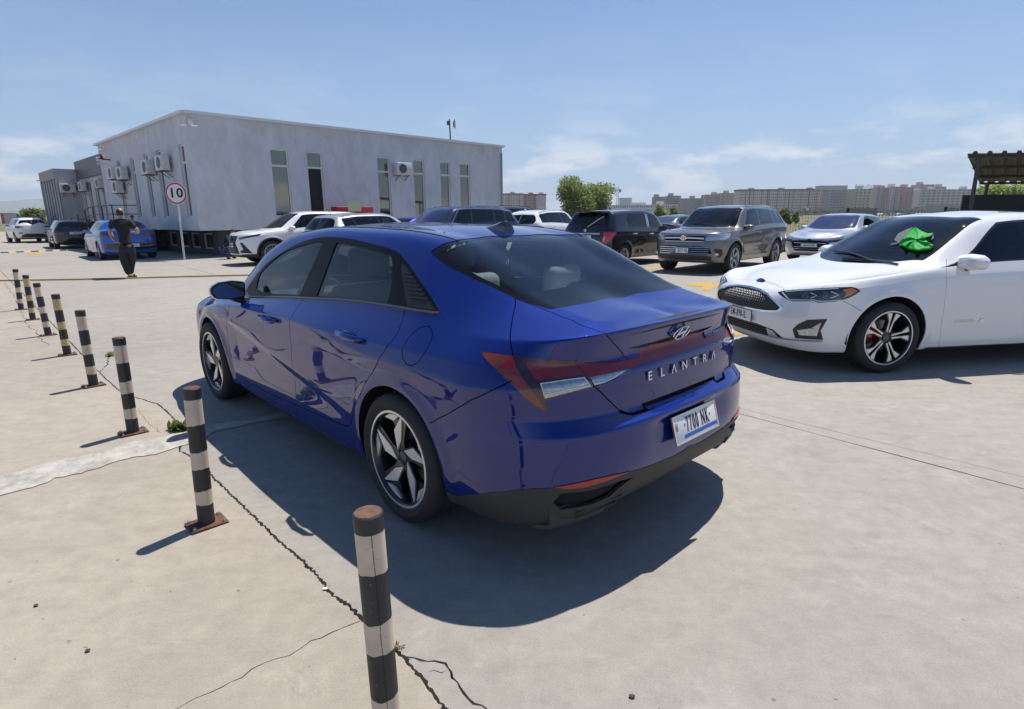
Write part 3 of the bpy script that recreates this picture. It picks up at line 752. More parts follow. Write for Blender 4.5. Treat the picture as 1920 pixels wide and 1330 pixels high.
EL = dict(X=.105, Y=3.188, th=2.3265)
def elantra():
    root = empty('parked_car', (EL['X'], EL['Y'], 0), EL['th'], 'glossy blue saloon with rear spoiler, full-width red tail lamp and plate 7700 NK', 'car')
    def disp(P):
        x, y, z = P[..., 0], P[..., 1], P[..., 2]
        sd = np.clip((y-.5)/.2, 0, 1)
        lip = np.zeros_like(y)
        for cx in (0, 2.72):
            d = np.hypot(x-cx, z-.317); lip += .012*np.exp(-((d-.385)/.035)**2)*(z > .2)
        # haunch crest over the rear wheel and crest of the front wing
        zl = np.interp(x, [-.9, -.6, .2, .6, 1.1, 1.4], [.77, .785, .80, .832, .858, .862])
        A = np.clip((1.25-x)/.7, 0, 1)*np.clip((x+.80)/.3, 0, 1)
        hr = .019*A*np.clip(1-np.abs(z-zl)/.085, 0, 1)
        A2 = np.clip((x-1.5)/.6, 0, 1)*np.clip((3.3-x)/.3, 0, 1); zl2 = .70+.055*np.clip((x-1.6)/1.1, 0, 1)
        hf = .016*A2*np.exp(-np.abs(z-zl2)/.05)
        # hollow of the doors under the belt crease, running down towards the rear wheel
        zd = .74-.33*np.clip((2.35-x)/1.9, 0, 1); A3 = np.clip((2.4-x)/.3, 0, 1)*np.clip((x-.35)/.3, 0, 1)
        hd = -.012*A3*(1/(1+np.exp((z-zd)/.012)))*np.clip((z-.3)/.2, 0, 1)
        Q = P.copy(); Q[..., 1] += sd*(lip+hr+hf+hd)
        # plate recess on the bumper
        rr_ = (x < -.8)*np.exp(-(y/.30)**6)*np.clip((z-.40)/.17, 0, 1)*np.clip((.625-z)/.02, 0, 1); Q[..., 0] += .022*rr_
        return Q
    def fix(C, nf, nx, xs):
        k0 = nf+nx
        for i in range(k0, C.shape[1]):
            y8 = C[8, i, 1]; x8 = C[8, i, 0]; xc = C[12, i, 0]
            if y8 > .47:
                t = (i-k0)/(C.shape[1]-k0); x10 = x8*.72+xc*.28; x10 = min(x10, C[10, i-1, 0]-.002); x10 = max(x10, -.925)
                yy = float(pch([(-.93, .458), (-.62, .492), (-.35, .525)], x10)); zz = float(pch([(-.93, 1.008), (-.62, 1.068), (-.35, 1.165)], x10))
                C[10, i] = (x10, min(yy, y8*.985), zz)
            else:
                C[10, i] = C[8, i]*.5+C[12, i]*.5; C[10, i, 2] += .002
            C[9, i] = .5*(C[8, i]+C[10, i]); C[11, i] = .5*(C[10, i]+C[12, i]); C[11, i, 2] += (C[12, i, 2]-C[10, i, 2])*.2
    sp = dict(xf=3.0, xr=-.35, pf=.72, pr=[.60, .50, .58, .66, .68, .66, .62, .62, .60], qc=1.0, f10=.55, disp=disp, fix=fix,
        crease={7: (.3, 1, .8), 10: (0, .15, 1), 8: (0, 0, .95), 4: (0, 0, 1), 5: (0, 0, 1), 6: (0, 0, .5), 2: (0, .3, .3)},
        y=[[(-.35, .74), (3, .70)], [(-.35, .845), (.4, .85), (2.3, .845), (3, .80)], [(-.35, .885), (.5, .882), (2.3, .875), (3, .845)],
           [(-.35, .90), (.5, .897), (2.3, .892), (3, .865)], [(-.35, .903), (.5, .905), (2.3, .897), (3, .868)], [(-.35, .902), (.5, .91), (2.3, .90), (3, .868)],
           [(-.35, .897), (.5, .913), (2.3, .902), (3, .862)], [(-.35, .876), (0, .893), (1.2, .905), (2.3, .893), (3, .845)],
           [(-.35, .79), (0, .795), (.6, .792), (1.2, .79), (2.1, .79), (2.6, .785), (3, .74)]],
        z=[[(-.35, .20), (3, .19)], [(-.35, .22), (.3, .185), (2.4, .185), (3, .2)], [(-.35, .31), (.4, .30), (2.4, .29), (3, .30)], [(-.35, .46), (3, .42)],
           [(-.35, .59), (3, .53)], [(-.35, .69), (1.2, .68), (3, .60)], [(-.35, .785), (1.2, .775), (2.3, .75), (3, .66)],
           [(-.35, .875), (0, .868), (1.2, .855), (2.3, .82), (3, .72)], [(-.35, .965), (0, .995), (.6, .985), (1.2, .962), (2.1, .893), (2.6, .865), (3, .79)]],
        T=[(-.80, .275), (-.955, .30), (-1.0, .385), (-1.025, .485), (-1.022, .638), (-.956, .664), (-.945, .835), (-.902, .885), (-.952, 1.008)],
        N=[(3.2, .2), (3.45, .21), (3.57, .3), (3.62, .42), (3.635, .5), (3.63, .56), (3.62, .6), (3.6, .64), (3.56, .68)],
        zc=[(-.952, 1.008), (-.78, 1.03), (-.62, 1.058), (-.3, 1.195), (.08, 1.338), (.6, 1.392), (1.15, 1.405), (1.75, 1.362), (2.05, 1.275), (2.45, 1.075), (2.74, .93), (2.95, .875), (3.3, .80), (3.56, .68)],
        zr=[(-.35, 1.165), (-.1, 1.262), (.07, 1.312), (.5, 1.345), (1.1, 1.352), (1.6, 1.318), (1.95, 1.215), (2.2, 1.065), (2.42, .925), (2.6, .885), (3, .82)],
        yr=[(-.35, .525), (.07, .562), (.5, .578), (1.1, .59), (1.6, .605), (1.95, .65), (2.4, .715), (2.7, .70), (3, .66)],
        dxc=[(-.35, 0), (1.2, 0), (1.7, .10), (2.1, .2), (2.4, .30), (2.6, .25), (3, 0)])
    B = Body(sp, .016, 44, [4, 6, 8, 8, 7, 7, 8, 8, 8, 7, 9, 14], 8)
    px = pixcaster(B, EL['X'], EL['Y'], EL['th'])
    Z = lambda l, ox, oy, sc: [px(ox+a/sc, oy+b/sc) for a, b in l]
    M_paint = paint('paint_blue', (.0003, .0135, .15), .32, .45)
    M_paint.node_tree.nodes['Principled BSDF'].inputs['Specular Tint'].default_value = (.05, .18, .9, 1)
    reg = []; A = reg.append
    for cx in (0, 2.72): A(('wheel_arch', M_under, arch_poly(B, cx, .317, .362), dict(open=True)))
    # side glass: black surround, then the two door glasses
    dlo = Z([(130,748),(100,700),(135,640),(205,540),(300,440),(400,370),(480,322),(560,280),(640,247),(720,226),(800,215),(870,214),(940,217),(1000,225),(1100,243),(1200,267),(1300,292),(1400,322),(1480,357),(1560,450),(1640,565),(1700,650),(1780,770),(1850,892),(1780,890),(1660,872),(1540,852),(1370,822),(1200,797),(1050,780),(900,767),(740,762),(600,757),(360,750)], 440, 400, 4.8)
    A(('window_surround', mat('surround_black', (.006, .006, .007), .35, spec=.12), dlo, dict(sink=-.001)))
    A(('quarter_trim', M_black, Z([(1492,420),(1560,500),(1660,640),(1740,760),(1810,868),(1760,868),(1640,850),(1550,832),(1530,740),(1505,560)], 440, 400, 4.8), dict(sink=.002)))
    A(('side_window', M_glass, Z([(192,680),(205,610),(232,540),(290,475),(350,422),(410,375),(480,338),(560,305),(640,281),(715,267),(795,262),(750,365),(700,480),(640,610),(583,738),(470,732),(350,727),(250,715)], 440, 400, 4.8), dict(glass=True, sink=.004)))
    A(('side_window', M_glass, Z([(918,265),(1050,282),(1200,317),(1330,352),(1408,377),(1420,450),(1425,580),(1402,720),(1370,808),(1240,793),(1100,778),(900,757),(735,747),(770,655),(805,565),(840,470),(875,372)], 440, 400, 4.8), dict(glass=True, sink=.004)))
    # rear glass (left half, closed over the centre line)
    tc = px(975, 441.5); bc = B.top(-.62, .002)
    N_ = B.NV+1
    A(('rear_window_border', mat('frit_black', (.006, .007, .008), .04, spec=.32), [(tc[0], N_), tc]+Z([(600,122),(500,124),(400,131),(300,143),(200,161),(90,200),(50,222),(30,240),(50,268),(100,310),(200,370),(300,418),(400,462),(520,518),(640,577),(720,604),(800,630),(860,648)], 800, 410, 3.84)+Z([(900,655),(980,640),(1080,622),(1200,600)], 800, 410, 3.84)+[B.top(-.612, .12), B.top(-.616, .06), bc, (bc[0], N_)], dict(sink=.003)))
    cb = B.top(-.44, .002)
    tc2 = px(976, 443.5)
    A(('rear_window', M_glass, [(tc2[0]+.3, N_), (tc2[0]+.3, tc2[1])]+Z([(600,130),(500,133),(400,142),(300,158),(210,180),(140,212),(120,240),(160,285),(240,335),(300,372),(400,425),(500,472),(600,515),(650,540),(700,538),(860,512),(1000,490)], 800, 410, 3.84)+[B.top(-.435, .16), B.top(-.44, .08), cb, (cb[0], N_)], dict(glass=True, sink=.004)))
    # windscreen
    ws = [B.S(x, 10.12) for x in np.linspace(2.40, 1.72, 14)]+[B.S(1.66, 10.6), B.S(1.66, 11.2), (B.S(1.66, 11)[0], N_)]+[(B.S(2.44, 11)[0], N_), B.S(2.44, 11), B.S(2.44, 10.4)]
    A(('windscreen', M_glass, ws, dict(glass=True, sink=.003)))
    # tail lamp and light bar
    lz = lambda l: Z(l, 880, 620, 6)
    cen = B.rear
    cT = cen(0.002, .889); cB = cen(.002, .842); cU = cen(.002, .915)
    NJ = lambda q: (B.NU+.5, q[1])
    A(('light_bar', mat('bar_red', (.20, .012, .028), .35, coat=.15, var=(9, .2)), lz([(1200,345),(1500,352),(1700,338),(1920,288)])+[cen(y, .893+.018*(1-y/.3)) for y in (.27, .2, .13, .06)]+[cU, NJ(cU), NJ(cB), cB]+[cen(y, .842) for y in (.08, .16, .24, .29)]+lz([(1900,405)])+lz([(1840,430),(1600,565),(1390,640),(1310,500)]), dict(sink=.006)))
    A(('bar_recess', mat('recess_black', (.012, .004, .003), .12, coat=.6), [cen(y, .915+.006*(1-y/.3)) for y in (.36, .27, .2, .13, .06)]+[(B.NU+.5, cen(.002, .921)[1]), (B.NU+.5, cen(.002, .893)[1])]+[cen(y, .893+.010*(y/.3)) for y in (.06, .13, .2, .27)], dict(sink=.012)))
    A(('tail_lamp', M_redd, lz([(130,240),(145,232),(480,275),(840,325),(1200,345),(1310,500),(1390,640),(1250,672),(1050,725),(850,785),(885,905),(850,905),(740,850),(640,765),(540,670),(450,585),(370,510),(270,410),(200,345),(150,290)]), dict(sink=-.002)))
    A(('lamp_side_lens', M_orange, lz([(150,245),(300,262),(480,287),(540,410),(590,520),(720,700),(860,895),(740,845),(640,760),(540,665),(450,580),(370,505),(270,405),(160,290)]), dict(sink=-.002, rim=.004)))
    A(('lamp_side_marker', M_red, lz([(330,410),(400,352),(480,298),(530,400),(570,490),(450,470)]), dict(sink=-.003, rim=.004)))
    A(('lamp_band', mat('lamp_smoke', (.018, .006, .008), .1, coat=1), lz([(495,290),(560,298),(640,420),(750,590),(800,740),(872,880),(855,895),(720,690),(600,520)]), dict(sink=-.003, rim=.004)))
    A(('lamp_red_lens', M_red, lz([(640,345),(900,358),(1170,372),(1230,440),(1280,500),(1000,535),(740,562),(690,470)]), dict(sink=-.0035, rim=.004)))
    A(('reversing_lens', M_clear, lz([(800,598),(1050,562),(1290,530),(1330,570),(1375,628),(1250,660),(1050,712),(850,765),(830,720)]), dict(sink=-.0035, rim=.004)))
    A(('reversing_lens', M_clear, lz([(1335,528),(1600,474),(1835,425),(1720,492),(1600,556),(1500,600),(1400,625)]), dict(sink=.004, rim=.004)))
    # lower black valance, reflector
    vz = lambda l: Z(l, 840, 780, 3.31)
    bl = vz([(60,498),(130,490),(260,476),(400,461),(520,452),(650,447),(760,432),(900,402),(1040,368),(1160,338),(1300,290),(1400,248),(1450,222)])
    cl = px(1297, 839)
    A(('rear_valance', M_cladding, [(B.S(-.36, 2)[0], bl[0][1] if bl[0] else 8)]+bl+[cl, NJ(cl), (B.NU+.5, -1.5), (B.S(-.36, 2)[0], -1.5)], dict(sink=-.002)))
    A(('rear_reflector', M_refl, vz([(655,442),(760,425),(900,393),(1040,362),(1125,345),(1080,362),(960,408),(850,440),(740,452)]), dict(sink=-.005, rim=.008)))
    A(('valance_vent', mat('vent_void', (.004, .004, .004), .9), vz([(650,540),(700,480),(880,462),(1060,405),(1150,378),(1080,430),(1000,500),(900,545),(700,580)]), dict(sink=.02, rim=.0)))
    gp = []; G = lambda l, w=.0045, c=False: gp.append((l, w, c))
    doorB = [(568,558.8),(553,583),(546,597),(542.8,615),(545.6,645),(547.5,678.8),(553,712.5),(557,741)]
    fend = [(442.5,558.8),(430.3,577.5),(425.6,596),(424.7,615),(426.6,633.8),(432,660),(436.9,690),(442.5,703)]
    sill = [(442.5,703),(459.4,714.4),(491,731),(528.8,748),(557,760),(594,776.7),(643,797),(652.3,799.7),(656.4,797),(661.8,778),(675.4,740),(691.6,707.7),(707.8,680.6),(720,660),(735,640),(746.8,623),(754.7,600.5),(760,576)]
    G([px(*p) for p in doorB[:-1]]+[px(557, 757)]); G([px(*p) for p in fend]); G([px(*p) for p in sill])
    # fuel flap
    c = px(780, 649); 
    if c:
        C0 = B.pt(c); ring = [B.side(C0[0]+.079*math.cos(a), C0[2]+.079*math.sin(a)) for a in np.linspace(0, 2*math.pi, 29)[:-1]]
        G(ring, .004, True)
    G([px(*p) for p in [(806,794),(813.4,790.2),(837.8,778),(864.8,761.8),(880,752),(905,741),(930,729),(951.7,718),(960,714)]])
    G([px(*p) for p in [(966.5,560),(966.7,570),(963.5,585),(960.5,600),(957.5,620),(956.9,640),(959,655),(961.7,664),(962,668)]])
    G([px(*p) for p in [(1080,675),(1098,703),(1115,725),(1140,750),(1163,771.5)]], .005)
    led = [px(*p) for p in [(1163,771.5),(1185,777),(1215,768)]]; lc = B.rear(.03, .672); G(led+[B.rear(.30, .668), B.rear(.15, .671), lc, NJ(lc)], .016)
    G([px(*p) for p in [(966.5,560),(1000,572.5),(1034,585.5),(1075,601.5),(1110,616),(1137,628.5)]], .004)
    G([px(1137,628.5), px(1150,644), px(1167.5,662.5), px(1176,672)], .004)
    # roof moulding lines
    G([B.S(x, 10.35) for x in np.linspace(1.72, .03, 30)], .014)
    # bonnet shut lines
    G([B.S(2.38, 9.6)]+[B.S(x, 10.0) for x in np.linspace(2.55, 3.0, 8)])
    seeds = [('front_door', px(500, 660)), ('rear_door', px(620, 680)), ('rear_quarter_panel', px(850, 690)), ('fuel_flap', c), ('front_wing', B.side(2.25, .72)), ('rear_bumper', px(1000, 840)),
             ('boot_lid', px(1190, 590)), ('boot_lid_side', px(1020, 630)), ('boot_lid_lower', px(1260, 720)), ('roof', B.top(1.0, .1)), ('bonnet', B.top(3.1, .1))]
    out = cut_body(B, reg, gp, seeds, root, 'body_panel', M_paint, rim=.014)
    # louvres pressed into the quarter trim
    for k in range(7):
        t = k/6.5; a = px(440+(1530+t*60)/4.8, 400+(535+t*245)/4.8); b = px(440+(1590+t*165)/4.8, 400+(545+t*250)/4.8)
        if a and b: strip_on(B, 'trim_louvre', [a, b], .010, .004, M_black, root)
    # window line mouldings
    belt = Z([(130,752),(360,755),(600,762),(740,768),(900,773),(1050,786),(1200,803),(1370,828),(1540,858),(1660,878),(1780,896),(1845,896)], 440, 400, 4.8)
    strip_on(B, 'belt_moulding', belt, .014, .006, mat('moulding_satin', (.12, .11, .11), .35, metal=.5), root)
    strip_on(B, 'roof_moulding', [B.S(x, 10.35) for x in np.linspace(1.72, .04, 26)], .011, .003, M_cladding, root)
    # lamp inner frames
    for l in ([(800,600),(1050,564),(1285,534),(1340,600),(1345,615),(1100,660),(840,722),(815,640)],):
        strip_on(B, 'lamp_light_guide', lz(l+[l[0]]), .004, .005, mat('guide_and_highlight_white', (.6, .66, .7), .2, coat=1), root, lift=.003)
    strip_on(B, 'lamp_light_guide', lz([(1400,600),(1520,580),(1620,530),(1720,462)]), .006, .005, mat('guide_and_highlight_white'), root, lift=-.003)
    # name letters, badge, plate
    Pn = lambda y, z: (lambda q: (Vector(B.pt(q)), Vector(B.nr(q))))(B.rear(abs(y)+1e-3, z))
    lm = mat('badge_chrome', (.62, .66, .72), .12, metal=1)
    def rearM(y, z, off):
        P, N = Pn(y, z)
        if y < 0: P.y *= -1; N.y *= -1
        N.normalize(); X = Vector((0, -1, 0)); X = (X-N*X.dot(N)).normalized(); Y = N.cross(X)
        P = P+N*off
        return Matrix(((X.x, Y.x, N.x, P.x), (X.y, Y.y, N.y, P.y), (X.z, Y.z, N.z, P.z), (0, 0, 0, 1)))
    for k, ch in enumerate('ELANTRA'):
        y = .262-.0873*k; s_ = ch if ch != 'A' else 'Λ'
        Mx = rearM(y, .79, .006)
        if ch == 'A':
            b = MB(); b.bar((-.016, -.019, 0), (0, .019, 0), .006, .008, up=(0, 0, 1)); b.bar((0, .019, 0), (.016, -.019, 0), .006, .008, up=(0, 0, 1)); o = b.build('boot_letter', lm, root); o.data.transform(Mx)
        else: text_obj('boot_letter', ch, .052, lm, root, Mx, .0035, 1.15, 1, .0006)
    Mb = rearM(0, .940, .008)
    b = MB(); n = 40
    prof = [(1.0, .003), (1.0, .009), (.93, .012), (.86, .009), (.86, .003)]
    V = [(.066*r*math.cos(a), .034*r*math.sin(a)/1.0, h_) for a in np.linspace(0, 2*math.pi, n+1)[:-1] for r, h_ in prof]
    F = [(k*5+j, ((k+1) % n)*5+j, ((k+1) % n)*5+(j+1) % 5, k*5+(j+1) % 5) for k in range(n) for j in range(5)]; b.add(V, F)
    for s_ in (-1, 1): b.bar((s_*.030-.010, -.024, .007), (s_*.024+.012, .026, .007), .011, .006, up=(0, 0, 1))
    b.bar((-.022, -.006, .007), (.024, .006, .007), .010, .006, up=(0, 0, 1))
    o = b.build('oval_badge', lm, root, smooth=True, sharp=35); o.data.transform(Mb)
    # plate: leans back a little, its foot further out
    ang = math.atan2(.03, .104); Nn = Vector((-math.cos(ang), 0, math.sin(ang))); Xx = Vector((0, -1, 0)); Yy = Nn.cross(Xx)
    c0 = Vector((-1.022, 0, .540))+Nn*.012
    M4 = Matrix(((Xx.x, Yy.x, Nn.x, c0.x), (Xx.y, Yy.y, Nn.y, c0.y), (Xx.z, Yy.z, Nn.z, c0.z), (0, 0, 0, 1)))
    plate_obj(root, '·7700 NK·', M4, .352, .112, eu=False, bottom=True, size=.096, sx=.43, spacing=1.30)
    b = MB(); b.box((0, 0, -.014), (.30, .09, .02)); o = b.build('plate_mount', M_black, root); o.data.transform(M4)
    # shark fin
    b = MB(); pr = [(.36, 0), (.30, .008), (.24, .034), (.205, .056), (.185, .058), (.168, .03), (.16, 0)]
    wid = [.008, .026, .034, .012, .008, .03, .034]
    zf = lambda x: float(pch(sp['zc'], x))-.002
    V = []
    for (x, z), w_ in zip(pr, wid): V += [(x, w_*(.9 if z > .03 else 1), zf(x)+z), (x, -w_*(.9 if z > .03 else 1), zf(x)+z)]
    V += [(.36, 0, zf(.36)-.004), (.16, .03, zf(.16)-.004), (.16, -.03, zf(.16)-.004), (.27, .034, zf(.27)-.004), (.27, -.034, zf(.27)-.004)]
    bm = bmesh.new(); vs_ = [bm.verts.new(v) for v in V]; bmesh.ops.convex_hull(bm, input=vs_)
    me = bpy.data.meshes.new('f'); bm.to_mesh(me); bm.free(); link('shark_fin_antenna', me, M_gloss, root)
    mirror_part(root, 2.03, .83, .925, M_gloss, 1); mirror_part(root, 2.03, -.83, .925, M_gloss, -1)
    for x, z in ((1.40, .825), (.36, .865)): handle_part(root, B, x, z, M_paint)
    # diffuser ends and blades under the bumper
    for s_ in (1, -1):
        b = MB()
        b.prism([(-.84, .42*s_), (-.905, .48*s_), (-.885, .62*s_), (-.845, .745*s_), (-.80, .78*s_), (-.70, .79*s_), (-.70, .50*s_)][::s_], .236, .256)
        b.prism([(-.875, .66*s_), (-.905, .60*s_), (-.855, .755*s_), (-.82, .745*s_)][::-s_], .250, .335)
        b.bar((-.965, .44*s_, .322), (-.905, .66*s_, .300), .012, .009); b.bar((-.95, .46*s_, .292), (-.895, .65*s_, .272), .012, .009)
        b.build('diffuser_end', M_cladding, root, bevel=.004)
    underbody(root, sp, 2.72, .19, .90, 3.5, -.92, .317)
    kit = wheel_kit('pinwheel', .318, .232, .225)
    for x in (0, 2.72):
        put_wheel(root, kit, x, .795, .318, True, spin=0 if x == 0 else R(14)); put_wheel(root, kit, x, -.795, .318, False)
    # cabin
    seat_rows(root, [1.42, .40], [.38, .34], M_seat)
    b = MB(); b.box((-.28, 0, .955), (.62, 1.02, .03)); b.build('parcel_shelf', M_lite, root, bevel=.008)
    b = MB(); b.box((2.25, 0, .80), (.55, 1.42, .14)); b.box((1.98, .36, .88), (.2, .42, .07)); b.build('dashboard', M_dash, root, bevel=.04)
    b = MB(); b.tube([(1.78+.04*math.cos(a)*.3, .37+.185*math.cos(a), .84+.175*math.sin(a)) for a in np.linspace(0, 2*math.pi, 25)], .014, 6, False); b.box((1.80, .37, .83), (.03, .12, .12)); b.build('steering_wheel', M_dash, root, smooth=True)
    b = MB(); b.box((1.2, 0, .33), (2.6, 1.5, .04)); b.box((1.3, 0, .5), (1.1, .22, .3)); b.build('cabin_floor', M_dash, root)
    b = MB(); b.tube([(-.42, .20, .965), (-.40, .16, 1.0), (-.36, -.04, 1.03), (-.34, -.24, 1.0), (-.33, -.30, .96)], .02, 8); b.build('shelf_hoop', M_lite, root, smooth=True)
    return root, B
# ---------------------------------------------------------------- the other vehicles, each with its own proportions
def std_spec(p):
    n, t, hw, H = p['nose'], p['tail'], p['hw'], p['H']; wb = p['wb']; rt = p['rt']
    sill = p.get('sill', .22); bf, br = p['belt']; xf = p.get('xf', n-.55); xr = p.get('xr', t+.48)
    cx, cz = p['cowl']; hx, hz = p['head']; nz = p['nz']; rx, rz = p['rtop']; gx, gz = p['rglass']; dz = p.get('deck', None)
    tum = p.get('tum', .17); yr0 = hw-p.get('yroof', .30)
    zm = lambda a, b, f: a+(b-a)*f
    fr = [0, 0, .17, .36, .52, .66, .79, .90, 1.0]
    Y = [.80, .93, .97, .99, 1.0, 1.0, .998, .985, 1-tum*.30/hw]
    ys, zs = [], []
    for k in range(9):
        taper_f = .045 if k > 0 else .06
        ys.append([(xr, hw*(Y[k]-.012)), (0, hw*Y[k]), (wb*.5, hw*(Y[k]+.002)), (wb, hw*(Y[k]-.003)), (xf, hw*(Y[k]-taper_f-(.03 if k == 8 else 0)))])
        fz = fr[k]; hoodf = p.get('hoodedge', cz-.10)
        zs.append([(xr, zm(sill+(.03 if k < 2 else 0), br, fz)), (0, zm(sill, br, fz)), (wb*.55, zm(sill, zm(br, bf, .5), fz)), (cx-.45, zm(sill, bf, fz)), (xf, zm(sill, nz+(hoodf-nz)*.72, fz))])
    Nx = p.get('Nx', [-.30, -.10, -.02, 0, 0, -.005, -.02, -.05, -.11]); Tx = p.get('Tx', [.25, .09, .02, 0, .01, .02, .035, .05, .07])
    tz = p.get('tz', br if dz is None else dz)
    N = [(n+Nx[k], zm(sill+.0, nz, fr[k])) for k in range(9)]; T = [(t+Tx[k], zm(sill+.05, tz, fr[k])) for k in range(9)]
    zc = [(t+Tx[8], tz)]
    if dz is None: zc += [(gx, gz), (rx, rz)]
    else: zc += [(t+.12, dz+.012), (gx-.03, gz-.01), (gx, gz), (rx, rz)]
    zc += [(rx+.35, zm(rz, H, .7)), (p.get('peak', wb*.42), H), (hx-.35, H-.018), (hx, hz), (zm(hx, cx, .5), zm(hz, cz, .47)), (cx, cz), (cx+.18, cz-.035), (zm(cx, n, .55), zm(cz, nz, .32)), (n+Nx[8], nz)]
    zr = [(xr, zm(gz, rz, .9) if dz is None else zm(gz, rz, .55)), (rx+.12, rz-.06), (rx+.6, H-.075), (wb*.42, H-.06), (hx-.12, hz-.035), (zm(hx-.12, cx-.30, .55), zm(hz-.03, bf, .5)), (cx-.30, bf+.035), (cx+.05, cz-.045), (xf, zm(cz, nz, .55))]
    if dz is not None: zr = [(t, dz-.02), (gx+.02, gz-.01), (rx-.1, rz-.05)]+zr[2:]; zr = [q for q in zr]
    yr = [(xr, yr0-.05 if dz is None else yr0-.08), (rx+.1, yr0-.015), (wb*.42, yr0+.02), (hx-.1, yr0+.03), (cx-.30, hw-.175), (cx, hw-.20), (xf, hw-.27)]
    dx = [(xr, 0), (wb*.35, 0), (hx-.15, .10), (cx-.30, .30), (cx, .22), (xf, 0)]
    s = dict(xf=xf, xr=xr, pf=p.get('pf', .74), pr=p.get('pr', .62), qc=p.get('qc', 1.5), f10=.55, y=ys, z=zs, T=T, N=N, zc=zc, zr=zr, yr=yr, dxc=dx,
        crease={7: (.2, .6, .5), 1: (.5, .8, .5)})
    if dz is None: s['hardlip'] = False
    dz_ = p.get('flare', .02)
    def disp(P):
        x, y, z = P[..., 0], P[..., 1], P[..., 2]; sd = np.clip((y-.5)/.2, 0, 1); a = np.zeros_like(y)
        for c in (0, wb):
            d = np.hypot(x-c, z-rt); a += dz_*np.exp(-((d-rt-.07)/.05)**2)
        Q = P.copy(); a -= .014*np.exp(-((z-zm(sill, bf, .30))/.09)**2)*np.clip((x-rt-.1)/.2, 0, 1)*np.clip((wb-rt-.1-x)/.2, 0, 1)
        Q[..., 1] += sd*a; return Q
    s['disp'] = p.get('disp', disp)
    return s

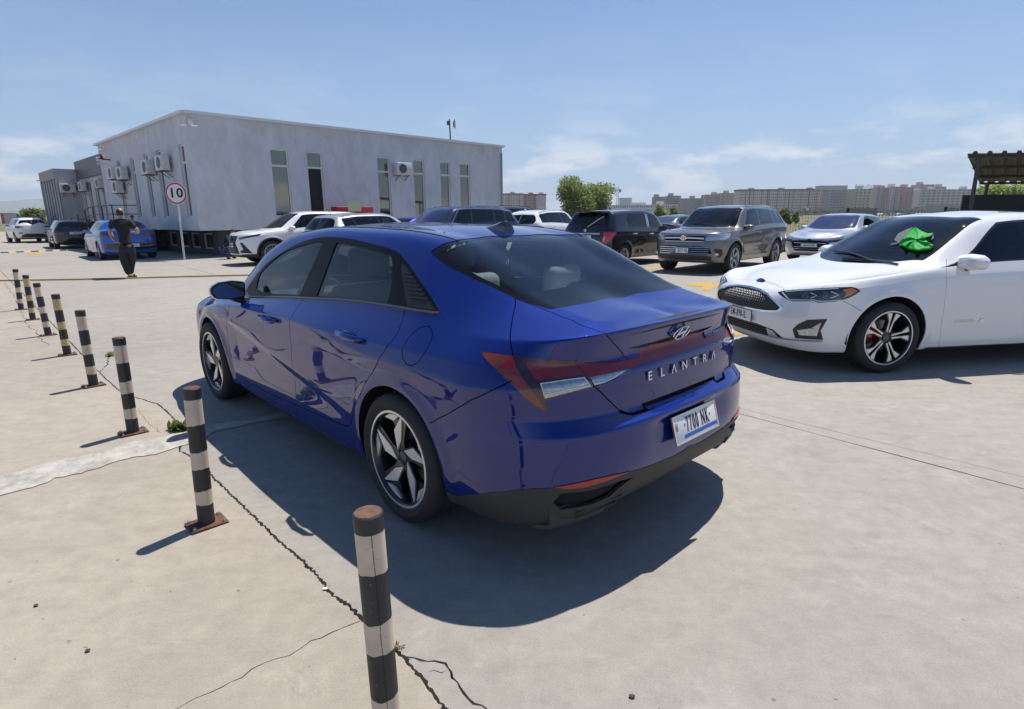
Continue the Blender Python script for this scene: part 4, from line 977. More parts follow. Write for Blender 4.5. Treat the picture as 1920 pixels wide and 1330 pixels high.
def car(p, X, Y, deg, label, M_paint, sc=1.0, feats=None, hero=False, group=None):
    th = R(deg); root = empty('parked_car', (X, Y, 0), th, label, p.get('cat', 'car'), group, scale=sc)
    sp = std_spec(p); wb, rt, hw = p['wb'], p['rt'], p['hw']
    if 'spmod' in p: p['spmod'](sp)
    B = Body(sp, .022 if hero else .05, 34 if hero else 20, 7 if hero else 5, 5 if hero else 3)
    reg = []; A = lambda nm, m, pl, **k: reg.append((nm, m, pl, k))
    N_ = B.NV+1
    if p.get('clad'):
        for c in (0, wb): A('arch_cladding', M_cladding, arch_poly(B, c, rt, rt+p.get('cladw', .11)), sink=-.012)
        A('sill_cladding', M_cladding, [B.S(wb, 1.0), B.S(wb, 2.1), B.S(0, 2.1), B.S(0, 1.0), (B.S(0, 1)[0], -1.5), (B.S(wb, 1)[0], -1.5)], sink=-.01)
        A('bumper_cladding', M_cladding, [(B.NU+1, B.rowj[1]+6), B.S(-rt, 2.3), (B.S(-rt, 2)[0], -1.5), (B.NU+1, -1.5)], sink=-.008)
        A('bumper_cladding', M_cladding, [(-1, B.rowj[1]+3), B.S(wb+rt+.02, 1.8), (B.S(wb+rt+.02, 2)[0], -1.5), (-1, -1.5)], sink=-.008)
    for c in (0, wb): A('wheel_arch', M_under, arch_poly(B, c, rt, rt+.055), open=True)
    G = p.get('glassm', M_glass_dark); GF = p.get('glassf', M_glass_dark)
    # side glass in (length, row): front and rear ends slanted as on the real car
    a0, a1, b1, b0 = p['dlo']          # belt front, roof front, roof rear, belt rear (x)
    top = p.get('dtop', 9.82); bot = 8.12
    poly = [B.S(a0, bot)]+[B.S(a0+(a1-a0)*((r-bot)/(top-bot))**.9, r) for r in np.linspace(bot, top-.1, 6)]+[B.S(x, top) for x in np.linspace(a1, b1, 14)]+[B.S(b1+(b0-b1)*q, top+(p.get('rtipz', 8.4)-top)*q**1.4) for q in np.linspace(.15, 1, 6)]+[B.S(b0+.06, bot)]
    A('window_surround', M_gloss, poly, sink=.0)
    ins = lambda x, r: B.S(x, r)
    bp = p['pillars']
    xs_ = [a0]+bp+[b0]
    for k in range(len(xs_)-1):
        x0, x1 = xs_[k], xs_[k+1]; g = .045
        def edge(xb, xt, n_=5, rev=False): return [B.S(xb+(xt-xb)*q, bot+.06+(top-.1-bot-.06)*q) for q in np.linspace(0, 1, n_)]
        if k == 0: fr_ = [B.S((x0-.05)+(a1-.05-(x0-.05))*((r-bot)/(top-bot))**.9, r) for r in np.linspace(bot+.06, top-.1, 8)]; xt0 = a1-.05
        else: fr_ = edge(x0-g, x0-g-p.get('lean', .10)); xt0 = x0-g-p.get('lean', .10)
        if k == len(xs_)-2:
            rr_ = [B.S(b1+.05+(x1+.06-b1-.05)*q, top-.1+(p.get('rtipz', 8.4)+.06-top+.1)*q**1.4) for q in np.linspace(0, 1, 7)]+[B.S(x1+.11, bot+.06)]; xt1 = b1+.05
        else: rr_ = edge(x1+g*.6, x1+g*.6-p.get('lean', .10))[::-1]; xt1 = x1+g*.6-p.get('lean', .10)
        mid = [B.S(x, top-.1) for x in np.linspace(xt0, xt1, 8)[1:-1]] if xt0 > xt1 else []
        A('side_window', G, fr_+mid+rr_, glass=True, sink=.003)
    cx, cz = p['cowl']; hx, hz = p['head']
    w0, w1 = cx-.33, hx-.13
    ws = [B.S(x, 10.10) for x in np.linspace(w0, w1, 12)]+[B.S(w1-.02, 10.6), (B.S(w1-.02, 11)[0], N_), (B.S(w0+.04, 11)[0], N_), B.S(w0+.03, 10.5)]
    A('windscreen', GF, ws, glass=True, sink=.002)
    if 'rw' in p:          # rear window outline seen from behind (y, z)
        pl = [B.rear(y, z) for y, z in p['rw']]; pl = [q for q in pl if q]
        if len(pl) > 2:
            A('rear_window', p.get('glassr', M_glass_dark), [(B.NU+1, pl[0][1])]+pl+[(B.NU+1, pl[-1][1])] if p['rw'][0][0] < .02 else pl, glass=True, sink=.002)
    ctx = dict(B=B, root=root, A=A, reg=reg, p=p, px=pixcaster(B, X, Y, th, sc, 1), pxr=pixcaster(B, X, Y, th, sc, -1), gaps=[], seeds=[])
    if feats: feats(ctx)
    seam = p.get('doors', [])
    for ln in seam:
        pl = [B.side(x, z) for x, z in ln]; ctx['gaps'].append((B.dense([q for q in pl if q], .8), .007 if not hero else .005))
    cut_body(B, reg, ctx['gaps'], ctx['seeds'], root, 'body_panel', M_paint, rim=.012)
    underbody(root, sp, wb, p.get('sill', .22), hw, p['nose']-.2, p['tail']+.15, rt)
    kit = wheel_kit(p.get('wheel', 'five'), rt, p.get('rr', rt*.68), p.get('tw', .225))
    for x in (0, wb):
        put_wheel(root, kit, x, hw-.115, rt, True, p.get('steer', 0) if x else 0, p.get('caliper') if x else None, spin=p.get('spin', 0) if x else 0); put_wheel(root, kit, x, -hw+.115, rt, False, p.get('steer', 0) if x else 0, spin=0)
    zb = p['belt'][0]
    mx = cx-.62; mk = p.get('mirror_paint', M_paint)
    for s_ in (1, -1): mirror_part(root, mx+p.get('mdx', 0), s_*(hw-.10), zb+.02+p.get('mdz', 0), mk, s_, p.get('msize', 1.0))
    for x, z in p.get('handles', []): handle_part(root, B, x, z, p.get('handle_mat', M_paint))
    sf = p.get('seatm', M_seatd)
    seat_rows(root, [wb*.5+.05, wb*.5-.95], [p.get('sill', .22)+.24]*2, sf)
    b = MB(); b.box((cx-.42, 0, zb-.10), (.42, (hw-.16)*2, .10)); b.build('dashboard', M_dash, root, bevel=.03)
    if 'post' in p: p['post'](ctx)
    return root, B

def front_plate(B, root, z, txt, y=0.0, w=.46, h=.11, **k):
    q = B.front(abs(y)+.002, z); P = Vector(B.pt(q)); N = Vector((1, 0, 0)); Xx = Vector((0, 1, 0)); Yy = Vector((0, 0, 1)); c = Vector((P.x+.015, y, z))
    return plate_obj(root, txt, Matrix(((0, 0, 1, c.x), (1, 0, 0, c.y), (0, 1, 0, c.z), (0, 0, 0, 1))), w, h, **k)
def rear_plate(B, root, z, txt, y=0.0, w=.46, h=.11, **k):
    q = B.rear(abs(y)+.002, z); P = Vector(B.pt(q)); c = Vector((P.x-.012, y, z))
    return plate_obj(root, txt, Matrix(((0, 0, -1, c.x), (-1, 0, 0, c.y), (0, 1, 0, c.z), (0, 0, 0, 1))), w, h, **k)
def roof_rails(root, B, x0, x1, y, m, lift=.035):
    for s_ in (1, -1):
        pts = []
        for x in np.linspace(x0, x1, 9):
            q = B.top(x, y); pts.append((x, y*s_, B.pt(q)[2]+(lift if x not in (x0, x1) else 0)))
        b = MB(); b.tube(pts, .014, 6); b.build('roof_rail', m, root, smooth=True)
def wiper(root, pts, r=.008, m=None, name='wiper'):
    b = MB(); b.tube(pts, r, 6); b.build(name, m or M_black, root, smooth=True)

def fusion():
    p = dict(nose=3.82, tail=-1.05, hw=.925, H=1.478, wb=2.85, rt=.335, rr=.247, tw=.235, sill=.20, belt=(.965, 1.01), cowl=(2.72, .965), head=(1.82, 1.415), nz=.74, rtop=(.15, 1.40), rglass=(-.55, 1.10), deck=1.06,
        dlo=(2.38, 1.60, .25, -.28), pillars=[1.22], rtipz=8.5, yroof=.33, wheel='twin5', caliper=mat('caliper_red', (.5, .01, .01), .35, coat=.6), hoodedge=.90, spin=R(-20),
        handles=[(1.35, .86), (.30, .88)], glassf=glass('fusion_glass', (.74, .80, .80)), glassm=glass('fusion_side_glass', (.12, .15, .19)), mirror_paint=paint('paint_white', (.76, .76, .765), 0, .35), mdx=.0, msize=1.15, flare=.016,
        Nx=[-.36, -.16, -.06, -.02, 0, -.01, -.03, -.06, -.12], pf=.70)
    MP = paint('paint_white', (.76, .76, .765), 0, .35)
    def feats(c):
        px, A, B = c['px'], c['A'], c['B']
        Z = lambda l, ox=1340, oy=480, s=6.4: [px(ox+a/s, oy+b/s) for a, b in l]
        NJ = lambda q: (-1, q[1])
        # grille: outline closed over the centre line, seen from in front
        fr = B.front
        g = [fr(.003, .735), fr(.20, .728), fr(.36, .705), fr(.50, .655), fr(.60, .60), fr(.57, .555), fr(.42, .535), fr(.22, .528), fr(.003, .525)]
        A('grille_surround', M_chrome, [NJ(g[0])]+g+[NJ(g[-1])], sink=-.006)
        g2 = [fr(.003, .718), fr(.20, .712), fr(.355, .69), fr(.48, .645), fr(.572, .60), fr(.55, .570), fr(.41, .55), fr(.22, .543), fr(.003, .540)]
        A('grille_void', mat('grille_void', (.004, .004, .005), .6), [NJ(g2[0])]+g2+[NJ(g2[-1])], sink=.045, rim=.0)
        c['grille'] = g2
        lo = [fr(.003, .405), fr(.30, .40), fr(.50, .375), fr(.60, .30), fr(.50, .285), fr(.30, .285), fr(.003, .285)]
        A('lower_grille', mat('grille_void'), [NJ(lo[0])]+lo+[NJ(lo[-1])], sink=.04, rim=0)
        hl = Z([(755,435),(850,415),(1000,405),(1280,390),(1480,378),(1640,372),(1700,385),(1752,422),(1690,465),(1600,510),(1450,548),(1250,565),(1190,545),(950,545),(880,530),(810,485)])
        A('headlamp', mat('lamp_bezel', (.01, .011, .013), .08, coat=1), hl, sink=-.001)
        A('headlamp_lens', mat('headlamp_dark', (.03, .04, .055), .07, metal=.3, coat=1), Z([(830,440),(1050,425),(1300,412),(1500,402),(1560,470),(1520,520),(1250,538),(960,525),(890,500)]), sink=-.002, rim=.003)
        A('turn_lamp', mat('lamp_amber', (.55, .14, .03), .15, coat=1, var=(40, .2)), Z([(1530,412),(1650,390),(1712,418),(1650,460),(1540,508),(1580,450)]), sink=-.003, rim=.003)
        A('fog_surround', M_black, Z([(935,880),(1000,820),(1110,768),(1350,758),(1270,900),(1300,1005),(1150,1000),(965,985)]), sink=-.004)
        A('fog_lamp', mat('fog_grey', (.42, .46, .5), .15, metal=.6, coat=1, var=(50, .3)), Z([(990,890),(1150,870),(1275,800),(1225,960),(1020,948)]), sink=-.006, rim=.004)
        A('chin_strip', mat('chin_grey', (.32, .36, .42), .3, metal=.4, coat=.5), Z([(620,860),(700,900),(760,975),(1290,1010),(1300,1035),(1000,1020),(660,975)]), sink=-.004)
        G = lambda l, w=.004: c['gaps'].append(([q for q in l if q], w))
        G([fr(.003, .79), fr(.2, .785), fr(.38, .765)]+Z([(830,415)])+[None])
        G(Z([(230,250),(420,265),(560,295),(680,335),(770,375),(830,412)]))
        G(Z([(1285,390),(1330,355),(1400,325),(1500,300),(1650,262),(1800,232)])); G(Z([(1545,548),(1640,590),(1720,640),(1780,672)]))
        z3 = lambda l: Z(l, 1340, 380, 3.31)
        G(z3([(1438,350),(1437,400),(1436,450),(1432,560),(1420,680),(1400,800),(1390,893)])); G(z3([(1300,902),(1390,893),(1500,890),(1650,884),(1800,877),(1915,872)]))
        c['seeds'] += [('front_bumper', Z([(1000, 650)])[0]), ('bonnet', B.top(3.2, .1)), ('front_door', px(1880, 600)), ('front_wing', px(1700, 560)), ('roof', B.top(1, .1))]
    def post(c):
        B, root, px = c['B'], c['root'], c['px']; fr = B.front
        # mesh of the grille: crossing wave bars
        g = np.array([(0, .718), (.20, .712), (.355, .69), (.48, .645), (.572, .60), (.55, .570), (.41, .55), (.22, .543), (0, .540)])
        poly = np.concatenate([g, (g*np.array([-1, 1]))[::-1]])
        mb = MB(); wires = 0
        for r in range(9):
            z0 = .535+r*.0225
            for s_ in (1, -1):
                prev = None
                for y in np.linspace(-.585, .585, 118):
                    z = z0+s_*.0082*math.cos(y/.030*math.pi)
                    ins_ = inpoly(np.array([y]), np.array([z]), poly)[0]
                    if ins_:
                        q = fr(abs(y)+.001, z)
                        P = None if q is None else Vector((B.pt(q)[0]-.004, y, z))
                        if prev is not None and P is not None: mb.bar(prev, P, .006, .004)
                        prev = P
                    else: prev = None
        mb.build('grille_mesh', mat('mesh_satin', (.10, .105, .12), .42, metal=.5), root)
        for z in (.31, .335, .36, .385):
            pts = [(B.pt(fr(abs(y)+.001, z))[0]-.01, y, z) for y in np.linspace(-.48, .48, 15)]
            b = MB(); b.tube(pts, .007, 5); b.build('grille_bar', M_black, root)
        front_plate(B, root, .465, 'EM-898-IL', w=.50, h=.112, size=.105, sx=.62)
        q = fr(.002, .785); P = B.pt(q)
        b = MB(); b.lathe([(0, .006), (.05, .005), (.062, 0), (.062, -.02)], 28, 'x', (0, 0, 0)); o = b.build('oval_badge', mat('badge_blue', (.01, .03, .16), .12, metal=.3, coat=1), root, smooth=True, sharp=40, loc=(P[0]+.004, 0, .79)); o.scale = (1, 1.1, .48); o.rotation_euler = (0, R(-32), 0)
        q = px(1809, 602)
        if q:
            P = Vector(B.pt(q)); N = Vector(B.nr(q)); Xd = Vector((-1, 0, 0)); Yd = N.cross(Xd)
            Mx = Matrix(((Xd.x, Yd.x, N.x, P.x), (Xd.y, Yd.y, N.y, P.y+.003), (Xd.z, Yd.z, N.z, P.z), (0, 0, 0, 1)))
            text_obj('door_lettering', 'HYBRID', .040, mat('badge_chrome'), root, Mx, .002, 1.5, 1.05)
            b = MB(); b.prism([(.155, -.018), (.20, -.018), (.215, .016), (.17, .016)], 0, .004); o = b.build('door_emblem', mat('badge_chrome'), root); o.data.transform(Mx)
        Z = lambda l: [px(1340+a/6.4, 480+b/6.4) for a, b in l]
        gw = mat('guide_and_highlight_white')
        for l, w_ in (([(1150,446),(1190,460),(1224,477),(1190,494),(1150,510)], .009), ([(1395,430),(1440,448),(1485,468),(1440,490),(1385,508)], .010), ([(815,440),(850,480),(890,524),(1050,530),(1190,530),(1250,546),(1380,542),(1510,528)], .010), ([(850,432),(1000,420),(1280,405),(1480,394)], .006)):  # chevrons are lamp guides; long lower strip is a lens-edge highlight painted white
            strip_on(B, 'lamp_guide_and_highlight', Z(l), w_, .004, gw, root, lift=.002)
        for cx, cy in ((1090, 478), (1320, 470)):
            q = px(1340+cx/6.4, 480+cy/6.4); P_ = B.pt(q); N_ = Vector(B.nr(q))
            for s_ in (1, -1):
                bm_ = MB(); bm_.lathe([(0, .008), (.022, .006), (.030, 0), (.032, -.01)], 18, 'z'); o_ = bm_.build('lamp_projector', mat('projector_glass', (.10, .12, .14), .05, metal=.6), root, smooth=True, loc=(P_[0], P_[1]*s_, P_[2])); n_ = Vector((N_.x, N_.y*s_, N_.z)); o_.rotation_euler = n_.to_track_quat('Z', 'Y').to_euler()
        # wipers on the windscreen foot
        for (x0, y0), (x1, y1) in (((2.62, .35), (2.50, -.35)), ((2.58, .62), (2.66, -.02))):
            wiper(root, [(x, y, B.pt(B.top(x, abs(y)))[2]+.012) for x, y in ((x0+(x1-x0)*q, y0+(y1-y0)*q) for q in np.linspace(0, 1, 8))], .009)
        b = MB(); b.box((2.22, 0, .93), (.62, 1.46, .03)); b.build('dashboard_top', M_dash, root, bevel=.01)
        # glass roof panel
        patch_on(B, 'sunroof', [[(1.35, .42), (1.35, -.42), (.62, -.42), (.62, .42)]], lambda x, y: B.top(x, abs(y)), M_gloss, root, .001, .002) if False else None
    p['post'] = post
    root, B = car(p, 6.038, 6.544, 189.9, 'white saloon with black mesh grille and plate EM-898-IL, green cloth on its windscreen', MP, .985, feats, hero=True)
    # crumpled green cloth lying behind the windscreen
    return root, B
M_wp = paint('paint_white', (.76, .76, .765), 0, .35)
M_head = mat('headlamp_dark', (.03, .04, .055), .07, metal=.3, coat=1); M_headc = mat('headlamp_clear', (.45, .47, .5), .08, metal=.6, coat=1, var=(40, .4)); M_void = mat('grille_void', (.004, .004, .005), .6)
M_film = glass('film_glass', (.10, .12, .12), 1.0)
def film():
    m = bpy.data.materials.new('iridescent_glass'); m.use_nodes = True; nt = m.node_tree; b = nt.nodes['Principled BSDF']
    tc = nt.nodes.new('ShaderNodeTexCoord'); n = nt.nodes.new('ShaderNodeTexNoise'); n.inputs['Scale'].default_value = 2.6; n.inputs['Detail'].default_value = 2
    nt.links.new(tc.outputs['Object'], n.inputs['Vector']); r = nt.nodes.new('ShaderNodeValToRGB'); e = r.color_ramp.elements
    e[0].position = .35; e[0].color = (.02, .10, .07, 1); e[1].position = .62; e[1].color = (.05, .02, .12, 1); q = e.new(.5); q.color = (.03, .04, .10, 1)
    nt.links.new(n.outputs['Fac'], r.inputs[0]); nt.links.new(r.outputs[0], b.inputs['Base Color']); b.inputs['Roughness'].default_value = .06; b.inputs['Metallic'].default_value = .5; b.inputs['Coat Weight'].default_value = 1
    return m
M_irid = film()
def cpoly(c, l, how='front'):
    """outline given in (y, z) from the centre outwards and back; closed over the centre line"""
    B = c['B']; f = B.front if how == 'front' else B.rear; g = [f(max(y, .003), z) for y, z in l]; g = [q for q in g if q]
    e = -1 if how == 'front' else B.NU+1
    return [(e, g[0][1])]+g+[(e, g[-1][1])]
def opoly(c, l, how='front'):
    B = c['B']; f = {'front': B.front, 'rear': B.rear, 'side': B.side, 'top': B.top}[how]; return [q for q in (f(y, z) for y, z in l) if q]
def mixpoly(c, l):
    """points tagged f/r/s: ('f', y, z) from in front, ('s', x, z) from the side"""
    B = c['B']; d = dict(f=B.front, r=B.rear, s=B.side); return [q for q in (d[t](a, z) for t, a, z in l) if q]
def bars(c, zs, y1, m, r=.012, how='front', name='grille_bar', off=.0, arch=0.0):
    B = c['B']; f = B.front if how == 'front' else B.rear
    for z in zs:
        pts = []
        for y in np.linspace(-y1, y1, 17):
            q = f(abs(y)+.003, z)
            if q: pts.append((B.pt(q)[0]+off, y, z+arch*(1-(y/y1)**2)))
        b = MB(); b.tube(pts, r, 6); b.build(name, m, c['root'], smooth=True)
def doorlines(p, xs, z0=.36, z1=None):
    zb = p['belt'][0]; out = []
    for x in xs: out.append([(x, zb-.03), (x+.02, zb-.3), (x, z0)])
    out.append([(xs[0], z0), (xs[-1]+.32, z0)] if len(xs) > 1 else [])
    return [o for o in out if o]
def badge(c, z, how='front', w=.06, h=.045, m=None):
    B = c['B']; q = (B.front if how == 'front' else B.rear)(.003, z); P = B.pt(q); s_ = 1 if how == 'front' else -1
    b = MB(); n = 20
    V = [(k2*s_, w*r*math.cos(a), h*r*math.sin(a)) for a in np.linspace(0, 2*math.pi, n+1)[:-1] for r, k2 in ((1, 0), (1, .012), (.72, .012), (.72, 0))]
    F = [(k*4+j, ((k+1) % n)*4+j, ((k+1) % n)*4+(j+1) % 4, k*4+(j+1) % 4) for k in range(n) for j in range(4)]; b.add(V, F)
    b.box((.006*s_, 0, 0), (.012, w*.35, h*1.6)); b.box((.006*s_, 0, h*.15), (.012, w*1.3, h*.3)); b.build('badge', m or M_chrome, c['root'], smooth=True, loc=(P[0]+.002*s_, 0, z))
def std_doors(p, wb, b1=None):
    zb = p['belt'][0]; s = p.get('sill', .22); a0 = p['dlo'][0]; bp = p['pillars'][0]; rt = p['rt']
    return [[(a0-.02, zb-.02), (a0-.01, zb-.2), (a0+.0, s+.14)], [(bp-.01, zb-.02), (bp, zb-.25), (bp-.02, s+.14)],
            [(a0, s+.14), (rt+.16, s+.13), (rt+.09, rt+.12), (rt-.02, rt+.28), (p.get('rdoor', .05), rt+.45), (p.get('rdoor', .05)+.02, zb-.02)]]

def highlander():
    p = dict(nose=3.72, tail=-1.15, hw=.965, H=1.70, wb=2.79, rt=.378, rr=.245, tw=.24, sill=.29, belt=(1.07, 1.16), cowl=(2.72, 1.13), head=(1.93, 1.61), nz=1.0, rtop=(-.72, 1.64), rglass=(-1.06, 1.15), xr=-.62, hoodedge=1.03,
        dlo=(2.33, 1.72, -.62, -.86), pillars=[1.20, .18], lean=.10, rtipz=8.6, yroof=.30, wheel='five', handles=[(1.32, .98), (.35, 1.0)], clad=False, glassf=M_glass, glassm=glass('suv_glass', (.22, .26, .30)), cat='SUV', spin=R(15), flare=.03, seatm=M_seat, msize=1.15,
        rw=[(.005, 1.55), (.45, 1.54), (.62, 1.45), (.68, 1.2), (.005, 1.2)], Nx=[-.28, -.09, -.02, 0, 0, -.01, -.03, -.05, -.10], pf=.68)
    p['doors'] = std_doors(p, 2.79)
    def feats(c):
        A = c['A']
        A('grille_void', M_void, cpoly(c, [(0, .965), (.30, .962), (.50, .94), (.56, .90), (.52, .82), (.30, .80), (0, .80)]), sink=.03, rim=0)
        A('lower_grille', M_void, cpoly(c, [(0, .70), (.45, .70), (.66, .67), (.72, .52), (.60, .49), (0, .49)]), sink=.03, rim=0)
        A('chin_grille', M_black, cpoly(c, [(0, .48), (.60, .475), (.72, .44), (.70, .36), (0, .36)]), sink=.005)
        A('headlamp', M_headc, mixpoly(c, [('f', .56, .945), ('f', .72, .965), ('s', 3.35, .985), ('s', 3.02, 1.0), ('s', 3.10, .90), ('s', 3.35, .85), ('f', .72, .835), ('f', .57, .825)]), sink=-.003)
        A('fog_pocket', M_black, mixpoly(c, [('f', .76, .64), ('s', 3.40, .62), ('s', 3.34, .50), ('s', 3.40, .42), ('f', .80, .44), ('f', .78, .5)]), sink=.004)
    def post(c):
        bars(c, (.885,), .53, M_chrome, .024, arch=.012); bars(c, (.81, .955), .52, M_chrome, .010); bars(c, (.515, .565, .615, .665), .66, M_chrome, .014); badge(c, .888, w=.085, h=.06)
        front_plate(c['B'], c['root'], .585, '2071 NJ', w=.34, h=.13, eu=False, size=.115, sx=.62)
        roof_rails(c['root'], c['B'], -.55, 1.6, .62, c['p']['rail'])
        for s_ in (1, -1):
            b = MB(); b.lathe([(0, .02), (.04, .015), (.045, 0), (.05, -.03)], 16, 'x'); q = c['B'].front(.80, .50); P = c['B'].pt(q); b.build('fog_lamp', M_headc, c['root'], smooth=True, loc=(P[0]+.0, .80*s_, .50))
        for (x0, y0), (x1, y1) in (((2.66, .35), (2.52, -.35)),): wiper(c['root'], [(x, y, c['B'].pt(c['B'].top(x, abs(y)))[2]+.012) for x, y in ((x0+(x1-x0)*q, y0+(y1-y0)*q) for q in np.linspace(0, 1, 8))])
    p['rail'] = paint('paint_greybrown', (.15, .14, .14), .55, .35); p['post'] = post
    return car(p, 6.784, 17.278, -133.6, 'grey-brown SUV facing us with chrome grille bars and plate 2071 NJ', p['rail'], .992, feats)

def frv():
    MPk = paint('paint_black', (.006, .007, .012), .1, .35)
    p = dict(nose=3.5, tail=-.76, hw=.905, H=1.60, wb=2.685, rt=.315, rr=.205, tw=.205, sill=.24, belt=(1.0, 1.07), cowl=(2.78, 1.03), head=(1.95, 1.50), nz=.85, rtop=(-.25, 1.55), rglass=(-.60, 1.10), xr=-.33, tum=.12,
        dlo=(2.42, 1.72, .30, .10), pillars=[1.28], lean=.03, rtipz=9.2, yroof=.20, wheel='six', handles=[(1.42, .90), (.50, .92)], handle_mat=M_chrome, glassm=glass('mpv_glass', (.30, .33, .36)), cat='car', msize=1.0,
        rw=[(.005, 1.50), (.42, 1.49), (.56, 1.44), (.66, 1.28), (.69, 1.10), (.005, 1.08)], Tx=[.2, .06, .0, 0, .01, .02, .04, .06, .09], pr=.5)
    p['doors'] = std_doors(p, 2.685)
    def feats(c):
        A = c['A']; px = c['pxr']; Z = lambda l: [px(1040+a/9.5, 370+b/9.5) for a, b in l]
        A('tail_lamp', mat('lamp_red_bright', (.5, .01, .012), .1, coat=1, var=(20, .25)), Z([(870,620),(1000,618),(1095,628),(1050,700),(980,790),(930,825),(845,815),(860,720)]), sink=-.006)
        A('lamp_clear_part', M_headc, Z([(872,700),(905,705),(890,760),(862,790)]), sink=-.008, rim=.003)
    def post(c):
        bars(c, (.945,), .52, mat('chrome_satin', (.55, .58, .66), .2, metal=.9), .022, 'rear', 'boot_trim', -.012); badge(c, 1.03, 'rear', .045, .04)
        rear_plate(c['B'], c['root'], .835, 'ЗВ-014-ВТ' if False else 'IB-014-BI', eu=False, w=.50, h=.12, size=.10, sx=.62)
        B = c['B']; P = lambda y, z: (B.pt(B.rear(abs(y)+.003, z))[0]-.03, y, z)
        wiper(c['root'], [P(-.02, 1.12), P(-.12, 1.20), P(-.24, 1.29), P(-.36, 1.37), P(-.45, 1.41)], .013, mat('wiper_pale', (.6, .6, .62), .3)); b = MB(); b.lathe([(0, -.03), (.03, -.03), (.035, .02)], 12, 'x'); b.build('wiper_hub', M_black, c['root'], loc=(P(0, 1.10)[0]+.02, 0, 1.10))
        # chrome strips on the door posts, roof spoiler, aerial
        for x in (1.30, 1.22): strip_on(B, 'post_trim', [B.S(x+.03, 8.2), B.S(x, 9.7)], .028, .006, M_chrome, c['root'])
        b = MB(); b.box((-.36, 0, 1.545), (.22, 1.06, .03)); b.build('roof_spoiler', MPk, c['root'], bevel=.012)
        b = MB(); b.tube([(-.05, 0, 1.585), (-.12, 0, 1.66)], .006, 5); b.build('aerial', M_black, c['root'])
        patch_on(B, 'side_repeater', [[(.02, 1.02), (-.14, 1.06), (-.18, .98)]], B.side, M_headc, c['root'], .001, .003, True) if False else None
    p['post'] = post
    return car(p, 2.57, 17.301, 46.9, 'black hatchback seen from behind with raised rear wiper and red tail lamp', MPk, .999, feats)

def accord():
    MS = paint('paint_silver', (.48, .49, .52), .55, .32)
    p = dict(nose=3.77, tail=-1.13, hw=.93, H=1.45, wb=2.83, rt=.335, rr=.235, sill=.2, belt=(.95, 1.0), cowl=(2.62, .96), head=(1.72, 1.39), nz=.73, rtop=(.1, 1.38), rglass=(-.65, 1.09), deck=1.05, dlo=(2.28, 1.5, .1, -.45), pillars=[1.15, .18], rtipz=8.4, yroof=.32,
        glassf=M_irid, glassm=glass('sedan_glass', (.2, .24, .28)), wheel='ten', handles=[(1.3, .84), (.3, .86)], msize=1.15, hoodedge=.88)
    def feats(c):
        A = c['A']
        A('grille_void', M_void, cpoly(c, [(0, .66), (.30, .658), (.50, .64), (.56, .60), (.50, .46), (.44, .34), (0, .34)]), sink=.03, rim=0)
        A('grille_trim', M_chrome, cpoly(c, [(0, .70), (.35, .70), (.55, .685), (.55, .645), (.35, .655), (0, .66)]), sink=-.006)
        A('headlamp', M_head, mixpoly(c, [('f', .52, .66), ('f', .75, .695), ('s', 3.30, .74), ('s', 3.08, .77), ('s', 3.15, .69), ('s', 3.35, .655), ('f', .75, .62), ('f', .55, .60)]), sink=-.004)
        A('fog_trim', M_chrome, mixpoly(c, [('f', .70, .46), ('f', .82, .43), ('f', .66, .29), ('f', .60, .30)]), sink=-.004)
    def post(c):
        bars(c, (.40, .46, .58), .46, M_chrome, .008); badge(c, .66, w=.06, h=.05, m=mat('badge_dark', (.05, .05, .06), .1, metal=.8)); front_plate(c['B'], c['root'], .515, 'DK-119-HK', w=.50, h=.105, size=.095, sx=.62)
    p['post'] = post
    return car(p, 11.805, 20.254, -138.9, 'silver saloon with purple-green windscreen and plate DK-119-HK by the mesh fence', MS, .998, feats)

def lexus():
    p = dict(nose=3.62, tail=-1.04, hw=.935, H=1.64, wb=2.69, rt=.375, rr=.255, sill=.27, belt=(1.06, 1.16), cowl=(2.66, 1.10), head=(1.83, 1.56), nz=.95, rtop=(-.45, 1.57), rglass=(-.92, 1.18), dlo=(2.26, 1.62, -.35, -.62), pillars=[1.18, .22], rtipz=8.7, yroof=.32, hoodedge=1.0,
        glassf=M_glass, wheel='mesh', clad=True, cladw=.10, handles=[(1.3, .95), (.35, .97)], cat='SUV', msize=1.15, pf=.66, Nx=[-.25, -.06, -.0, 0, 0, 0, -.02, -.04, -.09])
    p['doors'] = std_doors(p, 2.69)
    def feats(c):
        A = c['A']; px = c['px']; Z = lambda l: [px(410+a/5.19, 370+b/5.19) for a, b in l]
        A('spindle_grille', M_void, cpoly(c, [(0, .90), (.34, .90), (.46, .885), (.36, .70), (.36, .66), (.52, .42), (.50, .36), (0, .36)]), sink=.012)
        A('headlamp', M_head, mixpoly(c, [('f', .52, .84), ('f', .72, .875), ('s', 3.28, .92), ('s', 2.98, .965), ('s', 3.05, .90), ('s', 3.3, .86), ('f', .72, .815), ('f', .60, .79)]), sink=-.004)
        A('air_duct', M_black, mixpoly(c, [('f', .60, .70), ('f', .70, .71), ('f', .80, .56), ('f', .84, .38), ('f', .60, .40), ('f', .56, .44), ('f', .70, .50)]), sink=.008)
    def post(c):
        bars(c, (.42, .47, .52, .57, .74, .79, .84), .33, mat('bar_dark', (.02, .02, .022), .3), .008); badge(c, .80, w=.075, h=.055, m=mat('badge_dark')); front_plate(c['B'], c['root'], .62, 'TM-050-TM' if False else 'IA-505-NX', w=.34, h=.14, eu=False, size=.07, sx=.6)
        bars(c, (.345,), .62, M_wp, .018, name='chin_bar')
    p['post'] = post
    return car(p, -5.911, 20.842, -140.6, 'white SUV with large black grille, bonnet towards the left, parked before the white building', M_wp, 1.012, feats)

